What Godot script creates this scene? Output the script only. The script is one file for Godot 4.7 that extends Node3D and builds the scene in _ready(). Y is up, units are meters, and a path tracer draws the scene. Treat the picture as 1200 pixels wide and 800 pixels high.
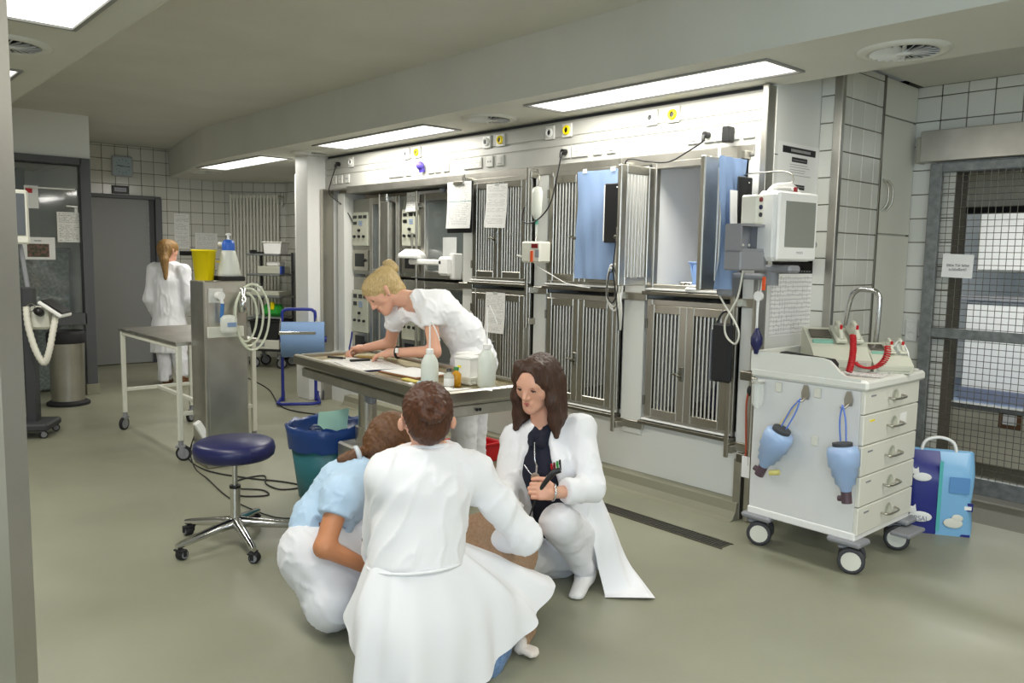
extends Node3D
# A veterinary ward: cage wall on the right, glass booth and door at the back,
# people crouching round a dog on an olive epoxy floor.  Units are metres.

const LAMP_COLOR := Color(1.0, 0.99, 0.96)
const SOFFIT_Y := 2.47
const CEIL_Y := 2.84
const DAYLIGHT := 5.2
const ZC := -4.06        # front plane of the cage wall
var M := {}
var counts := {}
var rng := RandomNumberGenerator.new()

func _ready() -> void:
	rng.seed = 11
	# ---- camera
	var cam := Camera3D.new()
	cam.name = "camera"
	cam.position = Vector3(0, 1.5, 0)
	cam.rotation_order = EULER_ORDER_YXZ
	cam.rotation = Vector3(deg_to_rad(-6.02), deg_to_rad(48.41), deg_to_rad(1.0))
	cam.fov = 46.0
	cam.near = 0.02
	add_child(cam)
	cam.current = true
	# ---- surroundings and exposure
	var we := WorldEnvironment.new()
	we.name = "environment"
	var env := Environment.new()
	env.background_mode = Environment.BG_COLOR
	env.background_color = Color(0.02, 0.02, 0.02)
	env.tonemap_mode = Environment.TONE_MAPPER_LINEAR
	env.tonemap_exposure = 1.06
	env.sdfgi_enabled = true
	env.ssao_enabled = true
	env.ssil_enabled = true
	we.environment = env
	add_child(we)
	make_materials()
	# ---- ceiling lamps (each a glowing panel with an area light under it)
	var lamp_spots := [
		[-3.055, -3.725, "ceiling light panel in the beam above the open cage"],
		[-5.9, -3.725, "ceiling light panel in the beam above the incubators"],
		[-8.73, -3.725, "ceiling light panel in the beam before the radiator"],
		[-3.2, -0.805, "ceiling light panel beside a round vent over the blue stool side"],
		[-6.06, -0.805, "ceiling light panel in front of the glass booth"],
		[-0.34, -0.805, "ceiling light panel over the room entrance"],
		[-0.2, -3.725, "ceiling light panel in the beam before the gate"],
		[2.65, -3.725, "ceiling light panel in the far end of the beam past the gate"],
		[2.52, -0.805, "ceiling light panel at the far end past the entrance"]]
	for a in lamp_spots:
		make_lamp(Vector3(a[0], SOFFIT_Y, a[1]), a[2])
	make_far_lamp(Vector3(-2.6, 2.6, -8.3))
	# ---- room, fixtures, things
	make_room()
	make_tiles()
	make_recess_and_gate()
	make_booth()
	make_cage_wall()
	make_incubators()
	make_rail()
	make_wall_things()
	make_left_things()
	make_floor_things()
	make_exam_table()
	make_cart()
	make_people()

# ------------------------------------------------------------------ lamps
func make_lamp(at: Vector3, label: String) -> void:
	var t := thing("ceiling_light", label, "light", at, 0.0, "ceiling light panels")
	var fr := Sh.new()
	for s in [-1, 1]:
		fr.box(Vector3(0, -0.004, s * 0.172), Vector3(1.74, 0.012, 0.02))
		fr.box(Vector3(s * 0.862, -0.004, 0), Vector3(0.02, 0.012, 0.33))
	part("frame", fr, M.lampframe, t)
	part("diffuser", Sh.new().box(Vector3(0, 0.004, 0), Vector3(1.70, 0.01, 0.325)), M.glow, t)
	var l := AreaLight3D.new()
	l.name = "panel_light"
	l.area_size = Vector2(1.68, 0.30)
	l.light_color = LAMP_COLOR
	l.light_energy = 2.8
	l.area_range = 30.0
	l.shadow_enabled = true
	l.rotation_degrees.x = -90
	l.position = Vector3(0, -0.012, 0)
	t.add_child(l)

func make_far_lamp(at: Vector3) -> void:
	var t := thing("ceiling_light", "ceiling light in the bright room behind the wire gate", "light", at, 0.0, "")
	part("diffuser", Sh.new().box(Vector3.ZERO, Vector3(1.2, 0.03, 0.3), 0.006), M.glow, t)
	var l := AreaLight3D.new()
	l.name = "panel_light"
	l.area_size = Vector2(1.2, 0.3)
	l.light_color = Color(1.0, 1.0, 0.97)
	l.light_energy = 6.0
	l.area_range = 30.0
	l.shadow_enabled = true
	l.rotation_degrees.x = -90
	l.position = Vector3(0, -0.03, 0)
	t.add_child(l)

# ------------------------------------------------------------------ helpers
class Sh:
	var st := SurfaceTool.new()
	func _init() -> void:
		st.begin(Mesh.PRIMITIVE_TRIANGLES)
		st.set_smooth_group(-1)
	func tri(a: Vector3, b: Vector3, c: Vector3, o: Vector3) -> void:   # o: a point inside
		if (b - a).cross(c - a).dot((a + b + c) / 3.0 - o) > 0.0:
			st.add_vertex(a); st.add_vertex(c); st.add_vertex(b)
		else:
			st.add_vertex(a); st.add_vertex(b); st.add_vertex(c)
	func quad(a: Vector3, b: Vector3, c: Vector3, d: Vector3, o: Vector3) -> void:
		tri(a, b, c, o)
		tri(a, c, d, o)
	func box(c: Vector3, s: Vector3, bv: float = 0.0, r: Basis = Basis()) -> Sh:
		st.set_smooth_group(-1)
		var h := s * 0.5
		var b: float = minf(bv, minf(h.x, minf(h.y, h.z)) * 0.9)
		var p := {}
		for i in 8:
			var sg := Vector3(1 if i & 1 else -1, 1 if i & 2 else -1, 1 if i & 4 else -1)
			for ax in 3:
				var q := Vector3(h.x - b, h.y - b, h.z - b)
				q[ax] = h[ax]
				p[i * 3 + ax] = c + r * (q * sg)
		for ax in 3:
			var u := 1 << ((ax + 1) % 3)
			var v := 1 << ((ax + 2) % 3)
			for side in 2:
				var k: int = (1 << ax) * side
				quad(p[k * 3 + ax], p[(k | u) * 3 + ax], p[(k | u | v) * 3 + ax], p[(k | v) * 3 + ax], c)
			if b > 0.0:
				var a1 := (ax + 1) % 3
				var a2 := (ax + 2) % 3
				for j in 4:
					var k0: int = (u if j & 1 else 0) | (v if j & 2 else 0)
					var k1: int = k0 | (1 << ax)
					quad(p[k0 * 3 + a1], p[k1 * 3 + a1], p[k1 * 3 + a2], p[k0 * 3 + a2], c)
		if b > 0.0:
			for i in 8:
				tri(p[i * 3], p[i * 3 + 1], p[i * 3 + 2], c)
		return self
	func tube(pts: Array, r, seg: int = 8, capped: bool = true, loop: bool = false) -> Sh:
		st.set_smooth_group(1)
		var n := pts.size()
		var rings := []
		var nrm := Vector3.ZERO
		for i in n:
			var d: Vector3
			if loop:
				d = pts[(i + 1) % n] - pts[(i + n - 1) % n]
			else:
				d = pts[mini(i + 1, n - 1)] - pts[maxi(i - 1, 0)]
			d = d.normalized()
			if nrm == Vector3.ZERO:
				nrm = d.cross(Vector3.UP if absf(d.y) < 0.9 else Vector3.RIGHT).normalized()
			nrm = (nrm - d * nrm.dot(d)).normalized()
			var bn := d.cross(nrm)
			var rr: float = r[i] if r is Array else r
			var ring := []
			for k in seg:
				var a := TAU * k / seg
				ring.append(pts[i] + (nrm * cos(a) + bn * sin(a)) * rr)
			rings.append(ring)
		for i in (n if loop else n - 1):
			var j := (i + 1) % n
			var o: Vector3 = (pts[i] + pts[j]) * 0.5
			for k in seg:
				var k2 := (k + 1) % seg
				quad(rings[i][k], rings[i][k2], rings[j][k2], rings[j][k], o)
		if capped and not loop:
			st.set_smooth_group(-1)
			for e in [[0, 1], [n - 1, n - 2]]:
				for k in seg:
					tri(pts[e[0]], rings[e[0]][k], rings[e[0]][(k + 1) % seg], pts[e[1]])
		return self
	func cyl(a: Vector3, b: Vector3, r: float, seg: int = 12) -> Sh:
		return tube([a, b], r, seg)
	func lathe(prof: Array, seg: int = 24, xf: Transform3D = Transform3D(), smooth: bool = true) -> Sh:
		# profile of Vector2(radius, height) from bottom to top
		for i in prof.size() - 1:
			st.set_smooth_group((2 + i % 20) if not smooth else 1)
			var p: Vector2 = prof[i]
			var q: Vector2 = prof[i + 1]
			var nn := Vector2(q.y - p.y, p.x - q.x)
			for k in seg:
				var a := TAU * k / seg
				var b := TAU * (k + 1) / seg
				var ca := Vector3(cos(a), 0, sin(a))
				var cb := Vector3(cos(b), 0, sin(b))
				var v0 := ca * p.x + Vector3(0, p.y, 0)
				var v1 := cb * p.x + Vector3(0, p.y, 0)
				var v2 := cb * q.x + Vector3(0, q.y, 0)
				var v3 := ca * q.x + Vector3(0, q.y, 0)
				var m := (v0 + v1 + v2 + v3) * 0.25
				var dirn := ((ca + cb) * 0.5 * nn.x + Vector3(0, nn.y, 0))
				var o := xf * (m - dirn.normalized() * 0.01)
				if p.x > 1e-6: tri(xf * v0, xf * v1, xf * v2, o)
				if q.x > 1e-6: tri(xf * v0, xf * v2, xf * v3, o)
		return self
	func prism(poly: Array, depth: float, xf: Transform3D = Transform3D()) -> Sh:
		# polygon in local XY, extruded along Z from -depth/2 to depth/2
		st.set_smooth_group(-1)
		var pv := PackedVector2Array(poly)
		var ids := Geometry2D.triangulate_polygon(pv)
		var h := depth * 0.5
		for i in range(0, ids.size(), 3):
			for s in [-1.0, 1.0]:
				var v := []
				for j in 3:
					var q: Vector2 = pv[ids[i + j]]
					v.append(Vector3(q.x, q.y, h * s))
				var c: Vector3 = (v[0] + v[1] + v[2]) / 3.0 - Vector3(0, 0, s * 0.01)
				tri(xf * v[0], xf * v[1], xf * v[2], xf * c)
		var ccw := not Geometry2D.is_polygon_clockwise(pv)
		for i in pv.size():
			var a := pv[i]
			var b := pv[(i + 1) % pv.size()]
			var nn := Vector2(b.y - a.y, a.x - b.x) * (1.0 if ccw else -1.0)
			var m := (a + b) * 0.5 - nn.normalized() * 0.001
			quad(xf * Vector3(a.x, a.y, -h), xf * Vector3(b.x, b.y, -h), xf * Vector3(b.x, b.y, h), xf * Vector3(a.x, a.y, h), xf * Vector3(m.x, m.y, 0))
		return self
	func ball(c: Vector3, r: Vector3, seg: int = 14) -> Sh:
		var prof := []
		var m := maxi(6, seg / 2)
		for i in m + 1:
			var a := -PI / 2 + PI * i / m
			prof.append(Vector2(cos(a) if i > 0 and i < m else 0.0, sin(a)))
		return lathe(prof, seg, Transform3D(Basis.from_scale(r), c))
	func mesh() -> ArrayMesh:
		st.generate_normals()
		st.index()
		return st.commit()

func numbered(called: String, parent: Node) -> String:
	var key := "%d/%s" % [parent.get_instance_id(), called]
	var n: int = counts.get(key, 0)
	counts[key] = n + 1
	return called if n == 0 else "%s_%03d" % [called, n]

func thing(called: String, label: String, category: String, at := Vector3.ZERO, turn := 0.0, group := "") -> Node3D:
	var o := Node3D.new()
	o.name = numbered(called, self)
	add_child(o)
	o.position = at
	o.rotation.y = turn
	tag(o, label, category, group)
	return o

func tag(o: Node, label: String, category: String, group := "", kind := "") -> void:
	if label: o.set_meta("label", label)
	if category: o.set_meta("category", category)
	if group: o.set_meta("group", group)
	if kind: o.set_meta("kind", kind)

func part(called: String, shape, material: Material, parent: Node, label := "") -> MeshInstance3D:
	var o := MeshInstance3D.new()
	o.name = numbered(called, parent)
	o.mesh = shape if shape is Mesh else shape.mesh()
	o.material_override = material
	parent.add_child(o)
	if label: o.set_meta("label", label)
	return o

func solo(called: String, shape, material: Material, label: String, category: String, at := Vector3.ZERO, turn := 0.0, group := "") -> MeshInstance3D:
	var o := part(called, shape, material, self)
	o.position = at
	o.rotation.y = turn
	tag(o, label, category, group)
	return o

func struct(called: String, shape, material: Material, label := "", parent: Node = null) -> MeshInstance3D:
	var o := part(called, shape, material, self if parent == null else parent)
	if parent == null: o.set_meta("kind", "structure")
	if label: o.set_meta("label", label)
	return o

func span(lo: Vector3, hi: Vector3, bv := 0.0) -> Sh:
	return Sh.new().box((lo + hi) * 0.5, hi - lo, bv)

func curve_pts(pts: Array, steps := 6) -> Array:      # Catmull-Rom through the points
	var out := []
	for i in pts.size() - 1:
		var p0: Vector3 = pts[maxi(i - 1, 0)]
		var p1: Vector3 = pts[i]
		var p2: Vector3 = pts[i + 1]
		var p3: Vector3 = pts[mini(i + 2, pts.size() - 1)]
		for k in steps:
			out.append(p1.cubic_interpolate(p2, p0, p3, float(k) / steps))
	out.append(pts[-1])
	return out

# a sheet (paper, cloth) of w by h, hanging in local XY with its top centre at the origin;
# bend(u, v) gives the offset along Z; two faces with UVs
func sheet(w: float, h: float, nx: int, ny: int, bend: Callable, thick := 0.0015) -> ArrayMesh:
	var st := SurfaceTool.new()
	st.begin(Mesh.PRIMITIVE_TRIANGLES)
	st.set_smooth_group(1)
	for side in 2:
		st.set_smooth_group(1 + side)
		for i in nx:
			for j in ny:
				var q := []
				for c in [[0, 0], [1, 0], [1, 1], [0, 1]]:
					var u: float = float(i + c[0]) / nx
					var v: float = float(j + c[1]) / ny
					var off: Vector3 = bend.call(u, v)
					q.append([Vector3((u - 0.5) * w, -v * h, -thick * side) + off, Vector2(u, v)])
				var order := [0, 1, 2, 0, 2, 3] if side == 0 else [0, 2, 1, 0, 3, 2]
				for k in order:
					st.set_uv(q[k][1])
					st.add_vertex(q[k][0])
	st.generate_normals()
	st.index()
	return st.commit()

func flat(_u: float, _v: float) -> Vector3:
	return Vector3.ZERO

func curl(u: float, v: float) -> Vector3:
	return Vector3(0.004 * sin(v * 3.0), 0, 0.006 + 0.012 * v * v + 0.008 * sin(u * 2.6 + 0.4) * v)

# loft a closed or open sheet through rows of points
func loft(rows: Array, closed := false, smooth_group := 1) -> Sh:
	var s := Sh.new()
	s.st.set_smooth_group(smooth_group)
	for i in rows.size() - 1:
		var a: Array = rows[i]
		var b: Array = rows[i + 1]
		for k in (a.size() if closed else a.size() - 1):
			var k2 := (k + 1) % a.size()
			for v in [a[k], b[k], b[k2], a[k], b[k2], a[k2]]:
				s.st.add_vertex(v)
	return s

# ------------------------------------------------------------------ materials
func mat(c: Color, rough := 0.6, metal := 0.0) -> StandardMaterial3D:
	var m := StandardMaterial3D.new()
	m.albedo_color = c
	m.roughness = rough
	m.metallic = metal
	return m

func noise_tex(size: int, freq: float, a: Color, b: Color, seed_: int, octaves := 4) -> NoiseTexture2D:
	var n := FastNoiseLite.new()
	n.seed = seed_
	n.noise_type = FastNoiseLite.TYPE_SIMPLEX_SMOOTH
	n.frequency = freq
	n.fractal_octaves = octaves
	var t := NoiseTexture2D.new()
	t.width = size
	t.height = size
	t.seamless = true
	t.noise = n
	var g := Gradient.new()
	g.set_color(0, a)
	g.set_color(1, b)
	t.color_ramp = g
	return t

func grain(m: StandardMaterial3D, tex: Texture2D, scale: float) -> StandardMaterial3D:
	m.albedo_texture = tex
	m.uv1_triplanar = true
	m.uv1_world_triplanar = true
	m.uv1_scale = Vector3.ONE * scale
	return m

func cloth_relief(m: StandardMaterial3D, tex: Texture2D, scale: float, depth := 0.4) -> StandardMaterial3D:
	m.normal_enabled = true
	m.normal_texture = tex
	m.normal_scale = depth
	m.uv1_triplanar = true
	m.uv1_scale = Vector3.ONE * scale
	return m

func make_materials() -> void:
	M.glow = mat(Color(1, 1, 1), 0.5)
	M.glow.emission_enabled = true
	M.glow.emission = LAMP_COLOR
	M.glow.emission_energy_multiplier = 1.6
	M.frosted = mat(Color(0.9, 0.95, 1.0), 0.6)
	M.frosted.emission_enabled = true
	M.frosted.emission = Color(0.84, 0.92, 1.0)
	M.frosted.emission_energy_multiplier = 1.2
	M.lampframe = mat(Color("8f8f8a"), 0.5)
	M.ceiling = grain(mat(Color.WHITE, 0.9), noise_tex(256, 0.01, Color("d2d1c6"), Color("dad9cf"), 1), 0.4)
	M.paint = mat(Color("e4e4e0"), 0.55)
	M.wallwhite = mat(Color("e2e2dc"), 0.45)
	M.floor = grain(mat(Color.WHITE, 0.55), noise_tex(512, 0.006, Color("8a8a77"), Color("969682"), 3, 5), 0.22)
	M.floor.roughness_texture = noise_tex(256, 0.012, Color(0.5, 0.5, 0.5), Color(1, 1, 1), 5)
	M.cove = mat(Color("8c8a76"), 0.45)
	M.terrazzo = grain(mat(Color.WHITE, 0.7), noise_tex(512, 0.22, Color("5e5d53"), Color("8b897c"), 8, 2), 1.6)
	M.tile = mat(Color("d9d8cf"), 0.18)
	M.tile2 = mat(Color("d4d3c9"), 0.22)
	M.grout = mat(Color("6c6659"), 0.9)
	M.doorgrey = mat(Color("8a8b89"), 0.45)
	M.framegrey = mat(Color("55575a"), 0.45)
	M.framedark = mat(Color("3a3a3e"), 0.5)
	var brushed := noise_tex(256, 0.02, Color("b3b0a8"), Color("c9c6be"), 21, 3)
	M.steel = mat(Color("b4b0a5"), 0.32, 1.0)
	M.steel2 = grain(mat(Color.WHITE, 0.38, 1.0), brushed, 0.8)
	M.steeldark = mat(Color("7d7a70"), 0.4, 1.0)
	M.chrome = mat(Color("d6d6d6"), 0.12, 1.0)
	M.galv = grain(mat(Color.WHITE, 0.5, 0.7), noise_tex(256, 0.05, Color("787c7c"), Color("989c9c"), 31, 3), 1.2)
	M.rail = mat(Color("bab9b2"), 0.4)
	M.plate = mat(Color("d6d5cf"), 0.3)
	M.black = mat(Color("161617"), 0.4)
	M.rubber = mat(Color("1e1e20"), 0.7)
	M.darkgrey = mat(Color("3c3d40"), 0.6)
	M.midgrey = mat(Color("8d8e92"), 0.5)
	M.white = mat(Color("efeeea"), 0.45)
	M.cream = mat(Color("dddccf"), 0.45)
	M.devicegrey = mat(Color("b9baa9"), 0.5)
	M.yellow = mat(Color("ffe600"), 0.4)
	M.blue = mat(Color("1e2c86"), 0.4)
	M.navy = mat(Color("1d2050"), 0.35)
	M.purple = mat(Color("5a4bb8"), 0.4)
	M.red = mat(Color("c01822"), 0.35)
	M.orange = mat(Color("e0561e"), 0.4)
	M.green = mat(Color("2fa03c"), 0.4)
	M.ledred = mat(Color("7a1418"), 0.3)
	M.drape = mat(Color("8ba3c6"), 0.85)
	M.drape.backlight_enabled = true
	M.drape.backlight = Color(0.25, 0.32, 0.45)
	M.paper = mat(Color("f0efec"), 0.8)
	M.skin = mat(Color("dfa98f"), 0.5)
	M.skin.subsurf_scatter_enabled = true
	M.skin.subsurf_scatter_strength = 0.15
	M.tan = mat(Color("c4845c"), 0.5)
	M.glass = mat(Color(0.75, 0.8, 0.8, 0.07), 0.05)
	M.glass.transparency = BaseMaterial3D.TRANSPARENCY_ALPHA
	M.clear = mat(Color(0.92, 0.94, 0.92, 0.35), 0.15)
	M.clear.transparency = BaseMaterial3D.TRANSPARENCY_ALPHA
	M.milky = mat(Color(0.93, 0.94, 0.9, 0.72), 0.3)
	M.milky.transparency = BaseMaterial3D.TRANSPARENCY_ALPHA

# a printed sheet: header bars, text lines and small tables, as an image
func print_tex(w: int, h: int, seed_: int, style: String) -> ImageTexture:
	var im := Image.create_empty(w, h, false, Image.FORMAT_RGB8)
	var r := RandomNumberGenerator.new()
	r.seed = seed_
	var paper := Color("efeeea")
	var ink := Color("4a4a50")
	im.fill(paper)
	var y := int(h * 0.06)
	if style == "poster":
		im.fill_rect(Rect2i(int(w * .1), int(h * .03), int(w * .8), int(h * .055)), Color("1c1c1e"))
		for x in range(int(w * .3), int(w * .76), 4):
			im.fill_rect(Rect2i(x, int(h * .045), 3, int(h * .025)), Color("b8b8b4"))
		var bars := [[.33, .11, .38], [.33, .32, .34], [.16, .47, .26], [.54, .47, .32], [.2, .7, .3]]
		for b in bars:
			im.fill_rect(Rect2i(int(w * b[0]), int(h * b[1]), int(w * b[2]), int(h * .04)), Color("232325"))
			for x in range(int(w * (b[0] + .03)), int(w * (b[0] + b[2] - .03)), 4):
				im.fill_rect(Rect2i(x, int(h * (b[1] + .013)), 2, int(h * .014)), Color("a8a8a4"))
			for k in 5:
				var ll := int(w * r.randf_range(.3, .55))
				im.fill_rect(Rect2i(int(w * b[0]) - 6, int(h * (b[1] + .055 + k * .02)), ll, 1), Color("9a9a98"))
	elif style == "table":
		im.fill_rect(Rect2i(int(w * .42), int(h * .03), int(w * .56), int(h * .05)), Color("1c1c1e"))
		im.fill_rect(Rect2i(0, int(h * .17), w, int(h * .05)), Color("1c1c1e"))
		for x in range(int(w * .5), int(w * .9), 5):
			im.fill_rect(Rect2i(x, int(h * .04), 3, int(h * .03)), Color("e0e0dc"))
		for k in 14:
			im.fill_rect(Rect2i(int(w * (.05 + k * .066)), int(h * .185), 3, 3), Color("dededc"))
		var row := 0
		for yy in range(int(h * .26), h - 4, 7):
			if row % 2 == 0:
				im.fill_rect(Rect2i(0, yy + 4, w, 1), Color("7c7c7c"))
			for k in 16:
				if r.randf() < .75:
					im.fill_rect(Rect2i(int(w * (.03 + k * .06)), yy, r.randi_range(2, 4), 2), Color("6a6a6c"))
			row += 1
	else:
		while y < h * 0.93:
			var x := int(w * 0.09)
			if style == "chart" or r.randf() < 0.86:
				while x < w * 0.86:
					var l := r.randi_range(3, 10)
					if r.randf() < 0.8:
						im.fill_rect(Rect2i(x, y, mini(l, w - x - 4), 2 if style == "note" else 1), ink.lerp(paper, r.randf_range(.25, .6)))
					x += l + 3
			y += 5 if style != "note" else 7
		if style == "chart":
			im.fill_rect(Rect2i(0, int(h * .42), w, 2), Color("7fa6a8"))
			im.fill_rect(Rect2i(int(w * .2), int(h * .03), int(w * .4), 3), ink)
	return ImageTexture.create_from_image(im)

func print_mat(tex: Texture2D) -> StandardMaterial3D:
	var m := mat(Color.WHITE, 0.75)
	m.albedo_texture = tex
	return m

# ------------------------------------------------------------------ room shell
func make_room() -> void:
	struct("floor", span(Vector3(-13, -0.12, -5.08), Vector3(5.2, 0, 2.2)), M.floor, "olive grey epoxy floor of the ward")
	var ceil_ := struct("ceiling", span(Vector3(-13, CEIL_Y, -6.2), Vector3(5.2, CEIL_Y + 0.1, 2.2)), M.ceiling, "plain off-white plastered ceiling")
	# dropped beam over the cages, with a slanted end at the back wall
	var bm := Sh.new()
	var flip := Transform3D(Basis(Vector3(1, 0, 0), Vector3(0, 0, 1), Vector3(0, -1, 0)), Vector3(0, (CEIL_Y + SOFFIT_Y) * 0.5, 0))
	bm.prism([Vector2(5.2, -3.40), Vector2(-9.0, -3.40), Vector2(-11.3, -3.80), Vector2(-11.3, -5.45), Vector2(-2.7, -5.45), Vector2(-2.7, -5.15), Vector2(-2.58, -5.15), Vector2(-2.58, -4.31), Vector2(-2.58, -4.14), Vector2(5.2, -4.14)], CEIL_Y - SOFFIT_Y, flip)
	part("dropped_beam", bm, M.ceiling, ceil_)
	var lf := Sh.new()
	var along := Transform3D(Basis(Vector3(0, 0, 1), Vector3(0, 1, 0), Vector3(-1, 0, 0)), Vector3(-2.0, 0, 0))
	lf.prism([Vector2(2.2, SOFFIT_Y), Vector2(-1.135, SOFFIT_Y), Vector2(-1.58, CEIL_Y), Vector2(2.2, CEIL_Y)], 14.2, along)
	part("dropped_ceiling", lf, M.ceiling, ceil_)
	# walls behind the camera close the room
	struct("wall_front", span(Vector3(5.1, 0, -6.2), Vector3(5.25, CEIL_Y, 2.2)), M.paint)
	struct("wall_left", span(Vector3(-13, 0, 2.1), Vector3(5.25, CEIL_Y, 2.25)), M.paint)
	make_daylight_window()
	for a in [[-4.58, -0.805, "round slatted ceiling vent beside the large light panel"], [-1.67, -3.85, "round slatted ceiling vent over the gate side of the cages"], [-4.48, -3.725, "round ceiling vent above the cage with two papers"], [-7.27, -3.8, "round ceiling vent in the beam over the white post"], [-10.0, -3.8, "small ceiling vent by the back wall tiles"]]:
		make_vent(Vector3(a[0], SOFFIT_Y, a[1]), a[2])
	# lower white wall and coved base under the cages
	struct("wall_right", span(Vector3(-7.75, 0.0, -4.3), Vector3(-2.56, 0.5, ZC - 0.01)), M.wallwhite, "white panel wall below the cages")
	struct("baseboard_right", cove(-7.0, -2.52), M.cove, "olive coved skirting under the cage wall")
	var dr := struct("drain_channel", span(Vector3(-3.75, -0.004, -3.63), Vector3(-2.31, 0.0015, -3.535)), M.darkgrey)
	var bars := Sh.new()
	for k in 76:
		bars.box(Vector3(-3.74 + k * 0.019, 0.003, -3.583), Vector3(0.009, 0.005, 0.09))
	for z in [-3.634, -3.531]:
		bars.box(Vector3(-3.03, 0.003, z), Vector3(1.46, 0.006, 0.008))
	var bo := part("grating_bar", bars, M.steeldark, dr, "slotted steel drain grating")
	bo.set_meta("kind", "stuff")
	dr.set_meta("label", "long steel floor drain grating beside the skirting")

# frosted windows behind the camera: daylight that brightens the near side of everything
func make_daylight_window() -> void:
	var w := struct("window_3", Sh.new().box(Vector3(1.6, 0.92, 2.08), Vector3(3.5, 0.08, 0.06), 0.006).box(Vector3(1.6, 2.42, 2.08), Vector3(3.5, 0.08, 0.06), 0.006).box(Vector3(-0.11, 1.67, 2.08), Vector3(0.08, 1.5, 0.06), 0.006).box(Vector3(3.31, 1.67, 2.08), Vector3(0.08, 1.5, 0.06), 0.006).box(Vector3(1.6, 1.67, 2.08), Vector3(0.08, 1.5, 0.06), 0.006), M.plate, "white framed frosted window")
	for x in [0.75, 2.45]:
		part("pane", Sh.new().box(Vector3(x, 1.67, 2.085), Vector3(1.6, 1.4, 0.01)), M.frosted, w)
		var l := AreaLight3D.new()
		l.name = numbered("daylight", w)
		l.area_size = Vector2(1.55, 1.36)
		l.light_color = Color(0.84, 0.92, 1.0)
		l.light_energy = DAYLIGHT
		l.area_range = 30.0
		l.shadow_enabled = true
		l.rotation_degrees.y = 0.0
		l.position = Vector3(x, 1.67, 2.06)
		w.add_child(l)

func cove(x0: float, x1: float) -> Sh:
	var s := Sh.new()
	s.prism([Vector2(ZC - 0.05, 0.0), Vector2(-3.93, 0.0), Vector2(-3.965, 0.012), Vector2(-3.99, 0.05), Vector2(-4.0, 0.10), Vector2(ZC - 0.05, 0.115)], x1 - x0,
		Transform3D(Basis(Vector3(0, 0, 1), Vector3(0, 1, 0), Vector3(-1, 0, 0)), Vector3((x0 + x1) * 0.5, 0, 0)))
	return s

func make_vent(at: Vector3, label: String) -> void:
	var t := thing("ceiling_vent", label, "vent", at, 0.0, "round ceiling vents")
	part("ring", Sh.new().lathe([Vector2(0.145, 0.0), Vector2(0.145, -0.012), Vector2(0.165, -0.016), Vector2(0.195, -0.01), Vector2(0.2, 0.0)], 36), M.ceiling, t)
	part("duct", Sh.new().lathe([Vector2(0.0, -0.001), Vector2(0.145, -0.001), Vector2(0.145, -0.003), Vector2(0.0, -0.003)], 30), M.black, t)
	for k in 22:
		var a := TAU * k / 22
		var b := Basis(Vector3.UP, a) * Basis(Vector3.RIGHT, 0.7)
		part("vane", Sh.new().box(Basis(Vector3.UP, a) * Vector3(0.088, -0.011, 0), Vector3(0.115, 0.002, 0.022), 0.0, b), M.paint, t)
	part("hub", Sh.new().lathe([Vector2(0.0, -0.022), Vector2(0.03, -0.02), Vector2(0.034, -0.003)], 18), M.paint, t)

# ------------------------------------------------------------------ tiled walls
var tile_meshes := {}
func tile_mesh(w: float, h: float) -> ArrayMesh:
	var key := "%.3f/%.3f" % [w, h]
	if not tile_meshes.has(key):
		tile_meshes[key] = Sh.new().box(Vector3.ZERO, Vector3(w - 0.006, h - 0.006, 0.009), 0.0025).mesh()
	return tile_meshes[key]

# tiles on a wall: origin at floor level, u along the wall, facing n; cells clipped to [0, len] and [0, top]
func tile_field(parent: Node3D, origin: Vector3, u: Vector3, length: float, top: float, u0: float, v0: float, skip: Array, pitch := 0.158) -> void:
	var n := u.cross(Vector3.UP).normalized()
	var ub := u.normalized()
	var b := Basis(ub, Vector3.UP, ub.cross(Vector3.UP))
	var i := int(floor(-u0 / pitch))
	while u0 + i * pitch < length - 0.01:
		var a0: float = maxf(0.0, u0 + i * pitch)
		var a1: float = minf(length, u0 + (i + 1) * pitch)
		i += 1
		if a1 - a0 < 0.02: continue
		var j := int(floor(-v0 / pitch))
		while v0 + j * pitch < top - 0.01:
			var c0: float = maxf(0.0, v0 + j * pitch)
			var c1: float = minf(top, v0 + (j + 1) * pitch)
			j += 1
			a0 = maxf(0.0, u0 + (i - 1) * pitch)
			a1 = minf(length, u0 + i * pitch)
			if c1 - c0 < 0.02: continue
			var hidden := false
			for r in skip:      # [umin, umax, vmin, vmax]: clip to what stays outside
				if a0 >= r[0] - 0.001 and a1 <= r[1] + 0.001:
					if c0 >= r[2] - 0.001 and c1 <= r[3] + 0.001:
						hidden = true
					elif c0 < r[3] and c1 > r[3] and c0 >= r[2]:
						c0 = r[3]
				elif c0 >= r[2] - 0.001 and c1 <= r[3] + 0.001:
					if a0 < r[0] and a1 > r[0]: a1 = r[0]
					elif a0 < r[1] and a1 > r[1]: a0 = r[1]
			if hidden or a1 - a0 < 0.015 or c1 - c0 < 0.015: continue
			var o := part("tile", tile_mesh(a1 - a0, c1 - c0), M.tile if rng.randf() < 0.6 else M.tile2, parent)
			o.transform = Transform3D(b, origin + ub * (a0 + a1) * 0.5 + Vector3(0, (c0 + c1) * 0.5, 0) + n * 0.003 + Vector3(rng.randf_range(-1, 1), 0, rng.randf_range(-1, 1)) * 0.0006)

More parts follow.
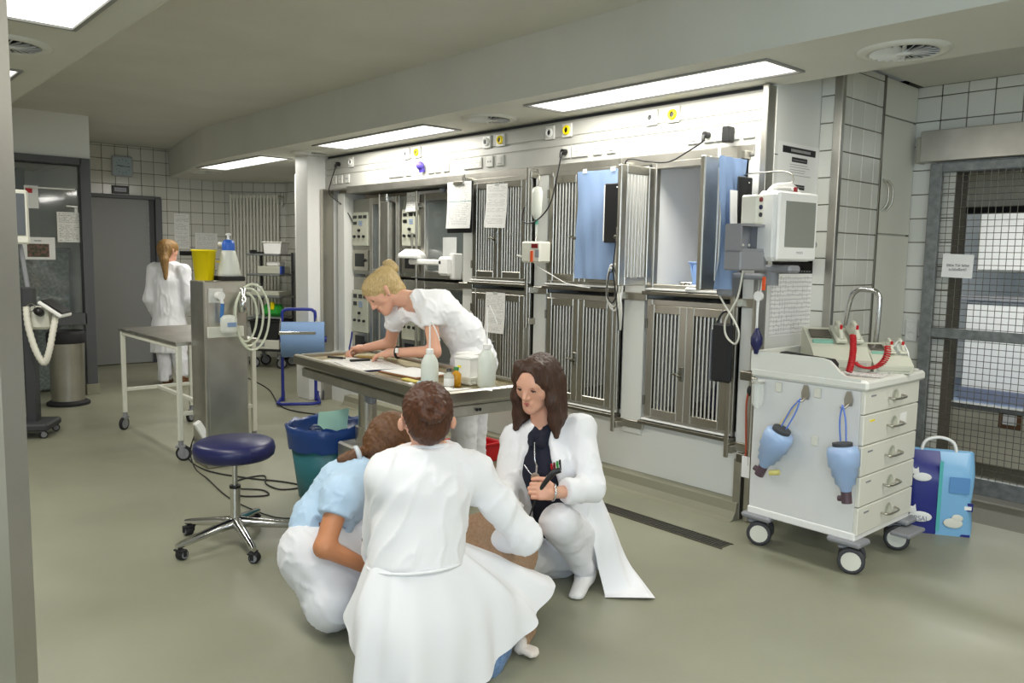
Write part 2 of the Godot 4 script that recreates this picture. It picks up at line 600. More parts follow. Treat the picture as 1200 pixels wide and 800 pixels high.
func make_tiles() -> void:
	# back wall with the grey door
	var wb := struct("wall_back", span(Vector3(-11.45, 0, -4.75), Vector3(-11.25, CEIL_Y, -2.2)), M.grout, "pale tiled back wall with dark joints")
	tile_field(wb, Vector3(-11.25, 0, -2.4), Vector3(0, 0, -1), 2.245, CEIL_Y, 0.09, 0.128, [[-1, 1.264, 0, 2.205]])
	var ws := struct("wall_splay", Sh.new().box(Vector3(-10.975 - 0.07, CEIL_Y / 2, -4.92 - 0.07), Vector3(0.84, CEIL_Y, 0.196), 0.0, Basis(Vector3.UP, PI / 4)), M.grout, "slanted tiled wall behind the radiator")
	tile_field(ws, Vector3(-11.25, 0, -4.645), Vector3(1, 0, -1), 0.778, SOFFIT_Y, 0.0, 0.128, [])
	var wi := struct("wall_side", span(Vector3(-10.75, 0, -5.4), Vector3(-7.6, CEIL_Y, -5.195)), M.grout, "tiled side wall by the rack trolley")
	tile_field(wi, Vector3(-10.7, 0, -5.195), Vector3(1, 0, 0), 1.0, SOFFIT_Y, 0.06, 0.128, [])
	# grey sliding door in a dark frame
	var d := struct("door_1", span(Vector3(-11.27, 0.01, -3.515), Vector3(-11.235, 2.16, -2.5), 0.004), M.doorgrey, "plain grey sliding door in the back wall")
	part("door_frame", span(Vector3(-11.25, 2.16, -3.664), Vector3(-11.19, 2.205, -2.4), 0.004), M.framegrey, d)
	part("door_frame", span(Vector3(-11.25, 0.0, -3.664), Vector3(-11.17, 2.18, -3.58), 0.004), M.framegrey, d)
	part("door_edge", span(Vector3(-11.26, 0.0, -3.585), Vector3(-11.225, 2.16, -3.515)), M.framedark, d)
	part("edge_strip", span(Vector3(-11.24, 0.01, -3.517), Vector3(-11.228, 2.15, -3.502)), M.galv, d)
	# white panel with posters (end of the cage block), the tiled return, its steel corner guard
	var wp := struct("wall_panel", span(Vector3(-2.57, 0, -4.6), Vector3(-2.45, 2.66, -4.1)), M.wallwhite, "white wall panel carrying the posters")
	part("panel_joint", span(Vector3(-2.451, 2.09, -4.6), Vector3(-2.4485, 2.095, -4.1)), M.darkgrey, wp)
	for q in [[2.13, -4.59], [1.98, -4.59], [1.4, -4.59], [1.75, -4.12]]:
		part("screw", Sh.new().lathe([Vector2(0, 0.003), Vector2(0.006, 0.0)], 8, Transform3D(Basis(Vector3.BACK, -PI / 2), Vector3(-2.449, q[0], q[1]))), M.darkgrey, wp)
	var wr := struct("wall_return", span(Vector3(-2.6, 0, -5.13), Vector3(-2.33, 2.66, -4.59)), M.grout, "tiled return wall beside the posters")
	tile_field(wr, Vector3(-2.45, 0, -4.59), Vector3(1, 0, 0), 0.088, 2.66, 0.0, 0.1, [])
	tile_field(wr, Vector3(-2.33, 0, -4.59), Vector3(0, 0, -1), 0.53, 2.66, -0.03, 0.1, [], 0.1575)
	part("corner_guard", span(Vector3(-2.366, 0, -4.593), Vector3(-2.316, 2.66, -4.576), 0.003), M.steel2, wr)
	part("corner_guard", span(Vector3(-2.333, 0, -4.618), Vector3(-2.315, 2.66, -4.577), 0.003), M.steel2, wr)
	part("edge_trim", span(Vector3(-2.345, 0, -5.14), Vector3(-2.316, 2.66, -5.115), 0.003), M.steeldark, wr)

# ------------------------------------------------------------------ gate recess on the right
func make_recess_and_gate() -> void:
	struct("floor_recess", span(Vector3(-2.6, -0.12, -13.0), Vector3(5.2, -0.004, -5.08)), M.terrazzo, "speckled grey floor beyond the gate threshold")
	struct("ceiling_recess", span(Vector3(-2.3, 2.66, -5.9), Vector3(5.2, 2.76, -4.14)), M.ceiling)
	var cab := thing("built_in_cabinet", "tall white built-in cabinet with bow handles beside the gate", "cabinet", Vector3(-2.33, 0, -5.39))
	part("body", Sh.new().box(Vector3(-0.075, 1.328, 0), Vector3(0.1, 2.655, 0.5)), M.cream, cab)
	for a in [[0.005, 1.68], [1.69, 2.42], [2.43, 2.655]]:
		var dd := part("door", Sh.new().box(Vector3(-0.012, (a[0] + a[1]) / 2, 0.0), Vector3(0.024, a[1] - a[0], 0.49), 0.003), M.cream, cab)
		if a[0] == 1.69:
			for z in [0.2, 0.14]:
				part("handle", Sh.new().tube(curve_pts([Vector3(0, 2.03, z), Vector3(0.03, 1.99, z - 0.01), Vector3(0.038, 1.93, z - 0.012), Vector3(0.03, 1.87, z - 0.01), Vector3(0, 1.83, z)]), 0.006, 8), M.steel, dd)
	var wg := struct("wall_gate", Sh.new(
		).box(Vector3(-2.23, 1.4, -5.75), Vector3(0.34, 2.8, 0.2)
		).box(Vector3(1.5, 2.5, -5.75), Vector3(7.4, 0.8, 0.2)
		).box(Vector3(2.2, 1.05, -5.75), Vector3(6.0, 2.1, 0.2)), M.grout, "pale tiled wall around the gate opening")
	tile_field(wg, Vector3(-2.34, 0, -5.65), Vector3(1, 0, 0), 1.9, 2.66, 0.0, 0.062, [[0.28, 1.55, 0, 2.14]], 0.158)
	# double socket on the tiles
	var so := thing("wall_socket", "white double wall socket on the tiles by the gate", "socket", Vector3(-2.27, 1.05, -5.64))
	part("plate", Sh.new().box(Vector3(0, 0, 0.006), Vector3(0.08, 0.15, 0.012), 0.004), M.plate, so)
	for y in [-0.036, 0.036]:
		part("insert", Sh.new().lathe([Vector2(0.0, 0.008), Vector2(0.02, 0.008), Vector2(0.024, 0.015), Vector2(0.03, 0.015)], 18, Transform3D(Basis(Vector3.RIGHT, PI / 2), Vector3(0, y, 0))), M.plate, so)
	# sliding wire gate hung from a steel box rail
	var rl := thing("gate_rail", "brushed steel box rail above the wire gate", "rail", Vector3(-1.55, 2.26, -5.6))
	part("cover", Sh.new().box(Vector3(0.0, 0, 0), Vector3(1.42, 0.2, 0.1), 0.004), M.steel2, rl)
	part("end_plate", Sh.new().box(Vector3(-0.725, -0.02, 0), Vector3(0.03, 0.17, 0.09), 0.004), M.steel, rl)
	var g := thing("wire_gate", "galvanised wire mesh sliding gate with a paper notice", "gate", Vector3(-2.2, 0, -5.6))
	var fr := [[Vector3(0, 0.03, -0.02), Vector3(0.075, 2.15, 0.02)], [Vector3(1.2, 0.03, -0.02), Vector3(1.275, 2.15, 0.02)]]
	for f in fr: part("post", span(f[0], f[1], 0.004), M.galv, g)
	for y in [[0.035, 0.14], [1.02, 1.085], [2.09, 2.15]]:
		part("cross_rail", span(Vector3(0.075, y[0], -0.018), Vector3(1.2, y[1], 0.018), 0.004), M.galv, g)
	var wires := Sh.new()
	for k in 28: wires.cyl(Vector3(0.075 + k * 0.0405, 0.1, 0), Vector3(0.075 + k * 0.0405, 2.1, 0), 0.0022, 5)
	for k in 50: wires.cyl(Vector3(0.07, 0.12 + k * 0.0405, 0.004), Vector3(1.2, 0.12 + k * 0.0405, 0.004), 0.0022, 5)
	part("wire_mesh", wires, M.steeldark, g).set_meta("kind", "stuff")
	var no_ := thing("gate_notice", "paper notice tied to the wire gate", "notice", Vector3(-1.985, 1.565, -5.572), 0.0)
	part("card", Sh.new().box(Vector3(0, -0.075, 0), Vector3(0.185, 0.15, 0.002)), M.paper, no_).rotation.z = -0.03
	text_on(no_, "Bitte Tür leise\nschließen!!", 0.022, Vector3(0, -0.085, 0.0025), M.black)
	# vestibule behind the gate: beige walls, a dark framed opening into a bright room
	var beige := mat(Color("d2cbb6"), 0.7)
	var cool := mat(Color("eceeec"), 0.6)
	struct("wall_vestibule", Sh.new(
		).box(Vector3(-2.46, 1.3, -6.3), Vector3(0.1, 2.6, 0.95)
		).box(Vector3(-0.6, 2.3, -6.7), Vector3(3.8, 0.75, 0.1)
		).box(Vector3(-0.6, 0.22, -6.7), Vector3(3.8, 0.44, 0.1)
		).box(Vector3(1.2, 1.3, -6.3), Vector3(0.1, 2.6, 0.95)
		).box(Vector3(-0.6, 2.62, -6.3), Vector3(3.8, 0.06, 0.95)), beige, "beige vestibule wall below the opening behind the gate")
	var wf := struct("window_1", Sh.new().box(Vector3(-2.39, 1.17, -6.66), Vector3(0.07, 1.52, 0.12), 0.004).box(Vector3(-1.2, 1.905, -6.66), Vector3(2.4, 0.05, 0.12), 0.004), M.black, "black framed opening behind the gate")
	part("sill", Sh.new().box(Vector3(-1.2, 0.43, -6.66), Vector3(2.4, 0.035, 0.12), 0.004), M.galv, wf)
	struct("floor_far", span(Vector3(-6.0, -0.1, -11.6), Vector3(1.0, 0.0, -6.76)), mat(Color("8093b0"), 0.35), "blue floor of the bright room behind the gate")
	struct("wall_far", Sh.new().box(Vector3(-2.5, 1.3, -11.5), Vector3(7, 2.8, 0.1)).box(Vector3(-6.0, 1.3, -9.2), Vector3(0.1, 2.8, 4.8)).box(Vector3(1.0, 1.3, -9.2), Vector3(0.1, 2.8, 4.8)).box(Vector3(-2.5, 2.68, -9.2), Vector3(7, 0.06, 4.8)), cool, "pale wall of the bright room behind the gate")
	var ct := thing("far_counter", "white counter with a grey top in the room behind the gate", "counter", Vector3(-2.4, 0, -10.0))
	part("cabinet", Sh.new().box(Vector3(0.0, 0.55, 0), Vector3(1.9, 1.1, 0.5), 0.01), M.white, ct)
	part("worktop", Sh.new().box(Vector3(0, 1.13, 0), Vector3(2.1, 0.05, 0.6), 0.008), M.midgrey, ct)
	part("plinth", Sh.new().box(Vector3(0, 0.03, 0.27), Vector3(1.9, 0.22, 0.06), 0.004), mat(Color("7a8296"), 0.6), ct)
	var sh2 := thing("far_cupboard", "pale wall cupboard over the far counter", "cupboard", Vector3(-3.05, 1.5, -10.1))
	part("body", Sh.new().box(Vector3(-0.05, 0.3, 0), Vector3(0.5, 0.75, 0.3), 0.01), M.cream, sh2)
	part("door", Sh.new().box(Vector3(-0.05, 0.3, 0.16), Vector3(0.46, 0.71, 0.018), 0.004), M.white, sh2)
	var mc := solo("far_machine", Sh.new().box(Vector3(0, 0.16, 0), Vector3(0.42, 0.3, 0.3), 0.03).box(Vector3(0.1, 0.36, -0.05), Vector3(0.14, 0.16, 0.2), 0.02), M.midgrey, "grey lab machine standing on the far counter", "machine", Vector3(-2.35, 1.155, -10.0))
	part("panel", Sh.new().box(Vector3(-0.05, 0.12, 0.152), Vector3(0.24, 0.1, 0.01), 0.002), M.black, mc)
	var bx := solo("far_box", Sh.new().box(Vector3(0, 0.07, 0), Vector3(0.22, 0.14, 0.2), 0.01), M.red, "small red box on the far counter", "box", Vector3(-2.0, 1.155, -9.95))
	part("lid", Sh.new().box(Vector3(0, 0.145, 0), Vector3(0.23, 0.02, 0.21), 0.004), M.black, bx)
	# framed sign low on the vestibule wall
	var fs := thing("framed_sign", "small brown framed sign low on the beige wall behind the gate", "sign", Vector3(-1.93, 0.365, -6.645))
	part("frame", Sh.new().box(Vector3.ZERO, Vector3(0.15, 0.14, 0.014), 0.004), mat(Color("6b4a2c"), 0.6), fs)
	part("print", Sh.new().box(Vector3(0, 0, 0.008), Vector3(0.09, 0.075, 0.004)), M.paper, fs)

func text_on(parent: Node3D, s: String, size: float, at: Vector3, material: Material, basis_ := Basis(), depth := 0.0006) -> MeshInstance3D:
	var tm := TextMesh.new()
	var f := SystemFont.new()
	f.font_names = PackedStringArray(["Droid Sans"])
	tm.font = f
	tm.text = s
	tm.font_size = 32
	tm.pixel_size = size / 32.0
	tm.depth = depth
	var o := part("lettering", tm, material, parent)
	o.transform = Transform3D(basis_, at)
	return o

# ------------------------------------------------------------------ glass booth at the back left
func make_booth() -> void:
	var x := -9.1
	struct("wall_booth", Sh.new(
		).box(Vector3(-9.2, 2.63, -0.1), Vector3(0.2, 0.44, 4.38)
		).box(Vector3(-10.2, 2.63, -2.23), Vector3(2.1, 0.44, 0.12)
		).box(Vector3(-10.2, 1.2, -2.26), Vector3(1.95, 2.4, 0.06)), M.paint, "white bulkhead over the glass booth")
	struct("ceiling_booth", span(Vector3(-11.3, 2.42, -2.2), Vector3(-9.2, 2.45, 2.1)), M.ceiling)
	struct("wall_booth_back", span(Vector3(-11.4, 0, -2.3), Vector3(-11.2, 2.45, 2.1)), mat(Color("b9b8ae"), 0.4), "pale rear wall inside the glass booth")
	var w := struct("window_2", Sh.new(
		).box(Vector3(x, 1.205, -2.23), Vector3(0.09, 2.41, 0.1), 0.004
		).box(Vector3(x, 2.375, -0.75), Vector3(0.09, 0.07, 2.9), 0.004
		).box(Vector3(x, 0.79, -0.75), Vector3(0.09, 0.12, 2.9), 0.004
		).box(Vector3(x, 1.205, -0.9), Vector3(0.09, 2.41, 0.1), 0.004), M.framegrey, "dark grey framed glazing of the booth")
	part("pane", span(Vector3(x - 0.01, 0.85, -2.18), Vector3(x - 0.002, 2.34, -0.95)), M.glass, w)
	part("glazing_bead", Sh.new().box(Vector3(x + 0.02, 1.6, -2.172), Vector3(0.03, 1.5, 0.012)).box(Vector3(x + 0.02, 2.33, -1.6), Vector3(0.03, 0.012, 1.2)), M.black, w)
	part("pane", span(Vector3(x - 0.01, 0.1, -2.18), Vector3(x - 0.002, 0.73, -0.95)), M.glass, w)
	part("plinth", span(Vector3(x - 0.04, 0, -2.29), Vector3(x + 0.05, 0.11, -2.17), 0.004), M.cove, w)
	# inside: speckled cabinet, glazing posts, steel sink trough
	var inner := thing("booth_cabinet", "speckled grey cabinet standing behind the booth glass", "cabinet", Vector3(-9.75, 0, -1.7))
	part("body", Sh.new().box(Vector3(0, 0.74, 0), Vector3(0.5, 1.46, 0.9), 0.01), grain(mat(Color.WHITE, 0.6), noise_tex(256, 0.09, Color("3c4642"), Color("8e968e"), 44, 2), 1.0), inner)
	part("worktop", Sh.new().box(Vector3(0, 1.49, 0), Vector3(0.54, 0.04, 0.94), 0.004), M.darkgrey, inner)
	for z in [-1.95, -1.5]:
		var p := thing("booth_post", "dark post inside the booth " + ("behind the typed sheet" if z < -1.7 else "behind the photo sheet"), "post", Vector3(-10.7, 0, z), 0.0, "dark posts inside the booth")
		part("shaft", Sh.new().box(Vector3(0, 1.2, 0), Vector3(0.06, 2.4, 0.09), 0.004), M.framedark, p)
		part("foot", Sh.new().box(Vector3(0, 0.02, 0), Vector3(0.12, 0.04, 0.14), 0.004), M.framedark, p)
	var tr := thing("brown_basket", "brown wicker basket on the booth cabinet", "basket", Vector3(-9.8, 1.51, -1.75))
	part("bowl", Sh.new().lathe([Vector2(0.0, 0.0), Vector2(0.1, 0.0), Vector2(0.15, 0.1), Vector2(0.145, 0.1), Vector2(0.09, 0.015), Vector2(0.0, 0.015)], 20), mat(Color("6d4a22"), 0.8), tr)
	part("handle", Sh.new().tube(curve_pts([Vector3(-0.14, 0.1, 0), Vector3(-0.09, 0.2, 0), Vector3(0.0, 0.24, 0), Vector3(0.09, 0.2, 0), Vector3(0.14, 0.1, 0)]), 0.012, 8), mat(Color("8a6230"), 0.8), tr)
	# papers and a bar on the glass
	var east := Basis(Vector3.UP, PI / 2)
	var papers := [[1.867, -2.072, 0.215, 0.30, "note", "typed white sheet taped to the booth glass"], [2.11, -1.75, 0.12, 0.22, "note", "white card with a red square on the booth glass"], [1.61, -1.79, 0.30, 0.22, "photo", "white sheet with a colour photo on the booth glass"]]
	for k in papers.size():
		var a: Array = papers[k]
		var o := thing("paper_sheet", a[5], "paper", Vector3(x + 0.012, a[0], a[1]), PI / 2)
		part("sheet", sheet(a[2], a[3], 4, 4, flat), print_mat(print_tex(96, 128, 60 + k, "note")) if a[4] == "note" and k == 0 else M.paper, o)
		if k == 1:
			part("red_square", Sh.new().box(Vector3(-0.02, -0.05, 0.001), Vector3(0.06, 0.045, 0.002)), M.red, o)
		if k == 2:
			part("photo", Sh.new().box(Vector3(0, -0.13, 0.001), Vector3(0.19, 0.13, 0.002)), grain(mat(Color.WHITE, 0.4), noise_tex(128, 0.03, Color("2c3a22"), Color("8b5a50"), 71, 2), 6.0), o)
			text_on(o, "Notfall", 0.02, Vector3(0.0, -0.035, 0.002), M.darkgrey)
	part("grab_bar", Sh.new().cyl(Vector3(x + 0.05, 2.09, -2.13), Vector3(x + 0.05, 2.09, -1.73), 0.009, 10).box(Vector3(x + 0.03, 2.09, -1.75), Vector3(0.04, 0.02, 0.02), 0.004).box(Vector3(x + 0.03, 2.09, -2.11), Vector3(0.04, 0.02, 0.02), 0.004), M.white, w, "white bar across the glass")
	part("lever_handle", Sh.new().tube([Vector3(x, 1.92, -2.14), Vector3(x + 0.06, 1.92, -2.14), Vector3(x + 0.06, 1.925, -2.04)], 0.009, 8).box(Vector3(x + 0.01, 1.89, -2.14), Vector3(0.012, 0.08, 0.03), 0.003), M.white, w, "white lever handle")

# ------------------------------------------------------------------ cage wall
func door_shape(w: float, h: float, bars: int, parent: Node3D, called := "door") -> MeshInstance3D:
	# hinged along local x = 0, reaching to x = w; front at z = 0.03
	var st := 0.052
	var s := Sh.new()
	s.box(Vector3(st / 2, h / 2, 0.015), Vector3(st, h, 0.03), 0.004)
	s.box(Vector3(w - st / 2, h / 2, 0.015), Vector3(st, h, 0.03), 0.004)
	s.box(Vector3(w / 2, st / 2, 0.015), Vector3(w - 2 * st, st, 0.03), 0.004)
	s.box(Vector3(w / 2, h - st / 2, 0.015), Vector3(w - 2 * st, st, 0.03), 0.004)
	var d := part(called, s, M.steel, parent)
	var bar := Sh.new().cyl(Vector3(0, st - 0.004, 0), Vector3(0, h - st + 0.004, 0), 0.0075, 8).mesh()
	for k in bars:
		var b := part("bar", bar, M.barsteel, d)
		b.position = Vector3(st + (w - 2 * st) * (k + 0.5) / bars, 0, 0.014)
	for y in [0.1, h - 0.12]:
		part("hinge", Sh.new().cyl(Vector3(-0.004, y - 0.03, 0.032), Vector3(-0.004, y + 0.03, 0.032), 0.007, 8), M.steeldark, d)
	return d

func latch(parent: Node3D, x: float, y: float, dirn: float) -> void:
	var l := part("latch", Sh.new().box(Vector3(x, y, 0.036), Vector3(0.03, 0.09, 0.012), 0.004).cyl(Vector3(x, y - 0.01, 0.04), Vector3(x, y - 0.01, 0.062), 0.012, 10).tube([Vector3(x, y - 0.01, 0.058), Vector3(x - dirn * 0.03, y + 0.002, 0.06), Vector3(x - dirn * 0.055, y - 0.004, 0.06)], 0.006, 6), M.steeldark, parent)
	l.set_meta("label", "small steel latch lever")

func make_cage(x0: float, x1: float, y0: float, h: float, label: String, open: bool) -> Node3D:
	var w := x1 - x0
	var t := thing("animal_cage", label, "cage", Vector3(x0, y0, ZC), 0.0, "stainless animal cages in the wall")
	# lining: five thin walls
	var li := Sh.new()
	var dp := 0.72
	li.box(Vector3(0.006, h / 2, -dp / 2), Vector3(0.012, h, dp))
	li.box(Vector3(w - 0.006, h / 2, -dp / 2), Vector3(0.012, h, dp))
	li.box(Vector3(w / 2, 0.006, -dp / 2), Vector3(w, 0.012, dp))
	li.box(Vector3(w / 2, h - 0.006, -dp / 2), Vector3(w, 0.012, dp))
	li.box(Vector3(w / 2, h / 2, -dp), Vector3(w, h, 0.012))
	part("lining", li, M.lining, t)
	var f := Sh.new()
	f.box(Vector3(0.02, h / 2, 0), Vector3(0.04, h, 0.045), 0.004)
	f.box(Vector3(w - 0.02, h / 2, 0), Vector3(0.04, h, 0.045), 0.004)
	f.box(Vector3(w / 2, h - 0.022, 0), Vector3(w - 0.08, 0.044, 0.045), 0.004)
	f.box(Vector3(w / 2, 0.022, 0), Vector3(w - 0.08, 0.044, 0.045), 0.004)
	part("frame", f, M.steel2, t)
	part("sill", Sh.new().box(Vector3(w / 2, -0.012, 0.02), Vector3(w + 0.03, 0.024, 0.09), 0.004), M.steeldark, t)
	part("sill_lip", Sh.new().box(Vector3(w / 2, 0.012, 0.035), Vector3(w - 0.02, 0.012, 0.05), 0.003), M.white, t)
	var dw := (w - 0.06) / 2
	var dh := h - 0.07
	var a := door_shape(dw, dh, 7, t)
	a.position = Vector3(0.03, 0.035, 0.022)
	var b := door_shape(dw, dh, 7, t)
	b.position = Vector3(w - 0.03, 0.035, 0.022)
	# the right leaf is hinged on the right: a mirrored copy turned round its hinge
	b.rotation.y = PI
	b.position.z = 0.052
	latch(a, dw - 0.02, dh * 0.42, 1.0)
	if open:
		a.rotation.y = deg_to_rad(-93)
		b.rotation.y = PI + deg_to_rad(88)
		b.position.x = w - 0.02
		part("edge_plate", Sh.new().box(Vector3(dw - 0.062, dh / 2, 0.015), Vector3(0.12, dh - 0.01, 0.034), 0.004), M.steel2, b)
	return t

func make_cage_wall() -> void:
	M.barsteel = mat(Color("d9d7d0"), 0.34, 0.85)
	M.lining = mat(Color("f0f0ee"), 0.3)
	struct("wall_behind_cages", span(Vector3(-7.75, 0, -5.45), Vector3(-2.6, CEIL_Y, -5.2)), M.paint)
	var cols := [[-5.04, -4.36], [-4.18, -3.49], [-3.26, -2.60]]
	var up := ["upper steel cage with a paper sheet on its barred left door", "upper steel cage half covered by a blue drape", "upper steel cage with both barred doors standing open"]
	var dn := ["lower steel cage with a paper sheet on its barred door", "lower steel cage under the blue draped one", "lower steel cage with a black pouch hanging at its right door"]
	for i in 3:
		make_cage(cols[i][0], cols[i][1], 1.30, 0.80, up[i], i == 2)
		make_cage(cols[i][0], cols[i][1], 0.47, 0.78, dn[i], false)
	# white strips between the cages with steel edges
	var strips := [[-5.18, -5.06], [-4.33, -4.20], [-3.46, -3.29], [-2.58, -2.492]]
	for k in strips.size():
		var a: Array = strips[k]
		var s := struct("trim_%d" % (k + 1), span(Vector3(a[0], 0.36, ZC - 0.3), Vector3(a[1], 2.14, ZC + 0.012), 0.003), M.wallwhite, "white filler strip between steel cages")
		for y in [1.235, 0.40]:
			part("bracket", span(Vector3(a[0] - 0.03, y, ZC + 0.012), Vector3(a[1] + 0.03, y + 0.05, ZC + 0.03), 0.003), M.steel, s)
	# upright equipment rails in front of the strips
	var rails := [[-5.1, 1.7, 2.14], [-4.345, 0.98, 2.14], [-3.475, 0.36, 2.14], [-2.60, 0.36, 2.14]]
	var rl := ["steel upright rail between incubator and paper cage", "steel upright rail carrying the infusion pump", "steel upright rail left of the open cage", "steel upright rail right of the open cage"]
	for k in rails.size():
		var a: Array = rails[k]
		var t := thing("upright_rail", rl[k], "rail", Vector3(a[0], a[1], ZC + 0.075), 0.0, "upright steel rails on the cage wall")
		part("bar", Sh.new().box(Vector3(0, (a[2] - a[1]) / 2, 0), Vector3(0.028, a[2] - a[1], 0.012), 0.003), M.steel, t)
		for y in [a[1] + 0.05, 1.26, a[2] - 0.05]:
			if y - a[1] > 0.02:
				part("standoff", Sh.new().box(Vector3(0.02, y - a[1], -0.035), Vector3(0.03, 0.045, 0.07), 0.004), M.steel, t)
	# steel surround: head beam, end posts on the right, post block on the left
	struct("trim_5", span(Vector3(-7.02, 2.085, ZC - 0.3), Vector3(-2.54, 2.15, ZC + 0.02), 0.004), M.steel2, "steel head beam above the cages")
	struct("trim_6", Sh.new().box(Vector3(-2.535, 0.18, ZC + 0.02), Vector3(0.05, 0.36, 0.06), 0.004).box(Vector3(-2.472, 1.23, ZC - 0.01), Vector3(0.036, 2.46, 0.11), 0.004), M.steel2, "steel end posts of the cage wall")
	struct("trim_7", Sh.new().box(Vector3(-7.58, 1.24, ZC + 0.03), Vector3(0.26, 2.48, 0.36), 0.006).box(Vector3(-7.83, 1.16, ZC - 0.05), Vector3(0.24, 2.32, 0.3), 0.006), M.white, "broad white post at the end of the incubators")
	struct("trim_8", Sh.new().box(Vector3(-7.41, 1.07, ZC + 0.02), Vector3(0.06, 2.14, 0.12), 0.004), M.steel, "narrow steel edge on the white post")
	struct("trim_9", span(Vector3(-7.33, 0.0, ZC - 0.3), Vector3(-7.2, 2.1, ZC - 0.06), 0.004), M.wallwhite, "white inner jamb beside the incubator panels")
	# contents seen through the bars
	var bl := thing("blue_bowl_tub", "light blue plastic tub in the open cage", "tub", Vector3(-2.84, 1.312, ZC - 0.16), 0.1)
	part("basin", Sh.new().prism([Vector2(-0.12, 0), Vector2(0.12, 0), Vector2(0.16, 0.17), Vector2(0.15, 0.17), Vector2(0.11, 0.012), Vector2(-0.11, 0.012), Vector2(-0.15, 0.17), Vector2(-0.16, 0.17)], 0.22).box(Vector3(0, 0.085, 0.108), Vector3(0.27, 0.17, 0.006)).box(Vector3(0, 0.085, -0.108), Vector3(0.27, 0.17, 0.006)), mat(Color("8fb0e6"), 0.35), bl)
	part("rim", Sh.new().tube([Vector3(-0.16, 0.17, 0.11), Vector3(0.16, 0.17, 0.11), Vector3(0.16, 0.17, -0.11), Vector3(-0.16, 0.17, -0.11)], 0.007, 6, false, true), mat(Color("8fb0e6"), 0.35), bl)
	solo("steel_bowl", Sh.new().lathe([Vector2(0.0, 0.0), Vector2(0.07, 0.0), Vector2(0.085, 0.05), Vector2(0.08, 0.05), Vector2(0.065, 0.006), Vector2(0.0, 0.006)], 24), M.chrome, "steel feeding bowl on the open cage floor", "bowl", Vector3(-3.03, 1.312, ZC - 0.12))
	solo("blue_pad", Sh.new().box(Vector3(0, 0.012, 0), Vector3(0.2, 0.024, 0.25), 0.01), M.drape, "folded blue pad at the left of the open cage", "pad", Vector3(-3.14, 1.312, ZC - 0.3))
	solo("folded_towel", Sh.new().box(Vector3(0, 0.012, 0), Vector3(0.2, 0.024, 0.12), 0.01).box(Vector3(0.01, 0.03, 0), Vector3(0.18, 0.016, 0.11), 0.007), M.white, "folded white towel in front of the blue tub", "towel", Vector3(-2.85, 1.312, ZC - 0.0), 0.15)
	solo("blue_cushion", Sh.new().ball(Vector3(0, 0.14, 0), Vector3(0.16, 0.14, 0.2), 16), M.navy, "dark blue cushion inside the lower cage with the pouch", "cushion", Vector3(-2.8, 0.484, ZC - 0.3))
	solo("dark_mat", Sh.new().box(Vector3(0, 0.03, 0), Vector3(0.5, 0.06, 0.5), 0.02), M.rubber, "black foam mat inside the lower middle cage", "mat", Vector3(-3.83, 0.484, ZC - 0.34))
	solo("dark_mat", Sh.new().box(Vector3(0, 0.03, 0), Vector3(0.26, 0.06, 0.5), 0.02), M.rubber, "black foam mat beside the dark blue cushion", "mat", Vector3(-3.08, 0.484, ZC - 0.34))

# ------------------------------------------------------------------ incubators (left of the cages)
func control_panel(t: Node3D, x0: float, x1: float, y0: float, y1: float, z: float) -> void:
	var w := x1 - x0
	var h := y1 - y0
	var p := part("control_panel", span(Vector3(x0, y0, z), Vector3(x1, y1, z + 0.03), 0.004), M.devicegrey, t)
	for c in [[0.2, 0.86], [0.55, 0.86], [0.85, 0.86], [0.2, 0.68]]:
		part("display", Sh.new().box(Vector3(x0 + w * c[0], y0 + h * c[1], z + 0.031), Vector3(w * 0.22, h * 0.09, 0.006)), M.black, p)
	var keys := Sh.new()
	for i in 3:
		for j in 3:
			keys.box(Vector3(x0 + w * (0.48 + 0.08 * i), y0 + h * (0.62 + 0.05 * j), z + 0.031), Vector3(w * 0.055, h * 0.03, 0.006))
	part("keypad", keys, M.drape, p)
	for c in [[0.5, 0.46], [0.5, 0.28], [0.2, 0.28], [0.8, 0.28]]:
		part("knob", Sh.new().cyl(Vector3(x0 + w * c[0], y0 + h * c[1], z + 0.03), Vector3(x0 + w * c[0], y0 + h * c[1], z + 0.05), 0.014, 10), M.black, p)

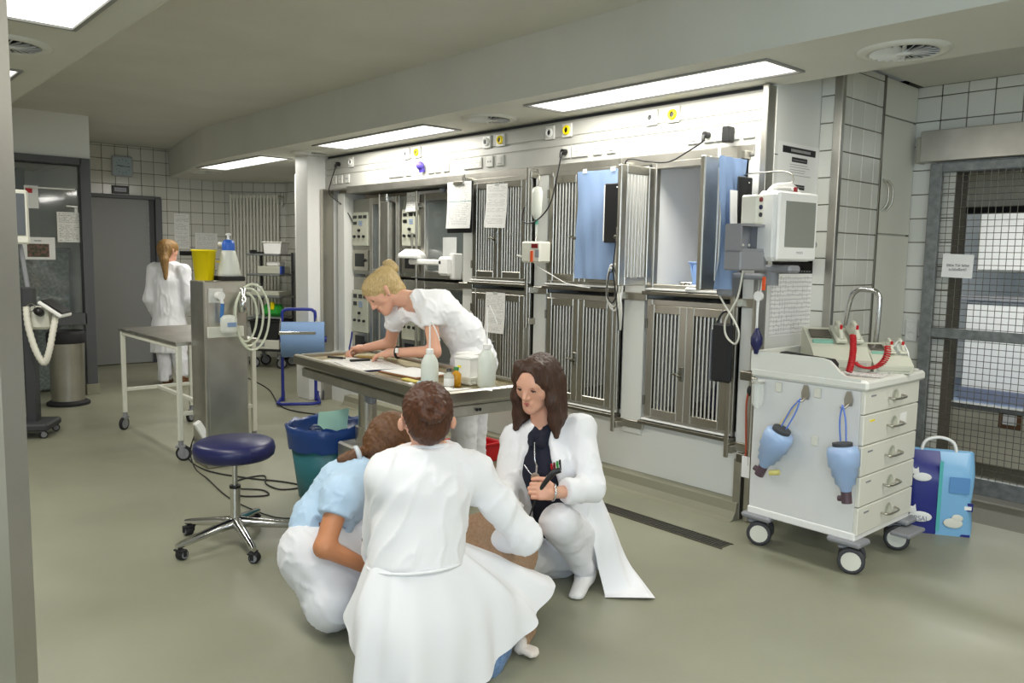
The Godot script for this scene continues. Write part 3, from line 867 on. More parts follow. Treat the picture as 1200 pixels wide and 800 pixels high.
func make_incubators() -> void:
	var z := -4.22
	var hull := mat(Color("9b9a90"), 0.4, 0.6)
	var specs := [
		["left", -7.19, -6.31, "upper incubator beside the white post with grey control panel"],
		["right", -6.30, -5.19, "upper incubator with a white scale arm before its glass door"]]
	for i in 2:
		var s: Array = specs[i]
		for lower in [false, true]:
			var y0 := 0.48 if lower else 1.30
			var y1 := 1.27 if lower else 2.04
			var lab: String = s[3] if not lower else (["lower incubator unit behind the leaning woman's arm", "lower incubator unit behind the leaning woman's back"][i])
			var t := thing("incubator", lab, "incubator", Vector3.ZERO, 0.0, "built-in steel incubators")
			var xd: float = s[1] + (0.36 if i == 0 else 0.34)      # where the door starts
			# carcass with a hollow chamber behind the glass
			var c := Sh.new()
			c.box(Vector3((s[1] + xd) / 2, (y0 + y1) / 2, z - 0.25), Vector3(xd - s[1], y1 - y0, 0.5), 0.004)
			c.box(Vector3((xd + s[2]) / 2, y1 - 0.02, z - 0.25), Vector3(s[2] - xd, 0.04, 0.5), 0.004)
			c.box(Vector3((xd + s[2]) / 2, y0 + 0.02, z - 0.25), Vector3(s[2] - xd, 0.04, 0.5), 0.004)
			c.box(Vector3(s[2] - 0.02, (y0 + y1) / 2, z - 0.25), Vector3(0.04, y1 - y0, 0.5), 0.004)
			c.box(Vector3((xd + s[2]) / 2, (y0 + y1) / 2, z - 0.5), Vector3(s[2] - xd, y1 - y0, 0.02))
			part("carcass", c, hull, t)
			var px1 := xd - 0.05
			control_panel(t, s[1] + 0.02, px1, (y1 - 0.46) if not lower else (y1 - 0.55), y1 - 0.13, z)
			# small gauge window under the panel
			var gy := y0 + 0.04
			var gw := part("gauge_window", span(Vector3(s[1] + 0.02, gy, z), Vector3(px1, gy + 0.2, z + 0.025), 0.004), M.steel, t)
			part("pane", span(Vector3(s[1] + 0.07, gy + 0.035, z + 0.022), Vector3(px1 - 0.07, gy + 0.165, z + 0.03), 0.002), M.black, gw)
			part("knob", Sh.new().cyl(Vector3(px1 - 0.05, gy + 0.1, z + 0.02), Vector3(px1 - 0.05, gy + 0.1, z + 0.05), 0.016, 10), M.black, gw)
			# glass door in a broad steel frame
			var fw := 0.06
			var df := Sh.new()
			df.box(Vector3(xd + fw / 2, (y0 + y1) / 2, z + 0.02), Vector3(fw, y1 - y0, 0.04), 0.004)
			df.box(Vector3(s[2] - fw / 2, (y0 + y1) / 2, z + 0.02), Vector3(fw, y1 - y0, 0.04), 0.004)
			df.box(Vector3((xd + s[2]) / 2, y1 - fw / 2, z + 0.02), Vector3(s[2] - xd - 2 * fw, fw, 0.04), 0.004)
			df.box(Vector3((xd + s[2]) / 2, y0 + fw / 2, z + 0.02), Vector3(s[2] - xd - 2 * fw, fw, 0.04), 0.004)
			var dd := part("door", df, M.steel2, t)
			part("pane", span(Vector3(xd + fw, y0 + fw, z + 0.01), Vector3(s[2] - fw, y1 - fw, z + 0.018)), M.glass, dd)
			if i == 0:
				part("steel_column", span(Vector3(-6.56, y0 + 0.05, z + 0.02), Vector3(-6.40, y1 - 0.05, z + 0.1), 0.008), M.steel2, t)
				part("cap", Sh.new().cyl(Vector3(-6.48, y1 - 0.05, z + 0.06), Vector3(-6.48, y1 + 0.02, z + 0.06), 0.025, 12), M.chrome, t)
			part("door_rod", Sh.new().cyl(Vector3(xd + 0.28 if i == 0 else xd + 0.02, y0, z + 0.1), Vector3(xd + 0.28 if i == 0 else xd + 0.02, y1 + 0.02, z + 0.1), 0.012, 8).box(Vector3(xd + 0.28 if i == 0 else xd + 0.02, y1 - 0.1, z + 0.06), Vector3(0.03, 0.04, 0.09), 0.004), M.steel, t)
	# typed notice above the second panel
	var pn := thing("paper_sheet", "typed notice taped above the second incubator panel", "paper", Vector3(-6.09, 2.06, z + 0.03))
	part("sheet", sheet(0.2, 0.17, 4, 4, curl), print_mat(print_tex(96, 80, 5, "note")), pn)
	# white weighing arm in front of the right incubator
	var sc := thing("scale_arm", "white swivel arm with a small pan before the incubator glass", "scale", Vector3(-5.8, 1.33, z + 0.12))
	part("head", Sh.new().lathe([Vector2(0.0, 0.14), Vector2(0.13, 0.14), Vector2(0.12, 0.18), Vector2(0.06, 0.22), Vector2(0.0, 0.22)], 20, Transform3D(Basis(), Vector3(-0.18, 0, 0))), M.white, sc)
	part("arm", Sh.new().box(Vector3(0.05, 0.11, 0.0), Vector3(0.5, 0.05, 0.06), 0.012), M.white, sc)
	part("joint", Sh.new().box(Vector3(0.32, 0.08, -0.02), Vector3(0.16, 0.16, 0.1), 0.02), M.white, sc)
	part("mount", Sh.new().box(Vector3(0.40, 0.08, -0.05), Vector3(0.06, 0.22, 0.1), 0.01), M.white, sc)
	part("rod", Sh.new().cyl(Vector3(-0.18, 0.2, 0), Vector3(-0.18, 0.36, 0), 0.012, 8), M.steel, sc)
	# bottles behind the glass of the right incubator
	var bt := bottle("spray_bottle", "blue topped bottle behind the incubator glass", Vector3(-5.5, 1.345, z - 0.12), 0.045, 0.2, M.clear, mat(Color("6f93d0"), 0.4))
	bt.set_meta("group", "")
	var pp := thing("paper_sheet", "white papers standing behind the incubator glass", "paper", Vector3(-5.72, 1.66, z - 0.1))
	part("sheet", sheet(0.2, 0.31, 3, 3, flat), M.paper, pp)
	for a in [[-5.83, 2.045, "small jar on the incubator top next to the typed notice"], [-5.62, 2.045, "small jar on the incubator top next to the clipboard"]]:
		var jar := thing("small_jar", a[2], "jar", Vector3(a[0], a[1], z - 0.1), 0.0, "jars on the incubator")
		part("body", Sh.new().lathe([Vector2(0.0, 0.0), Vector2(0.03, 0.0), Vector2(0.03, 0.05), Vector2(0.0, 0.05)], 14, Transform3D(), false), M.white, jar)
		part("lid", Sh.new().lathe([Vector2(0.032, 0.045), Vector2(0.032, 0.06), Vector2(0.0, 0.06)], 14, Transform3D(), false), M.white, jar)

func bottle(called: String, label: String, at: Vector3, r: float, h: float, body: Material, cap: Material, tip := 0.0) -> Node3D:
	var t := thing(called, label, "bottle", at)
	part("body", Sh.new().lathe([Vector2(0.0, 0.0), Vector2(r * 0.95, 0.0), Vector2(r, 0.006), Vector2(r, h * 0.6), Vector2(r * 0.92, h * 0.72), Vector2(r * 0.6, h * 0.87), Vector2(r * 0.38, h * 0.92), Vector2(r * 0.38, h)], 24), body, t)
	part("cap", Sh.new().lathe([Vector2(r * 0.44, h * 0.93), Vector2(r * 0.44, h * 1.04), Vector2(r * 0.3, h * 1.06), Vector2(0.0, h * 1.06)], 16, Transform3D(), false), cap, t)
	if tip > 0.0:
		part("spout", Sh.new().tube([Vector3(0, h, 0), Vector3(0, h + tip, 0), Vector3(0.006, h + tip + 0.012, -0.006), Vector3(0.02, h + tip - 0.03, -0.022), Vector3(0.034, h + tip - 0.08, -0.036)], [0.005, 0.0035, 0.0035, 0.003, 0.0025], 8), M.white, t)
	return t

# ------------------------------------------------------------------ supply rail above the cages
func make_rail() -> void:
	var t := thing("supply_rail", "long white supply rail with sockets and gas outlets above the cages", "rail", Vector3(-5.0, 2.13, ZC))
	var x0 := -2.5
	var x1 := 2.51
	var b := Sh.new()
	b.prism([Vector2(-0.1, 0.0), Vector2(0.0, 0.0), Vector2(0.012, 0.012), Vector2(0.012, 0.135), Vector2(0.004, 0.14), Vector2(0.004, 0.145), Vector2(0.012, 0.15), Vector2(0.012, 0.195), Vector2(0.004, 0.2), Vector2(0.004, 0.205), Vector2(0.012, 0.21), Vector2(0.012, 0.30), Vector2(0.0, 0.315), Vector2(-0.1, 0.315)], x1 - x0,
		Transform3D(Basis(Vector3(0, 0, 1), Vector3(0, 1, 0), Vector3(-1, 0, 0)), Vector3((x0 + x1) / 2, 0, 0)))
	part("housing", b, M.rail, t)
	part("top_gap", Sh.new().box(Vector3((x0 + x1) / 2, 0.327, -0.06), Vector3(x1 - x0, 0.024, 0.08)), M.darkgrey, t)
	var xf := Basis(Vector3.RIGHT, PI / 2)
	for a in [[-6.923, 0], [-5.983, 0], [-5.821, 1], [-4.882, 0], [-4.72, 1], [-4.184, 0], [-4.014, 1], [-3.28, 0], [-3.112, 1]]:
		var p := part("gas_outlet", Sh.new().box(Vector3(a[0] + 5.0, 0.245, 0.02), Vector3(0.095, 0.095, 0.016), 0.004), M.plate, t)
		var c := Vector3(a[0] + 5.0, 0.245, 0.028)
		part("collar", Sh.new().lathe([Vector2(0.018, 0.0), Vector2(0.018, 0.012), Vector2(0.03, 0.012), Vector2(0.033, 0.0)], 20, Transform3D(xf, c)), M.yellow if a[1] == 1 else M.white, p)
		part("bore", Sh.new().lathe([Vector2(0.0, 0.004), Vector2(0.018, 0.004)], 16, Transform3D(xf, c)), M.black, p)
	var sock := [[-7.248, 0], [-7.131, 0], [-6.999, 1], [-6.233, 0], [-6.154, 0], [-6.082, 0], [-5.962, 1], [-5.62, 0], [-5.523, 0], [-5.405, 1], [-5.134, 0], [-5.058, 0], [-4.983, 0], [-4.848, 1], [-4.727, 2], [-4.017, 0], [-3.927, 0], [-3.855, 0], [-3.73, 1], [-3.609, 2], [-2.96, 2], [-2.846, 0], [-2.764, 0], [-2.68, 0], [-2.58, 1]]
	for a in sock:
		var p := part("socket", Sh.new().box(Vector3(a[0] + 5.0, 0.095, 0.018), Vector3(0.078, 0.082, 0.014), 0.004), M.plate, t)
		var c := Vector3(a[0] + 5.0, 0.095, 0.025)
		if a[1] == 0:
			part("recess", Sh.new().lathe([Vector2(0.0, -0.002), Vector2(0.018, -0.002), Vector2(0.021, 0.003), Vector2(0.026, 0.003)], 18, Transform3D(xf, c)), M.cream, p)
			part("contact", Sh.new().cyl(c + Vector3(-0.009, 0, 0.0), c + Vector3(-0.009, 0, 0.002), 0.003, 6).cyl(c + Vector3(0.009, 0, 0.0), c + Vector3(0.009, 0, 0.002), 0.003, 6), M.darkgrey, p)
		elif a[1] == 1:
			part("contact", Sh.new().cyl(c + Vector3(-0.014, 0, 0), c + Vector3(-0.014, 0, 0.003), 0.007, 8).cyl(c + Vector3(0.014, 0, 0), c + Vector3(0.014, 0, 0.003), 0.007, 8), M.midgrey, p)
		else:
			part("rocker", Sh.new().box(c + Vector3(0, 0, 0.002), Vector3(0.05, 0.05, 0.008), 0.003), M.plate, p)
	# things plugged in
	var f := ZC + 0.03
	var plug := func(called: String, x: float, y: float, label: String, pts: Array) -> void:
		var n := thing(called, label, "cable", Vector3(x, y, f), 0.0)
		part("plug", Sh.new().cyl(Vector3(0, 0, 0), Vector3(0, 0, 0.035), 0.02, 12).tube([Vector3(0, 0, 0.03), Vector3(0, -0.012, 0.045), Vector3(0, -0.04, 0.045)], 0.011, 8), M.black, n)
		var w := []
		for q in pts: w.append(q - Vector3(x, y, f))
		part("cord", Sh.new().tube(curve_pts(w), 0.005, 6), M.black, n)
	plug.call("mains_cable", -7.13, 2.37, "black cord plugged in at the white post end of the rail", [Vector3(-7.13, 2.33, f + 0.045), Vector3(-7.25, 2.2, f + 0.03), Vector3(-7.33, 2.09, f), Vector3(-7.25, 1.98, f - 0.1), Vector3(-7.17, 1.85, f - 0.15), Vector3(-7.15, 1.75, f - 0.18)])
	plug.call("mains_cable", -4.017, 2.225, "black power cord looping down to the infusion pump", [Vector3(-4.017, 2.185, f + 0.045), Vector3(-4.05, 2.0, f + 0.06), Vector3(-4.1, 1.85, f + 0.07), Vector3(-4.22, 1.75, f + 0.09), Vector3(-4.38, 1.76, f + 0.06), Vector3(-4.4, 1.86, f + 0.03)])
	plug.call("mains_cable", -2.846, 2.225, "black cord running left to the open cage door", [Vector3(-2.846, 2.185, f + 0.045), Vector3(-2.95, 2.13, f + 0.06), Vector3(-3.08, 2.085, f + 0.06), Vector3(-3.25, 2.1, f + 0.05), Vector3(-3.38, 2.125, f + 0.05), Vector3(-3.44, 2.1, f + 0.04), Vector3(-3.45, 1.95, f + 0.04), Vector3(-3.44, 1.6, f + 0.05)])
	var ad := thing("power_adapter", "black wall adapter with a white lead at the rail end", "adapter", Vector3(-2.69, 2.21, f))
	part("body", Sh.new().box(Vector3(0, 0, 0.03), Vector3(0.05, 0.09, 0.06), 0.006), M.black, ad)
	part("lead", Sh.new().tube(curve_pts([Vector3(-0.05, -0.05, 0.02), Vector3(-0.04, -0.1, 0.05), Vector3(0.0, -0.17, 0.08), Vector3(0.02, -0.24, 0.1), Vector3(0.03, -0.3, 0.09)]), 0.008, 8), M.white, ad)
	part("purple_knob", Sh.new().ball(Vector3(-0.731, 0.125, 0.053), Vector3(0.04, 0.036, 0.034), 16).cyl(Vector3(-0.731, 0.075, 0.03), Vector3(-0.731, 0.105, 0.04), 0.026, 12), M.purple, t, "purple rounded cap")

# ------------------------------------------------------------------ papers, drapes, pumps on the cage wall
func make_wall_things() -> void:
	# clock and door sign on the back wall
	var ck := thing("wall_clock", "square silver framed wall clock above the grey door", "clock", Vector3(-11.235, 2.567, -3.2), PI / 2)
	part("frame", Sh.new().box(Vector3(0, 0, 0.015), Vector3(0.25, 0.26, 0.04), 0.012), mat(Color("b9bdc4"), 0.4), ck)
	part("face", Sh.new().box(Vector3(0, 0, 0.032), Vector3(0.195, 0.205, 0.01)), mat(Color("b4c6cc"), 0.4), ck)
	part("hour_hand", Sh.new().box(Vector3(-0.03, 0.004, 0.039), Vector3(0.07, 0.009, 0.002), 0.0, Basis(Vector3.BACK, -0.12)), M.black, ck)
	part("minute_hand", Sh.new().box(Vector3(0.035, -0.002, 0.042), Vector3(0.1, 0.006, 0.002), 0.0, Basis(Vector3.BACK, -0.05)), M.black, ck)
	for k in 12:
		var a := TAU * k / 12
		part("hour_mark", Sh.new().box(Vector3(sin(a) * 0.082, cos(a) * 0.085, 0.038), Vector3(0.005, 0.014, 0.002), 0.0, Basis(Vector3.BACK, -a)), M.darkgrey, ck)
	var sg := thing("door_sign", "black framed sign plate over the grey door", "sign", Vector3(-11.235, 2.27, -3.17), PI / 2)
	part("frame", Sh.new().box(Vector3(0, 0, 0.008), Vector3(0.2, 0.105, 0.016), 0.004), M.black, sg)
	part("plate", Sh.new().box(Vector3(0, 0, 0.014), Vector3(0.145, 0.05, 0.006)), mat(Color("b6b9c4"), 0.5), sg)
	for k in 4:
		part("letter_stroke", Sh.new().box(Vector3(-0.045 + k * 0.03, 0, 0.018), Vector3(0.022, 0.014, 0.001)), M.midgrey, sg)
	for a in [[2.0, -3.94, 0.2, 0.47, 11, "tall typed sheet taped to the tiles by the door"], [1.75, -4.27, 0.31, 0.22, 12, "wide pale sheet taped to the tiles near the radiator"]]:
		var o := thing("paper_sheet", a[5], "paper", Vector3(-11.236, a[0], a[1]), PI / 2)
		part("sheet", sheet(a[2], a[3], 3, 4, flat), print_mat(print_tex(96, 128, a[4], "page")), o)
	solo("black_strip", Sh.new().box(Vector3.ZERO, Vector3(0.2, 0.055, 0.02), 0.004).box(Vector3(0, 0, 0.012), Vector3(0.16, 0.03, 0.01), 0.003), M.black, "short black holder strip on the tiles", "holder", Vector3(-11.228, 1.47, -4.0), PI / 2)
	# posters on the white panel
	var po := thing("wall_poster", "printed emergency poster with black title bars on the white panel", "poster", Vector3(-2.446, 2.17, -4.36), PI / 2)
	part("sheet", sheet(0.46, 0.72, 2, 2, flat), print_mat(print_tex(160, 270, 3, "poster")), po)
	var pt := thing("wall_chart", "tabular dosage chart under the monitor on the white panel", "chart", Vector3(-2.446, 1.53, -4.36), PI / 2)
	part("sheet", sheet(0.46, 0.46, 2, 2, flat), print_mat(print_tex(180, 260, 4, "table")), pt)
	# clipboard and sheets
	var cb := thing("clipboard", "black clipboard with a filled chart hanging beside the incubator", "clipboard", Vector3(-5.11, 2.08, -3.955), 0.06)
	part("board", Sh.new().box(Vector3(0, -0.2, -0.003), Vector3(0.3, 0.4, 0.006), 0.003), M.black, cb)
	part("sheet", sheet(0.285, 0.365, 4, 5, curl), print_mat(print_tex(128, 170, 21, "chart")), cb)
	part("clip", Sh.new().box(Vector3(0, -0.012, 0.01), Vector3(0.12, 0.03, 0.018), 0.004), M.steel, cb)
	var sheets := [[-4.7, 2.045, 0.245, 0.33, "loose white sheet on the upper cage door beside the clipboard", -0.03], [-4.7, 1.225, 0.23, 0.31, "loose white sheet on the lower cage door behind the bottle", 0.0]]
	for k in 2:
		var a: Array = sheets[k]
		var o := thing("paper_sheet", a[4], "paper", Vector3(a[0], a[1], ZC + 0.062))
		o.rotation.z = a[5]
		part("sheet", sheet(a[2], a[3], 5, 6, curl), print_mat(print_tex(110, 150, 31 + k, "page")), o)
		part("tape", Sh.new().box(Vector3(0, -0.005, 0.0075), Vector3(0.05, 0.018, 0.001)), M.clear, o)
	# blue drape over the cage door
	var dr := thing("blue_drape", "blue surgical drape hung over the right door of the cage", "drape", Vector3(-3.655, 2.075, ZC + 0.06))
	part("cloth", sheet(0.39, 0.715, 16, 24, func(u: float, v: float) -> Vector3:
		return Vector3(0.006 * sin(v * 5.0), 0, 0.012 + 0.008 * sin(u * 9.0 + v * 3.0) + 0.006 * sin(u * 23.0 - v * 5.0) * v + 0.004 * cos(v * 11.0 + u * 4.0))), M.drape, dr)
	for x in [-0.12, 0.13]:
		part("tape", Sh.new().box(Vector3(x, 0.0, 0.026), Vector3(0.04, 0.03, 0.002)), M.clear, dr)
	# black flat holders
	var tab := thing("flat_tablet", "black flat panel with a white edge before the blue drape", "panel", Vector3(-3.49, 1.60, ZC + 0.1), 0.18)
	part("plate", Sh.new().box(Vector3(0, 0.19, 0.0), Vector3(0.15, 0.38, 0.012), 0.01), M.black, tab)
	part("edge", Sh.new().box(Vector3(-0.076, 0.19, 0.0), Vector3(0.008, 0.36, 0.014), 0.003), M.white, tab)
	part("led", Sh.new().box(Vector3(0.02, 0.355, 0.008), Vector3(0.008, 0.008, 0.003)), M.white, tab)
	# drape, sheet and panel on the open right cage door (its front faces +x)
	var xo := -2.575
	var d2 := thing("blue_drape", "blue drape tied over the opened right cage door", "drape", Vector3(xo, 2.06, -3.868), PI / 2)
	part("cloth", sheet(0.26, 0.72, 12, 24, func(u: float, v: float) -> Vector3:
		return Vector3(0.03 * sin(v * 2.2) * (1.0 - u), 0, 0.014 + 0.014 * sin(u * 8.0 + v * 4.0) * (0.3 + v) + 0.008 * sin(u * 19.0 - v * 7.0))), M.drape, d2)
	var b2 := thing("flat_tablet", "black flat panel on the opened right cage door", "panel", Vector3(xo + 0.045, 1.58, -3.945), PI / 2)
	part("plate", Sh.new().box(Vector3(0.0, 0.19, 0), Vector3(0.14, 0.38, 0.012), 0.008), M.black, b2)
	part("led", Sh.new().box(Vector3(0.03, 0.35, 0.008), Vector3(0.008, 0.008, 0.003)), M.white, b2)
	var s2 := thing("paper_sheet", "white sheet between the blue drape and the black panel", "paper", Vector3(xo + 0.04, 1.88, -3.84), PI / 2)
	part("sheet", sheet(0.07, 0.3, 3, 5, curl), M.paper, s2)
	# black pouch on the lower right cage
	var po2 := thing("black_pouch", "black fabric pouch hanging on the lower right cage", "pouch", Vector3(-2.64, 0.80, ZC + 0.075))
	part("bag", Sh.new().box(Vector3(0, 0.17, 0.02), Vector3(0.13, 0.34, 0.035), 0.012), M.rubber, po2)
	part("strap", Sh.new().tube(curve_pts([Vector3(-0.05, 0.33, 0.02), Vector3(-0.02, 0.4, 0.0), Vector3(0.03, 0.4, 0.0), Vector3(0.05, 0.33, 0.02)]), 0.006, 6), M.rubber, po2)
	part("flap_edge", Sh.new().box(Vector3(-0.068, 0.15, 0.03), Vector3(0.006, 0.3, 0.025), 0.002), M.midgrey, po2)
	# infusion bag and pump on the rail
	var iv := thing("infusion_bag", "clear infusion bag hanging from the rail above the pump", "infusion", Vector3(-4.22, 2.0, ZC + 0.1))
	part("bag", Sh.new().lathe([Vector2(0.0, -0.24), Vector2(0.02, -0.235), Vector2(0.05, -0.19), Vector2(0.055, -0.05), Vector2(0.04, -0.01), Vector2(0.0, 0.0)], 16, Transform3D(Basis.from_scale(Vector3(1, 1, 0.45)))), M.milky, iv)
	part("hook", Sh.new().tube(curve_pts([Vector3(0, -0.01, 0), Vector3(0.01, 0.05, -0.01), Vector3(-0.02, 0.11, -0.02), Vector3(-0.08, 0.13, -0.03)]), 0.004, 6), M.steel, iv)
	part("drip_chamber", Sh.new().lathe([Vector2(0.0, -0.36), Vector2(0.008, -0.35), Vector2(0.012, -0.27), Vector2(0.0, -0.24)], 10), M.clear, iv)
	part("green_cap", Sh.new().cyl(Vector3(0, -0.27, 0), Vector3(0, -0.235, 0), 0.013, 10), mat(Color("5f9f8c"), 0.5), iv)
	part("tube", Sh.new().tube(curve_pts([Vector3(0, -0.35, 0), Vector3(0.0, -0.5, 0.02), Vector3(0.04, -0.56, 0.03), Vector3(0.18, -0.62, 0.02), Vector3(0.33, -0.68, 0.0), Vector3(0.5, -0.7, -0.04)]), 0.004, 6), M.white, iv)
	var pu := thing("infusion_pump", "grey infusion pump with a red display clamped to the rail", "pump", Vector3(-4.2, 1.46, ZC + 0.12))
	part("body", Sh.new().box(Vector3(0, 0.075, 0), Vector3(0.2, 0.15, 0.11), 0.012), M.cream, pu)
	part("display", Sh.new().box(Vector3(0.045, 0.118, 0.056), Vector3(0.065, 0.03, 0.006), 0.002), M.ledred, pu)
	part("keypad", Sh.new().box(Vector3(0.07, 0.065, 0.056), Vector3(0.04, 0.055, 0.004), 0.001), M.midgrey, pu)
	part("orange_tag", Sh.new().box(Vector3(0.02, 0.045, 0.06), Vector3(0.028, 0.08, 0.006), 0.002), M.orange, pu)
	part("clamp_lever", Sh.new().tube([Vector3(-0.1, 0.03, 0), Vector3(-0.19, 0.05, 0.01)], 0.008, 8), M.white, pu)
	part("clamp", Sh.new().box(Vector3(-0.11, 0.06, -0.02), Vector3(0.04, 0.05, 0.05), 0.006), M.steel, pu)
	# coiled tubing hung on the third rail
	for k in 3:
		var tb := thing("tubing_loop", ["white tubing loop hung beside the open cage", "beige tubing loop hung beside the open cage", "thin black cable loop hung beside the open cage"][k], "tubing", Vector3(-3.46, 1.2, ZC + 0.1 + k * 0.012))
		var r := 0.13 - k * 0.02
		var pts := [Vector3(0.02, 0.82 - 0.3 * k, -0.02), Vector3(0.02, 0.45, 0.0)]
		for j in 13:
			var a := PI * 0.5 + TAU * j / 12
			pts.append(Vector3(cos(a) * r * 0.5 - 0.01, sin(a) * r * 1.2 + 0.12, 0.004 * sin(j * 2.0)))
		pts.append(Vector3(0.06, 0.0 - 0.05 * k, 0.01))
		pts.append(Vector3(0.05, -0.16, 0.0))
		part("hose", Sh.new().tube(curve_pts(pts, 4), [0.0075, 0.006, 0.004][k], 6), [M.white, M.cream, M.black][k], tb)
		part("clip", Sh.new().box(Vector3(0.02, 0.46, -0.03), Vector3(0.02, 0.02, 0.05), 0.003), M.midgrey, tb)
	make_monitor()

func make_monitor() -> void:
	# patient monitor on a swivel arm, screen towards +x
	var t := thing("patient_monitor", "white patient monitor with a dark screen on a wall arm", "monitor", Vector3(-2.2, 1.5, -3.9), deg_to_rad(84))
	part("housing", Sh.new().box(Vector3(0, 0.18, -0.05), Vector3(0.34, 0.36, 0.13), 0.022), M.white, t)
	part("bezel", Sh.new().box(Vector3(0, 0.18, 0.02), Vector3(0.33, 0.35, 0.02), 0.01), M.white, t)
	var sc := mat(Color("8d8f86"), 0.25)
	part("screen", Sh.new().box(Vector3(0.015, 0.19, 0.029), Vector3(0.255, 0.235, 0.006), 0.002), sc, t)
	text_on(t, "PHILIPS", 0.016, Vector3(0.02, 0.045, 0.0305), M.midgrey)
	part("handle", Sh.new().tube(curve_pts([Vector3(-0.15, 0.35, -0.05), Vector3(-0.1, 0.385, -0.05), Vector3(0.03, 0.395, -0.05), Vector3(0.1, 0.36, -0.05)]), 0.013, 8), M.white, t)
	part("alarm_lamp", Sh.new().box(Vector3(0.03, 0.372, -0.02), Vector3(0.012, 0.03, 0.02), 0.003), M.ledred, t)
	part("side_tab", Sh.new().box(Vector3(0.172, 0.33, -0.02), Vector3(0.012, 0.05, 0.03), 0.003), mat(Color("86a8b8"), 0.4), t)
	part("knob", Sh.new().cyl(Vector3(0.165, 0.09, 0.0), Vector3(0.19, 0.09, 0.0), 0.018, 12), M.midgrey, t)
	var rk := part("module_rack", Sh.new().box(Vector3(-0.25, 0.055, -0.1), Vector3(0.2, 0.012, 0.1)).box(Vector3(-0.25, 0.18, -0.1), Vector3(0.2, 0.012, 0.1)).box(Vector3(-0.35, 0.115, -0.1), Vector3(0.012, 0.13, 0.1)).box(Vector3(-0.155, 0.115, -0.1), Vector3(0.012, 0.13, 0.1)).box(Vector3(-0.25, 0.0, -0.1), Vector3(0.21, 0.1, 0.11), 0.008).box(Vector3(-0.25, 0.115, -0.145), Vector3(0.2, 0.13, 0.012)), M.midgrey, t)
	for k in 4:
		part("stud", Sh.new().ball(Vector3(-0.33 + k * 0.05, 0.08, -0.135), Vector3(0.009, 0.009, 0.006), 8), M.cream, rk)
	var md := part("module", Sh.new().box(Vector3(-0.225, 0.26, -0.09), Vector3(0.06, 0.15, 0.1), 0.008), M.cream, t)
	for k in 3:
		part("port", Sh.new().cyl(Vector3(-0.225, 0.31 - k * 0.038, -0.04), Vector3(-0.225, 0.31 - k * 0.038, -0.035), 0.012, 10), [M.ledred, M.navy, M.darkgrey][k], md)
	# swivel arm to the rail
	var arm := thing("monitor_arm", "grey swivel arm carrying the patient monitor", "arm", Vector3(-2.6, 1.3, ZC + 0.12))
	part("wall_clamp", Sh.new().box(Vector3(0.0, 0.07, 0.0), Vector3(0.1, 0.14, 0.11), 0.012), M.midgrey, arm)
	part("lower_link", Sh.new().box(Vector3(0.13, 0.115, 0.02), Vector3(0.3, 0.035, 0.05), 0.012), M.midgrey, arm)
	part("pivot", Sh.new().cyl(Vector3(0.28, 0.07, 0.02), Vector3(0.28, 0.15, 0.02), 0.035, 14), M.midgrey, arm)
	part("upper_link", Sh.new().box(Vector3(0.33, 0.16, 0.025), Vector3(0.2, 0.04, 0.09), 0.012, Basis(Vector3.UP, -0.2)), M.midgrey, arm)
	part("cable", Sh.new().tube(curve_pts([Vector3(0.12, 0.2, 0.04), Vector3(0.1, 0.0, 0.06), Vector3(0.03, -0.13, 0.06), Vector3(0.03, -0.22, 0.05), Vector3(0.1, -0.26, 0.06), Vector3(0.12, -0.18, 0.07), Vector3(0.02, -0.05, 0.06), Vector3(-0.03, 0.0, 0.04)]), 0.006, 6), M.cream, arm)
	# drip hook on a thin rod
	var hk := thing("drip_hook", "thin steel rod with curled drip hooks above the monitor", "hook", Vector3(-2.43, 1.45, ZC + 0.08))
	part("rod", Sh.new().cyl(Vector3(0, 0, 0), Vector3(0, 0.53, 0), 0.006, 8), M.steel, hk)
	for s in [-1.0, 1.0]:
		part("arm", Sh.new().tube(curve_pts([Vector3(0, 0.53, 0), Vector3(0.1 * s, 0.53, 0.0), Vector3(0.16 * s, 0.51, 0.0), Vector3(0.165 * s, 0.47, 0), Vector3(0.13 * s, 0.465, 0)]), 0.0045, 6), M.steel, hk)
	# hand bulb hanging on a white tube, an orange clip
	var bb := thing("hand_bulb", "dark blue rubber hand bulb hanging on a white tube", "bulb", Vector3(-2.26, 1.02, -3.7))
	part("bulb", Sh.new().lathe([Vector2(0.0, 0.0), Vector2(0.01, 0.0), Vector2(0.014, 0.02), Vector2(0.03, 0.05), Vector2(0.031, 0.085), Vector2(0.014, 0.12), Vector2(0.01, 0.135), Vector2(0.0, 0.135)], 18), M.navy, bb)
	part("tube", Sh.new().tube(curve_pts([Vector3(0, 0.13, 0), Vector3(0.0, 0.25, 0.0), Vector3(0.005, 0.38, -0.02)]), 0.004, 6), M.white, bb)
	part("valve_disc", Sh.new().cyl(Vector3(0.0, 0.3, -0.006), Vector3(0.0, 0.3, 0.01), 0.025, 16), M.white, bb)
	part("orange_clip", Sh.new().box(Vector3(0.025, 0.365, 0), Vector3(0.018, 0.07, 0.012), 0.003), M.orange, bb)
	# pole with brackets beside the cart, thermometer, card
	var pl := thing("side_pole", "slim steel pole with bracket beside the drawer cart", "pole", Vector3(-2.41, 0.36, ZC + 0.13))
	part("pole", Sh.new().cyl(Vector3(0, 0, 0), Vector3(0, 0.98, 0), 0.011, 10), M.steel, pl)
	for y in [0.03, 0.5]:
		part("bracket", Sh.new().box(Vector3(-0.01, y, -0.012), Vector3(0.15, 0.05, 0.03), 0.004).box(Vector3(-0.06, y, -0.06), Vector3(0.02, 0.05, 0.11), 0.004), M.steeldark, pl)
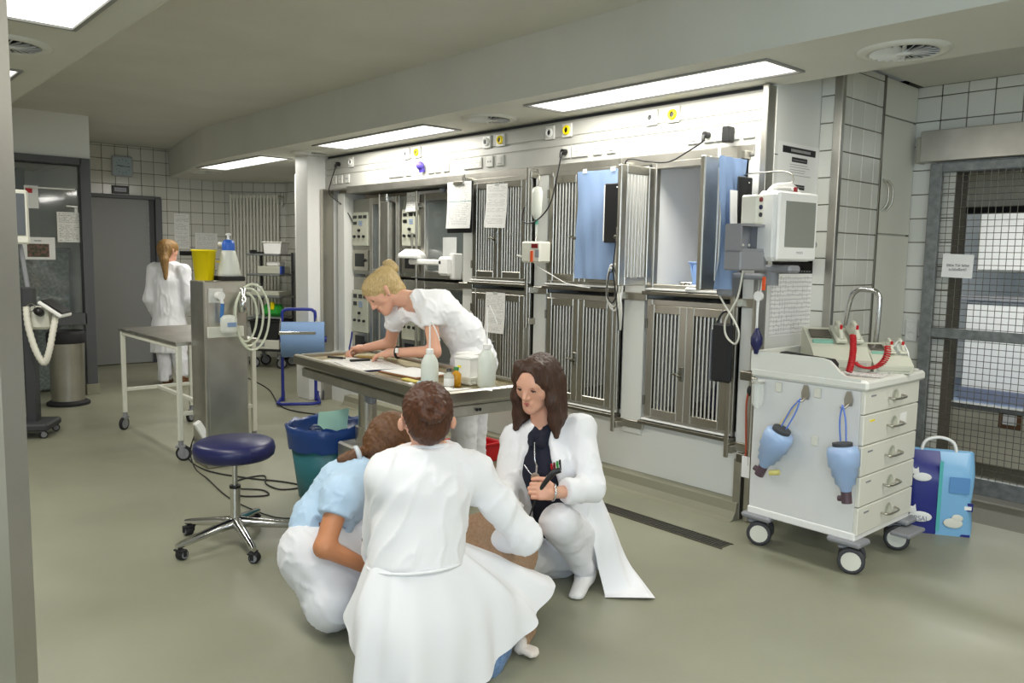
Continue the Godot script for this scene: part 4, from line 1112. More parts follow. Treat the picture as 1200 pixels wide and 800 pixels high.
	var th := thing("red_probe", "red probe cable with a white tag hanging by the cart", "probe", Vector3(-2.435, 0.3, ZC + 0.135))
	part("cable", Sh.new().tube(curve_pts([Vector3(0.01, 0.5, 0), Vector3(0.0, 0.4, 0.01), Vector3(0.005, 0.15, 0.0), Vector3(0.0, 0.1, 0)]), 0.006, 6), mat(Color("a5492f"), 0.5), th)
	part("holder", Sh.new().ball(Vector3(0.008, 0.48, 0), Vector3(0.014, 0.03, 0.014), 10), M.black, th)
	part("tag", Sh.new().box(Vector3(0.01, 0.05, 0.004), Vector3(0.05, 0.12, 0.003)), M.paper, th)

# ------------------------------------------------------------------ left side: near steel post, machine, bin
func caster(r: float, w: float, parent: Node3D, at: Vector3, turn: float, fork: Material, twin := false) -> void:
	var b := Basis(Vector3.UP, turn)
	var c := part("caster", Sh.new().cyl(at + Vector3(0, r * 2.0, 0), at + Vector3(0, r * 2.6, 0), r * 0.35, 10).box(at + b * Vector3(0.0, r * 1.9, 0), Vector3(r * 1.3, r * 0.35, w * 1.2), r * 0.1, b), fork, parent)
	var offs: Array = [-w * 0.85, w * 0.85] if twin else [0.0]
	for o in offs:
		var ctr: Vector3 = at + b * Vector3(r * 0.35, r, o)
		var ax: Vector3 = b * Vector3(0, 0, w * 0.3 if twin else w * 0.4)
		part("wheel", Sh.new().tube([ctr - ax, ctr - ax * 0.8, ctr + ax * 0.8, ctr + ax], [r * 0.88, r, r, r * 0.88], 20), M.rubber if not twin else M.darkgrey, c)
		part("wheel_disc", Sh.new().cyl(ctr - ax * 1.06, ctr + ax * 1.06, r * 0.72, 18), M.cream if twin else M.midgrey, c)
	if not twin:
		part("fork", Sh.new().box(at + b * Vector3(r * 0.2, r * 1.35, w * 0.55), Vector3(r * 0.6, r * 1.2, w * 0.12), 0.0, b).box(at + b * Vector3(r * 0.2, r * 1.35, -w * 0.55), Vector3(r * 0.6, r * 1.2, w * 0.12), 0.0, b), fork, c)

func make_left_things() -> void:
	# edge of a steel cabinet close to the camera
	var cd := thing("steel_cabinet_edge", "brushed stainless cabinet edge close by at the left border", "cabinet", Vector3(-0.911, 0, -0.131), deg_to_rad(48.4))
	part("corner_post", Sh.new().box(Vector3(0, 1.12, 0), Vector3(0.05, 2.24, 0.06), 0.012), M.steel2, cd)
	part("side_panel", Sh.new().box(Vector3(-0.13, 1.12, 0.06), Vector3(0.22, 2.2, 0.02), 0.004), M.steel2, cd)
	part("foot", Sh.new().cyl(Vector3(0, 0, 0), Vector3(0, 0.02, 0), 0.02, 10), M.rubber, cd)
	# trash bin
	var tb := thing("pedal_bin", "brushed steel waste bin with a black lid by the booth", "bin", Vector3(-8.62, 0, -1.9))
	part("base", Sh.new().lathe([Vector2(0.0, 0.0), Vector2(0.19, 0.0), Vector2(0.19, 0.025), Vector2(0.155, 0.045), Vector2(0.0, 0.045)], 28, Transform3D(), false), M.rubber, tb)
	part("drum", Sh.new().lathe([Vector2(0.145, 0.045), Vector2(0.158, 0.6), Vector2(0.16, 0.61)], 32), M.steel2, tb)
	part("lid", Sh.new().lathe([Vector2(0.165, 0.6), Vector2(0.17, 0.62), Vector2(0.17, 0.69), Vector2(0.155, 0.72), Vector2(0.14, 0.715), Vector2(0.13, 0.68), Vector2(0.0, 0.67)], 32), M.rubber, tb)
	# anaesthesia machine partly hidden behind the near post
	var an := thing("anaesthesia_machine", "anaesthesia machine with white corrugated hoses and tilted tray", "machine", Vector3(-7.16, 0, -1.43), deg_to_rad(60))
	part("column", Sh.new().box(Vector3(-0.14, 0.62, -0.1), Vector3(0.08, 1.15, 0.1), 0.01), M.darkgrey, an)
	part("base", Sh.new().box(Vector3(-0.17, 0.09, -0.1), Vector3(0.36, 0.06, 0.34), 0.015), M.darkgrey, an)
	for a in [[-0.3, -0.24], [-0.04, -0.24], [-0.3, 0.03], [-0.04, 0.03]]:
		caster(0.03, 0.025, an, Vector3(a[0], 0, a[1]), 0.4, M.midgrey)
	part("tray", Sh.new().box(Vector3(0.08, 1.03, 0.0), Vector3(0.2, 0.03, 0.24), 0.008, Basis(Vector3.BACK, -0.62)), M.white, an)
	part("tray_screen", Sh.new().box(Vector3(0.092, 1.05, 0.0), Vector3(0.18, 0.012, 0.22), 0.004, Basis(Vector3.BACK, -0.62)), M.black, an)
	part("valve_block", Sh.new().box(Vector3(-0.02, 0.96, 0.02), Vector3(0.14, 0.18, 0.1), 0.02), M.cream, an)
	part("valve", Sh.new().lathe([Vector2(0.0, 0.0), Vector2(0.03, 0.0), Vector2(0.032, 0.06), Vector2(0.0, 0.07)], 14, Transform3D(Basis(Vector3.RIGHT, 1.2), Vector3(0.0, 1.0, 0.07))), M.black, an)
	part("valve_ring", Sh.new().lathe([Vector2(0.034, 0.0), Vector2(0.036, 0.02), Vector2(0.028, 0.024)], 16, Transform3D(Basis(Vector3.RIGHT, 1.3), Vector3(-0.06, 1.04, 0.08))), M.chrome, an)
	var hose := []
	var rr := []
	var path := curve_pts([Vector3(-0.09, 1.05, 0.1), Vector3(-0.07, 0.9, 0.13), Vector3(-0.02, 0.72, 0.15), Vector3(0.035, 0.62, 0.15), Vector3(0.07, 0.7, 0.14), Vector3(0.09, 0.85, 0.1), Vector3(0.1, 0.98, 0.05)], 9)
	for i in path.size():
		hose.append(path[i])
		rr.append(0.026 if i % 2 == 0 else 0.0215)
	part("corrugated_hose", Sh.new().tube(hose, rr, 12), mat(Color("dcd9cb"), 0.5), an)
	part("monitor_arm", Sh.new().tube([Vector3(-0.14, 1.15, -0.1), Vector3(-0.18, 1.5, -0.1), Vector3(-0.19, 1.6, -0.06)], 0.018, 10), M.midgrey, an)
	var mo := part("monitor", Sh.new().box(Vector3(-0.19, 1.74, -0.02), Vector3(0.2, 0.42, 0.05), 0.015, Basis(Vector3.UP, 0.5)), M.cream, an)
	part("screen", Sh.new().box(Vector3(-0.18, 1.76, 0.008), Vector3(0.15, 0.32, 0.01), 0.002, Basis(Vector3.UP, 0.5)), mat(Color("5a5f64"), 0.3), mo)

# ------------------------------------------------------------------ things standing on the floor
func make_floor_things() -> void:
	# white framed trolley with a thin steel top
	var bd := thing("steel_top_trolley", "white tubular trolley with a thin steel top before the back door", "trolley", Vector3(-6.46, 0, -2.265))
	part("top", Sh.new().box(Vector3(0, 0.845, 0), Vector3(1.36, 0.025, 0.6), 0.004), M.steel2, bd)
	for sx in [-1.0, 1.0]:
		for sz in [-1.0, 1.0]:
			part("leg", Sh.new().box(Vector3(sx * 0.655, 0.49, sz * 0.275), Vector3(0.034, 0.69, 0.034), 0.004), M.cream, bd)
			caster(0.055, 0.03, bd, Vector3(sx * 0.655, 0, sz * 0.275), 0.9 * sx, M.midgrey)
		part("end_rail", Sh.new().box(Vector3(sx * 0.655, 0.34, 0), Vector3(0.03, 0.03, 0.52), 0.004), M.cream, bd)
	part("stretcher", Sh.new().box(Vector3(0, 0.34, 0), Vector3(1.3, 0.03, 0.03), 0.004), M.cream, bd)
	for sz in [-1.0, 1.0]:
		part("top_rail", Sh.new().box(Vector3(0, 0.815, sz * 0.275), Vector3(1.28, 0.03, 0.03), 0.004), M.cream, bd)
	# steel service column
	var sc := thing("service_column", "tall square stainless service column behind the blue stool", "column", Vector3(-5.59, 0, -2.2), deg_to_rad(88))
	part("shaft", Sh.new().box(Vector3(0, 0.65, 0), Vector3(0.3, 1.3, 0.28), 0.008), M.steel2, sc)
	part("panel", Sh.new().box(Vector3(0.0, 0.62, 0.142), Vector3(0.25, 1.2, 0.006), 0.002), M.steel2, sc)
	part("multi_socket", Sh.new().box(Vector3(-0.17, 0.27, 0.1), Vector3(0.05, 0.14, 0.05), 0.006, Basis(Vector3.BACK, 0.5)), M.white, sc)
	var op := part("outlet_plate", Sh.new().box(Vector3(-0.07, 1.2, 0.147), Vector3(0.1, 0.1, 0.01), 0.004), M.plate, sc)
	part("connector", Sh.new().cyl(Vector3(-0.06, 1.2, 0.15), Vector3(-0.05, 1.2, 0.2), 0.028, 14).cyl(Vector3(-0.05, 1.2, 0.19), Vector3(-0.045, 1.14, 0.2), 0.012, 8), M.white, op)
	part("blue_hose", Sh.new().cyl(Vector3(-0.045, 1.15, 0.2), Vector3(-0.05, 1.02, 0.19), 0.013, 10), mat(Color("3f78b8"), 0.4), sc)
	part("bottle_rail", Sh.new().box(Vector3(-0.01, 0.95, 0.155), Vector3(0.25, 0.075, 0.02), 0.004), M.cream, sc)
	var jr := thing("suction_jar", "white labelled suction jar hooked on the service column", "jar", Vector3(-5.44, 0.95, -2.18), deg_to_rad(88))
	part("jar", Sh.new().lathe([Vector2(0.0, 0.0), Vector2(0.05, 0.0), Vector2(0.055, 0.02), Vector2(0.055, 0.1), Vector2(0.035, 0.12), Vector2(0.0, 0.125)], 18, Transform3D(Basis(), Vector3(0.0, 0, 0.08))), M.milky, jr)
	part("label", Sh.new().box(Vector3(0.0, 0.06, 0.136), Vector3(0.06, 0.03, 0.002)), M.drape, jr)
	var hs := thing("breathing_tubes", "looped clear breathing tubes hanging on the service column", "tubing", Vector3(-5.42, 1.2, -2.29), deg_to_rad(88))
	for k in 3:
		var pts := []
		for j in 15:
			var a := -0.6 + TAU * j / 12.0
			pts.append(Vector3(0.02 + (0.08 + 0.02 * k) * sin(a) + 0.02 * k, -0.15 + (0.17 + 0.03 * k) * cos(a), 0.03 + 0.012 * k + 0.01 * sin(a * 2.0)))
		part("tube", Sh.new().tube(curve_pts(pts, 3), 0.008, 8), mat(Color("d8dcc6"), 0.3), hs)
	part("flow_meter", Sh.new().lathe([Vector2(0.0, -0.12), Vector2(0.03, -0.115), Vector2(0.034, -0.02), Vector2(0.015, 0.0), Vector2(0.03, 0.05), Vector2(0.0, 0.06)], 16, Transform3D(Basis(), Vector3(0.0, 0, 0.04))), M.chrome, hs)
	var ym := thing("yellow_tub", "yellow plastic sharps tub on top of the service column", "tub", Vector3(-5.63, 1.3, -2.12))
	part("tub", Sh.new().lathe([Vector2(0.0, 0.0), Vector2(0.062, 0.0), Vector2(0.08, 0.2), Vector2(0.086, 0.2), Vector2(0.086, 0.212), Vector2(0.076, 0.212), Vector2(0.058, 0.01), Vector2(0.0, 0.01)], 28), M.yellow, ym)
	var sp := thing("pump_sprayer", "white pump sprayer with a blue collar on the service column", "sprayer", Vector3(-5.57, 1.33, -2.27))
	part("bottle", Sh.new().lathe([Vector2(0.0, 0.0), Vector2(0.078, 0.0), Vector2(0.08, 0.02), Vector2(0.05, 0.17), Vector2(0.042, 0.18), Vector2(0.0, 0.18)], 26), M.milky, sp)
	part("collar", Sh.new().lathe([Vector2(0.043, 0.178), Vector2(0.043, 0.225), Vector2(0.033, 0.25), Vector2(0.0, 0.255)], 22), mat(Color("2f66c8"), 0.4), sp)
	part("pump_handle", Sh.new().cyl(Vector3(0, 0.25, 0), Vector3(0, 0.285, 0), 0.009, 8).cyl(Vector3(-0.028, 0.29, 0.0), Vector3(0.028, 0.29, 0.0), 0.009, 8), M.white, sp)
	part("nozzle", Sh.new().cyl(Vector3(-0.015, 0.225, 0.02), Vector3(-0.055, 0.225, 0.045), 0.014, 10), M.white, sp)
	part("lettering_band", Sh.new().box(Vector3(-0.02, 0.1, 0.068), Vector3(0.06, 0.01, 0.004)), M.yellow, sp)
	solo("black_tray", Sh.new().box(Vector3(0, 0.015, 0), Vector3(0.16, 0.03, 0.2), 0.006), M.rubber, "flat black tray under the pump sprayer", "tray", Vector3(-5.57, 1.3, -2.27), deg_to_rad(88))
	# blue round stool
	var st := thing("round_stool", "dark blue round stool on a chrome five star base", "stool", Vector3(-3.95, 0, -1.62))
	part("seat", Sh.new().lathe([Vector2(0.0, 0.455), Vector2(0.18, 0.455), Vector2(0.197, 0.47), Vector2(0.203, 0.5), Vector2(0.197, 0.53), Vector2(0.175, 0.543), Vector2(0.0, 0.55)], 44), M.navy, st)
	part("piston", Sh.new().cyl(Vector3(0, 0.28, 0), Vector3(0, 0.46, 0), 0.014, 14), M.chrome, st)
	part("sleeve", Sh.new().cyl(Vector3(0, 0.1, 0), Vector3(0, 0.3, 0), 0.025, 18), M.chrome, st)
	part("collar", Sh.new().cyl(Vector3(0, 0.295, 0), Vector3(0, 0.31, 0), 0.028, 18), M.black, st)
	for k in 5:
		var a := deg_to_rad(-72.0 * k + 152.0)
		var d := Vector3(cos(a), 0, sin(a))
		part("base_arm", Sh.new().tube([d * 0.01 + Vector3(0, 0.115, 0), d * 0.1 + Vector3(0, 0.105, 0), d * 0.3 + Vector3(0, 0.075, 0), d * 0.325 + Vector3(0, 0.07, 0)], [0.03, 0.024, 0.017, 0.014], 10), M.chrome, st)
		caster(0.026, 0.05, st, d * 0.305, a + 0.6, M.rubber)
	# teal bucket lined with a blue sack, green tissue
	var wb := thing("waste_bucket", "teal waste bucket lined with a blue plastic sack", "bucket", Vector3(-4.45, 0, -2.42))
	wb.scale = Vector3.ONE * 1.14
	part("tub", Sh.new().lathe([Vector2(0.0, 0.0), Vector2(0.155, 0.0), Vector2(0.2, 0.33), Vector2(0.19, 0.33), Vector2(0.15, 0.012), Vector2(0.0, 0.012)], 36), mat(Color("2f6f78"), 0.4), wb)
	var lin := []
	for i in 7:
		var row := []
		for k in 48:
			var a := TAU * k / 48
			var prof: Vector2 = [Vector2(0.208, 0.27), Vector2(0.214, 0.34), Vector2(0.222, 0.385), Vector2(0.212, 0.40), Vector2(0.198, 0.38), Vector2(0.185, 0.33), Vector2(0.12, 0.3)][i]
			var wob := 0.006 * sin(a * 9.0 + i) + 0.004 * sin(a * 17.0 + i * 2.0)
			row.append(Vector3(cos(a) * (prof.x + wob * 0.5), prof.y + wob, sin(a) * (prof.x + wob * 0.5)))
		lin.append(row)
	part("sack", loft(lin, true), mat(Color("1d3f7c"), 0.3), wb)
	part("sack_bottom", Sh.new().lathe([Vector2(0.0, 0.315), Vector2(0.13, 0.305)], 20), mat(Color("22396e"), 0.35), wb)
	var ts := thing("green_tissue", "pale green cloth standing out of the waste bucket", "cloth", Vector3(-4.4, 0.36, -2.42), deg_to_rad(48))
	var tr := []
	for i in 6:
		var row := []
		for k in 6:
			var u := k / 5.0
			var v := i / 5.0
			row.append(Vector3(-0.1 + 0.19 * u + 0.03 * v, 0.0 + v * (0.17 + 0.03 * u), 0.03 * sin(u * 3.0) + 0.02 * v - 0.01 * sin(v * 4.0 + u)))
		tr.append(row)
	part("cloth", loft(tr), mat(Color("b9e6cf"), 0.8), ts)
	solo("crumpled_bag", Sh.new().ball(Vector3(0, 0.04, 0), Vector3(0.07, 0.05, 0.05), 9).ball(Vector3(0.06, 0.05, 0.03), Vector3(0.05, 0.035, 0.04), 7), mat(Color("24355e"), 0.35), "crumpled dark plastic in the waste bucket", "waste", Vector3(-4.47, 0.355, -2.36))
	# paper roll stand
	make_roll_stand()
	make_rack()
	# bag of cat litter by the gate
	make_litter_bag()
	# red crate under the table
	var rc := thing("red_crate", "red plastic crate on the floor by the skirting", "crate", Vector3(-4.56, 0.0, -3.6), PI / 2)
	part("tray", Sh.new().box(Vector3(0, 0.01, 0), Vector3(0.42, 0.02, 0.3), 0.005).box(Vector3(0, 0.07, 0.15), Vector3(0.44, 0.13, 0.012), 0.004).box(Vector3(0, 0.07, -0.15), Vector3(0.44, 0.13, 0.012), 0.004).box(Vector3(0.22, 0.07, 0), Vector3(0.012, 0.13, 0.31), 0.004).box(Vector3(-0.22, 0.07, 0), Vector3(0.012, 0.13, 0.31), 0.004), M.red, rc)
	part("rim", Sh.new().box(Vector3(0, 0.135, 0.158), Vector3(0.47, 0.012, 0.025), 0.003).box(Vector3(0, 0.135, -0.158), Vector3(0.47, 0.012, 0.025), 0.003).box(Vector3(0.228, 0.135, 0), Vector3(0.025, 0.012, 0.31), 0.003).box(Vector3(-0.228, 0.135, 0), Vector3(0.025, 0.012, 0.31), 0.003), M.red, rc)
	# radiator on the slanted wall
	var ra := thing("radiator", "tall pale column radiator on the slanted tiled wall", "radiator", Vector3(-10.94, 0.55, -4.835), PI / 4)
	for k in 15:
		part("column", Sh.new().cyl(Vector3(-0.335 + k * 0.048, 0, 0.0), Vector3(-0.335 + k * 0.048, 1.75, 0.0), 0.019, 10), M.cream, ra)
	for y in [0.03, 1.72]:
		part("header", Sh.new().box(Vector3(0, y, -0.005), Vector3(0.7, 0.045, 0.03), 0.01), M.cream, ra)
	part("valve", Sh.new().cyl(Vector3(0.34, 1.72, 0), Vector3(0.42, 1.72, 0), 0.018, 8).cyl(Vector3(0.4, 1.6, 0), Vector3(0.4, 1.78, 0), 0.014, 8), M.steel, ra)
	part("bracket", Sh.new().box(Vector3(0.0, 0.5, -0.04), Vector3(0.5, 0.03, 0.06), 0.004).box(Vector3(0.0, 1.4, -0.04), Vector3(0.5, 0.03, 0.06), 0.004), M.cream, ra)
	# loose cables on the floor
	var cb := thing("floor_cable", "thin black cable looping over the floor behind the stool", "cable", Vector3.ZERO)
	part("cord", Sh.new().tube(curve_pts([Vector3(-5.74, 0.26, -2.1), Vector3(-5.8, 0.1, -2.06), Vector3(-5.75, 0.006, -2.03), Vector3(-5.38, 0.006, -2.03), Vector3(-5.05, 0.006, -2.17), Vector3(-4.85, 0.006, -2.3), Vector3(-4.66, 0.006, -2.36), Vector3(-4.68, 0.006, -2.22), Vector3(-4.86, 0.006, -2.2), Vector3(-5.05, 0.006, -2.27), Vector3(-5.05, 0.006, -2.1), Vector3(-4.9, 0.006, -2.0), Vector3(-4.75, 0.006, -2.12), Vector3(-4.62, 0.006, -2.1), Vector3(-4.7, 0.006, -1.97), Vector3(-4.86, 0.006, -1.97)]), 0.005, 6), M.rubber, cb)
	part("lead", Sh.new().tube(curve_pts([Vector3(-5.73, 0.25, -2.08), Vector3(-5.7, 0.08, -2.02), Vector3(-5.5, 0.006, -1.98), Vector3(-5.2, 0.006, -1.95), Vector3(-4.8, 0.006, -1.9), Vector3(-4.5, 0.006, -1.9), Vector3(-4.2, 0.006, -1.95), Vector3(-4.1, 0.006, -2.05)]), 0.004, 6), M.rubber, cb)
	var c2 := thing("floor_cable", "thin black cable from the roll stand along the skirting", "cable", Vector3.ZERO)
	part("cord", Sh.new().tube(curve_pts([Vector3(-9.2, 0.006, -3.95), Vector3(-8.3, 0.006, -3.8), Vector3(-7.2, 0.006, -3.45), Vector3(-6.6, 0.006, -3.6), Vector3(-6.1, 0.006, -3.75)]), 0.006, 6), M.rubber, c2)
	part("plug", Sh.new().box(Vector3(-6.05, 0.03, -3.77), Vector3(0.12, 0.05, 0.06), 0.01), M.white, c2)

func make_roll_stand() -> void:
	var t := thing("paper_roll_stand", "blue tubular stand with a big roll of blue paper", "stand", Vector3(-7.4, 0, -3.72), deg_to_rad(60))
	var blue: Material = M.blue
	if true:
		part("upright", Sh.new().tube(curve_pts([Vector3(-0.16, 0.03, 0.06), Vector3(-0.16, 0.5, 0.06), Vector3(-0.16, 0.88, 0.06), Vector3(-0.14, 0.93, 0.06), Vector3(-0.1, 0.945, 0.06), Vector3(0.1, 0.945, 0.06), Vector3(0.14, 0.93, 0.06), Vector3(0.16, 0.88, 0.06), Vector3(0.16, 0.5, 0.06), Vector3(0.16, 0.03, 0.06)], 4), 0.016, 10), blue, t)
	part("foot_frame", Sh.new().tube([Vector3(-0.17, 0.045, -0.16), Vector3(-0.2, 0.03, 0.2), Vector3(-0.14, 0.03, 0.25), Vector3(0.14, 0.03, 0.25), Vector3(0.2, 0.03, 0.2), Vector3(0.17, 0.045, -0.16)], 0.016, 10), blue, t)
	for s in [-1.0, 1.0]:
		part("wheel", Sh.new().cyl(Vector3(s * 0.17 - 0.012, 0.045, -0.16), Vector3(s * 0.17 + 0.012, 0.045, -0.16), 0.045, 18), M.blue, t)
	var roll := mat(Color("7895bd"), 0.8)
	part("paper_roll", Sh.new().cyl(Vector3(-0.16, 0.65, 0.1), Vector3(0.25, 0.65, 0.1), 0.175, 36), roll, t)
	part("core", Sh.new().cyl(Vector3(-0.18, 0.65, 0.1), Vector3(0.27, 0.65, 0.1), 0.03, 14), M.blue, t)
	part("cutter_bar", Sh.new().box(Vector3(0.0, 0.72, 0.26), Vector3(0.34, 0.05, 0.012), 0.004, Basis(Vector3.RIGHT, 0.5)).tube([Vector3(-0.17, 0.72, 0.26), Vector3(-0.17, 0.86, 0.07)], 0.008, 6).tube([Vector3(0.17, 0.72, 0.26), Vector3(0.17, 0.86, 0.07)], 0.008, 6), M.chrome, t)

func make_rack() -> void:
	var t := thing("rack_trolley", "steel shelf trolley with boxes before the radiator", "trolley", Vector3(-9.98, 0, -4.62), deg_to_rad(38))
	for y in [0.24, 0.66, 0.93, 1.21, 1.47]:
		part("shelf", Sh.new().box(Vector3(0, y, 0), Vector3(0.46, 0.025, 0.4), 0.005), M.galv if y > 0.3 else M.rubber, t)
	for sx in [-1.0, 1.0]:
		part("post", Sh.new().box(Vector3(sx * 0.22, 0.83, -0.18), Vector3(0.025, 1.34, 0.025), 0.003), M.darkgrey, t)
		caster(0.07, 0.035, t, Vector3(sx * 0.19, 0, 0.15), 0.5, M.galv)
		caster(0.07, 0.035, t, Vector3(sx * 0.19, 0, -0.15), 0.5, M.galv)
	part("brake_rail", Sh.new().box(Vector3(0.3, 0.93, 0.1), Vector3(0.2, 0.02, 0.02)), M.steeldark, t)
	var side := Basis(Vector3.UP, deg_to_rad(38))
	var o := Vector3(-9.98, 0, -4.62)
	var put := func(local: Vector3) -> Vector3: return o + side * local
	var b1 := thing("lidded_box", "white lidded box on the top shelf of the rack trolley", "box", put.call(Vector3(0.08, 1.483, 0.0)), deg_to_rad(38))
	part("body", Sh.new().prism([Vector2(-0.11, 0), Vector2(0.11, 0), Vector2(0.125, 0.14), Vector2(-0.125, 0.14)], 0.2), M.white, b1)
	part("lid", Sh.new().box(Vector3(0, 0.148, 0), Vector3(0.28, 0.02, 0.23), 0.006), M.cream, b1)
	solo("black_strap_tray", Sh.new().box(Vector3(0, 0.012, 0), Vector3(0.2, 0.024, 0.16), 0.006).box(Vector3(-0.09, 0.03, 0), Vector3(0.02, 0.03, 0.16), 0.004), M.rubber, "flat black tray beside the lidded box", "tray", put.call(Vector3(-0.13, 1.483, 0.03)), deg_to_rad(38))
	var b2 := thing("storage_box", "grey and white storage box with a blue clip on the rack trolley", "box", put.call(Vector3(0.05, 1.223, 0.0)), deg_to_rad(38))
	part("body", Sh.new().box(Vector3(0, 0.05, 0), Vector3(0.32, 0.1, 0.3), 0.01), M.devicegrey, b2)
	part("top", Sh.new().box(Vector3(0.03, 0.13, 0), Vector3(0.18, 0.06, 0.2), 0.015), M.white, b2)
	part("blue_clip", Sh.new().box(Vector3(0.165, 0.05, 0.1), Vector3(0.02, 0.1, 0.1), 0.004), mat(Color("2a4fae"), 0.4), b2)
	var b3 := thing("storage_box", "shallow grey tray with white pots on the rack trolley", "box", put.call(Vector3(0.0, 0.943, 0.0)), deg_to_rad(38))
	part("body", Sh.new().box(Vector3(0, 0.03, 0), Vector3(0.4, 0.06, 0.34), 0.008), M.devicegrey, b3)
	part("pot", Sh.new().cyl(Vector3(-0.12, 0.06, 0.06), Vector3(-0.12, 0.12, 0.06), 0.04, 12), M.white, b3)
	var b4 := thing("green_canister", "green canister with a yellow lever on the rack trolley", "canister", put.call(Vector3(0.06, 0.673, 0.05)), deg_to_rad(38))
	part("body", Sh.new().box(Vector3(0, 0.08, 0), Vector3(0.26, 0.16, 0.14), 0.04), M.green, b4)
	part("lever", Sh.new().box(Vector3(0.02, 0.14, 0.06), Vector3(0.05, 0.1, 0.04), 0.008), M.yellow, b4)
	var b5 := thing("black_crate", "black plastic crate low on the rack trolley", "crate", put.call(Vector3(0.0, 0.38, 0.0)), deg_to_rad(38))
	part("tub", Sh.new().prism([Vector2(-0.17, 0), Vector2(0.17, 0), Vector2(0.21, 0.24), Vector2(-0.21, 0.24)], 0.36), M.rubber, b5)
	part("rim", Sh.new().box(Vector3(0, 0.24, 0), Vector3(0.45, 0.02, 0.4), 0.005), M.rubber, b5)
	var b6 := thing("file_box", "pale cardboard box on the lowest rack shelf", "box", put.call(Vector3(0.0, 0.253, 0.02)), deg_to_rad(38))
	part("carton", Sh.new().box(Vector3(0, 0.06, 0), Vector3(0.4, 0.12, 0.34), 0.006), M.cream, b6)
	part("label", Sh.new().box(Vector3(-0.06, 0.06, 0.171), Vector3(0.12, 0.05, 0.002)), M.midgrey, b6)
	# folding grey screen leaning by the side wall
	var fs := thing("folding_panel", "grey ribbed panel leaning against the tiled side wall", "panel", Vector3(-10.05, 0.0, -5.12), 0.0)
	for k in 4:
		part("slat", Sh.new().box(Vector3(-0.2 + k * 0.13, 0.75, 0), Vector3(0.12, 1.5, 0.03), 0.01), M.midgrey, fs)

func make_litter_bag() -> void:
	var t := thing("litter_bag", "blue cat litter bag with a white carry handle by the gate", "bag", Vector3(-1.72, 0, -4.75), deg_to_rad(30))
	var navy := mat(Color("20287a"), 0.3)
	var sky := mat(Color("7fb4dc"), 0.3)
	var w := 0.36
	var h := 0.46
	var d := 0.17
	# each print zone is a shell of the same bulging sack
	for zone in 2:
		var rows := []
		for i in 9:
			var v := i / 8.0
			var bulge := 1.0 + 0.06 * sin(v * PI) - 0.1 * pow(v, 6.0)
			var row := []
			var n := 12
			for k in n + 1:
				var f := k / float(n)
				# walk half of a rounded rectangle: zone 0 the -x side round, zone 1 the +x side
				var a := (PI * 0.5 + PI * f) if zone == 0 else (-PI * 0.5 + PI * f)
				var ca := cos(a)
				var sa := sin(a)
				var px: float = signf(ca) * pow(absf(ca), 0.35) * w * 0.5 * (1.0 - 0.02 * v)
				var pz: float = signf(sa) * pow(absf(sa), 0.45) * d * 0.5 * bulge * (1.0 - 0.72 * smoothstep(0.78, 1.0, v))
				row.append(Vector3(px + 0.006 * sin(v * 9.0 + k), v * h, pz + 0.004 * sin(v * 13.0 + k * 1.7)))
			rows.append(row)
		part("print_half", loft(rows), navy if zone == 0 else sky, t)
	part("bottom", Sh.new().box(Vector3(0, 0.006, 0), Vector3(w * 0.94, 0.012, d * 0.94)), navy, t)
	part("top_fold", Sh.new().box(Vector3(0, h - 0.004, 0), Vector3(w * 0.97, 0.02, 0.03), 0.006), sky, t)
	part("carry_handle", Sh.new().tube(curve_pts([Vector3(-0.09, h - 0.02, 0.01), Vector3(-0.07, h + 0.05, 0.01), Vector3(0.0, h + 0.075, 0.01), Vector3(0.07, h + 0.05, 0.01), Vector3(0.09, h - 0.02, 0.01)]), 0.009, 8), M.white, t)
	# printed patches: plain pale shapes, teal stripe, a small dark label
	part("teal_stripe", Sh.new().box(Vector3(0.005, h * 0.48, d * 0.5 + 0.008), Vector3(0.018, h * 0.86, 0.004)), mat(Color("55b4b4"), 0.4), t)
	for a in [[-0.1, 0.325, 0.8], [-0.1, 0.1, 1.0]]:
		var zz := d * 0.5 + 0.009
		var at := Vector3(a[0], a[1], zz)
		var q: float = a[2]
		part("pale_print", Sh.new().ball(at + Vector3(0.015, -0.005, 0) * q, Vector3(0.06, 0.03, 0.0025) * q, 16).ball(at + Vector3(-0.03, 0.03, 0.001) * q, Vector3(0.024, 0.021, 0.0025) * q, 14).prism([Vector2(-0.052, 0.04) * q, Vector2(-0.036, 0.048) * q, Vector2(-0.048, 0.066) * q], 0.004, Transform3D(Basis(), at)).prism([Vector2(-0.024, 0.048) * q, Vector2(-0.009, 0.04) * q, Vector2(-0.012, 0.064) * q], 0.004, Transform3D(Basis(), at)), M.white, t)
	text_on(t, "ERSAL", 0.035, Vector3(-0.09, 0.085, d * 0.5 + 0.013), mat(Color("6a7088"), 0.6))
	part("dark_label", Sh.new().box(Vector3(0.15, 0.17, d * 0.5 - 0.004), Vector3(0.05, 0.045, 0.004)), navy, t)
	part("pale_label", Sh.new().box(Vector3(0.15, 0.165, d * 0.5 - 0.001), Vector3(0.035, 0.02, 0.003)), M.white, t)
	part("product_print", Sh.new().ball(Vector3(0.08, 0.075, d * 0.5 + 0.008), Vector3(0.05, 0.028, 0.003), 14).ball(Vector3(0.1, 0.105, d * 0.5 + 0.008), Vector3(0.03, 0.022, 0.003), 12), M.cream, t)
	part("blue_print", Sh.new().box(Vector3(0.1, 0.29, d * 0.5 + 0.009), Vector3(0.1, 0.09, 0.003)), mat(Color("5b8fc4"), 0.35), t)

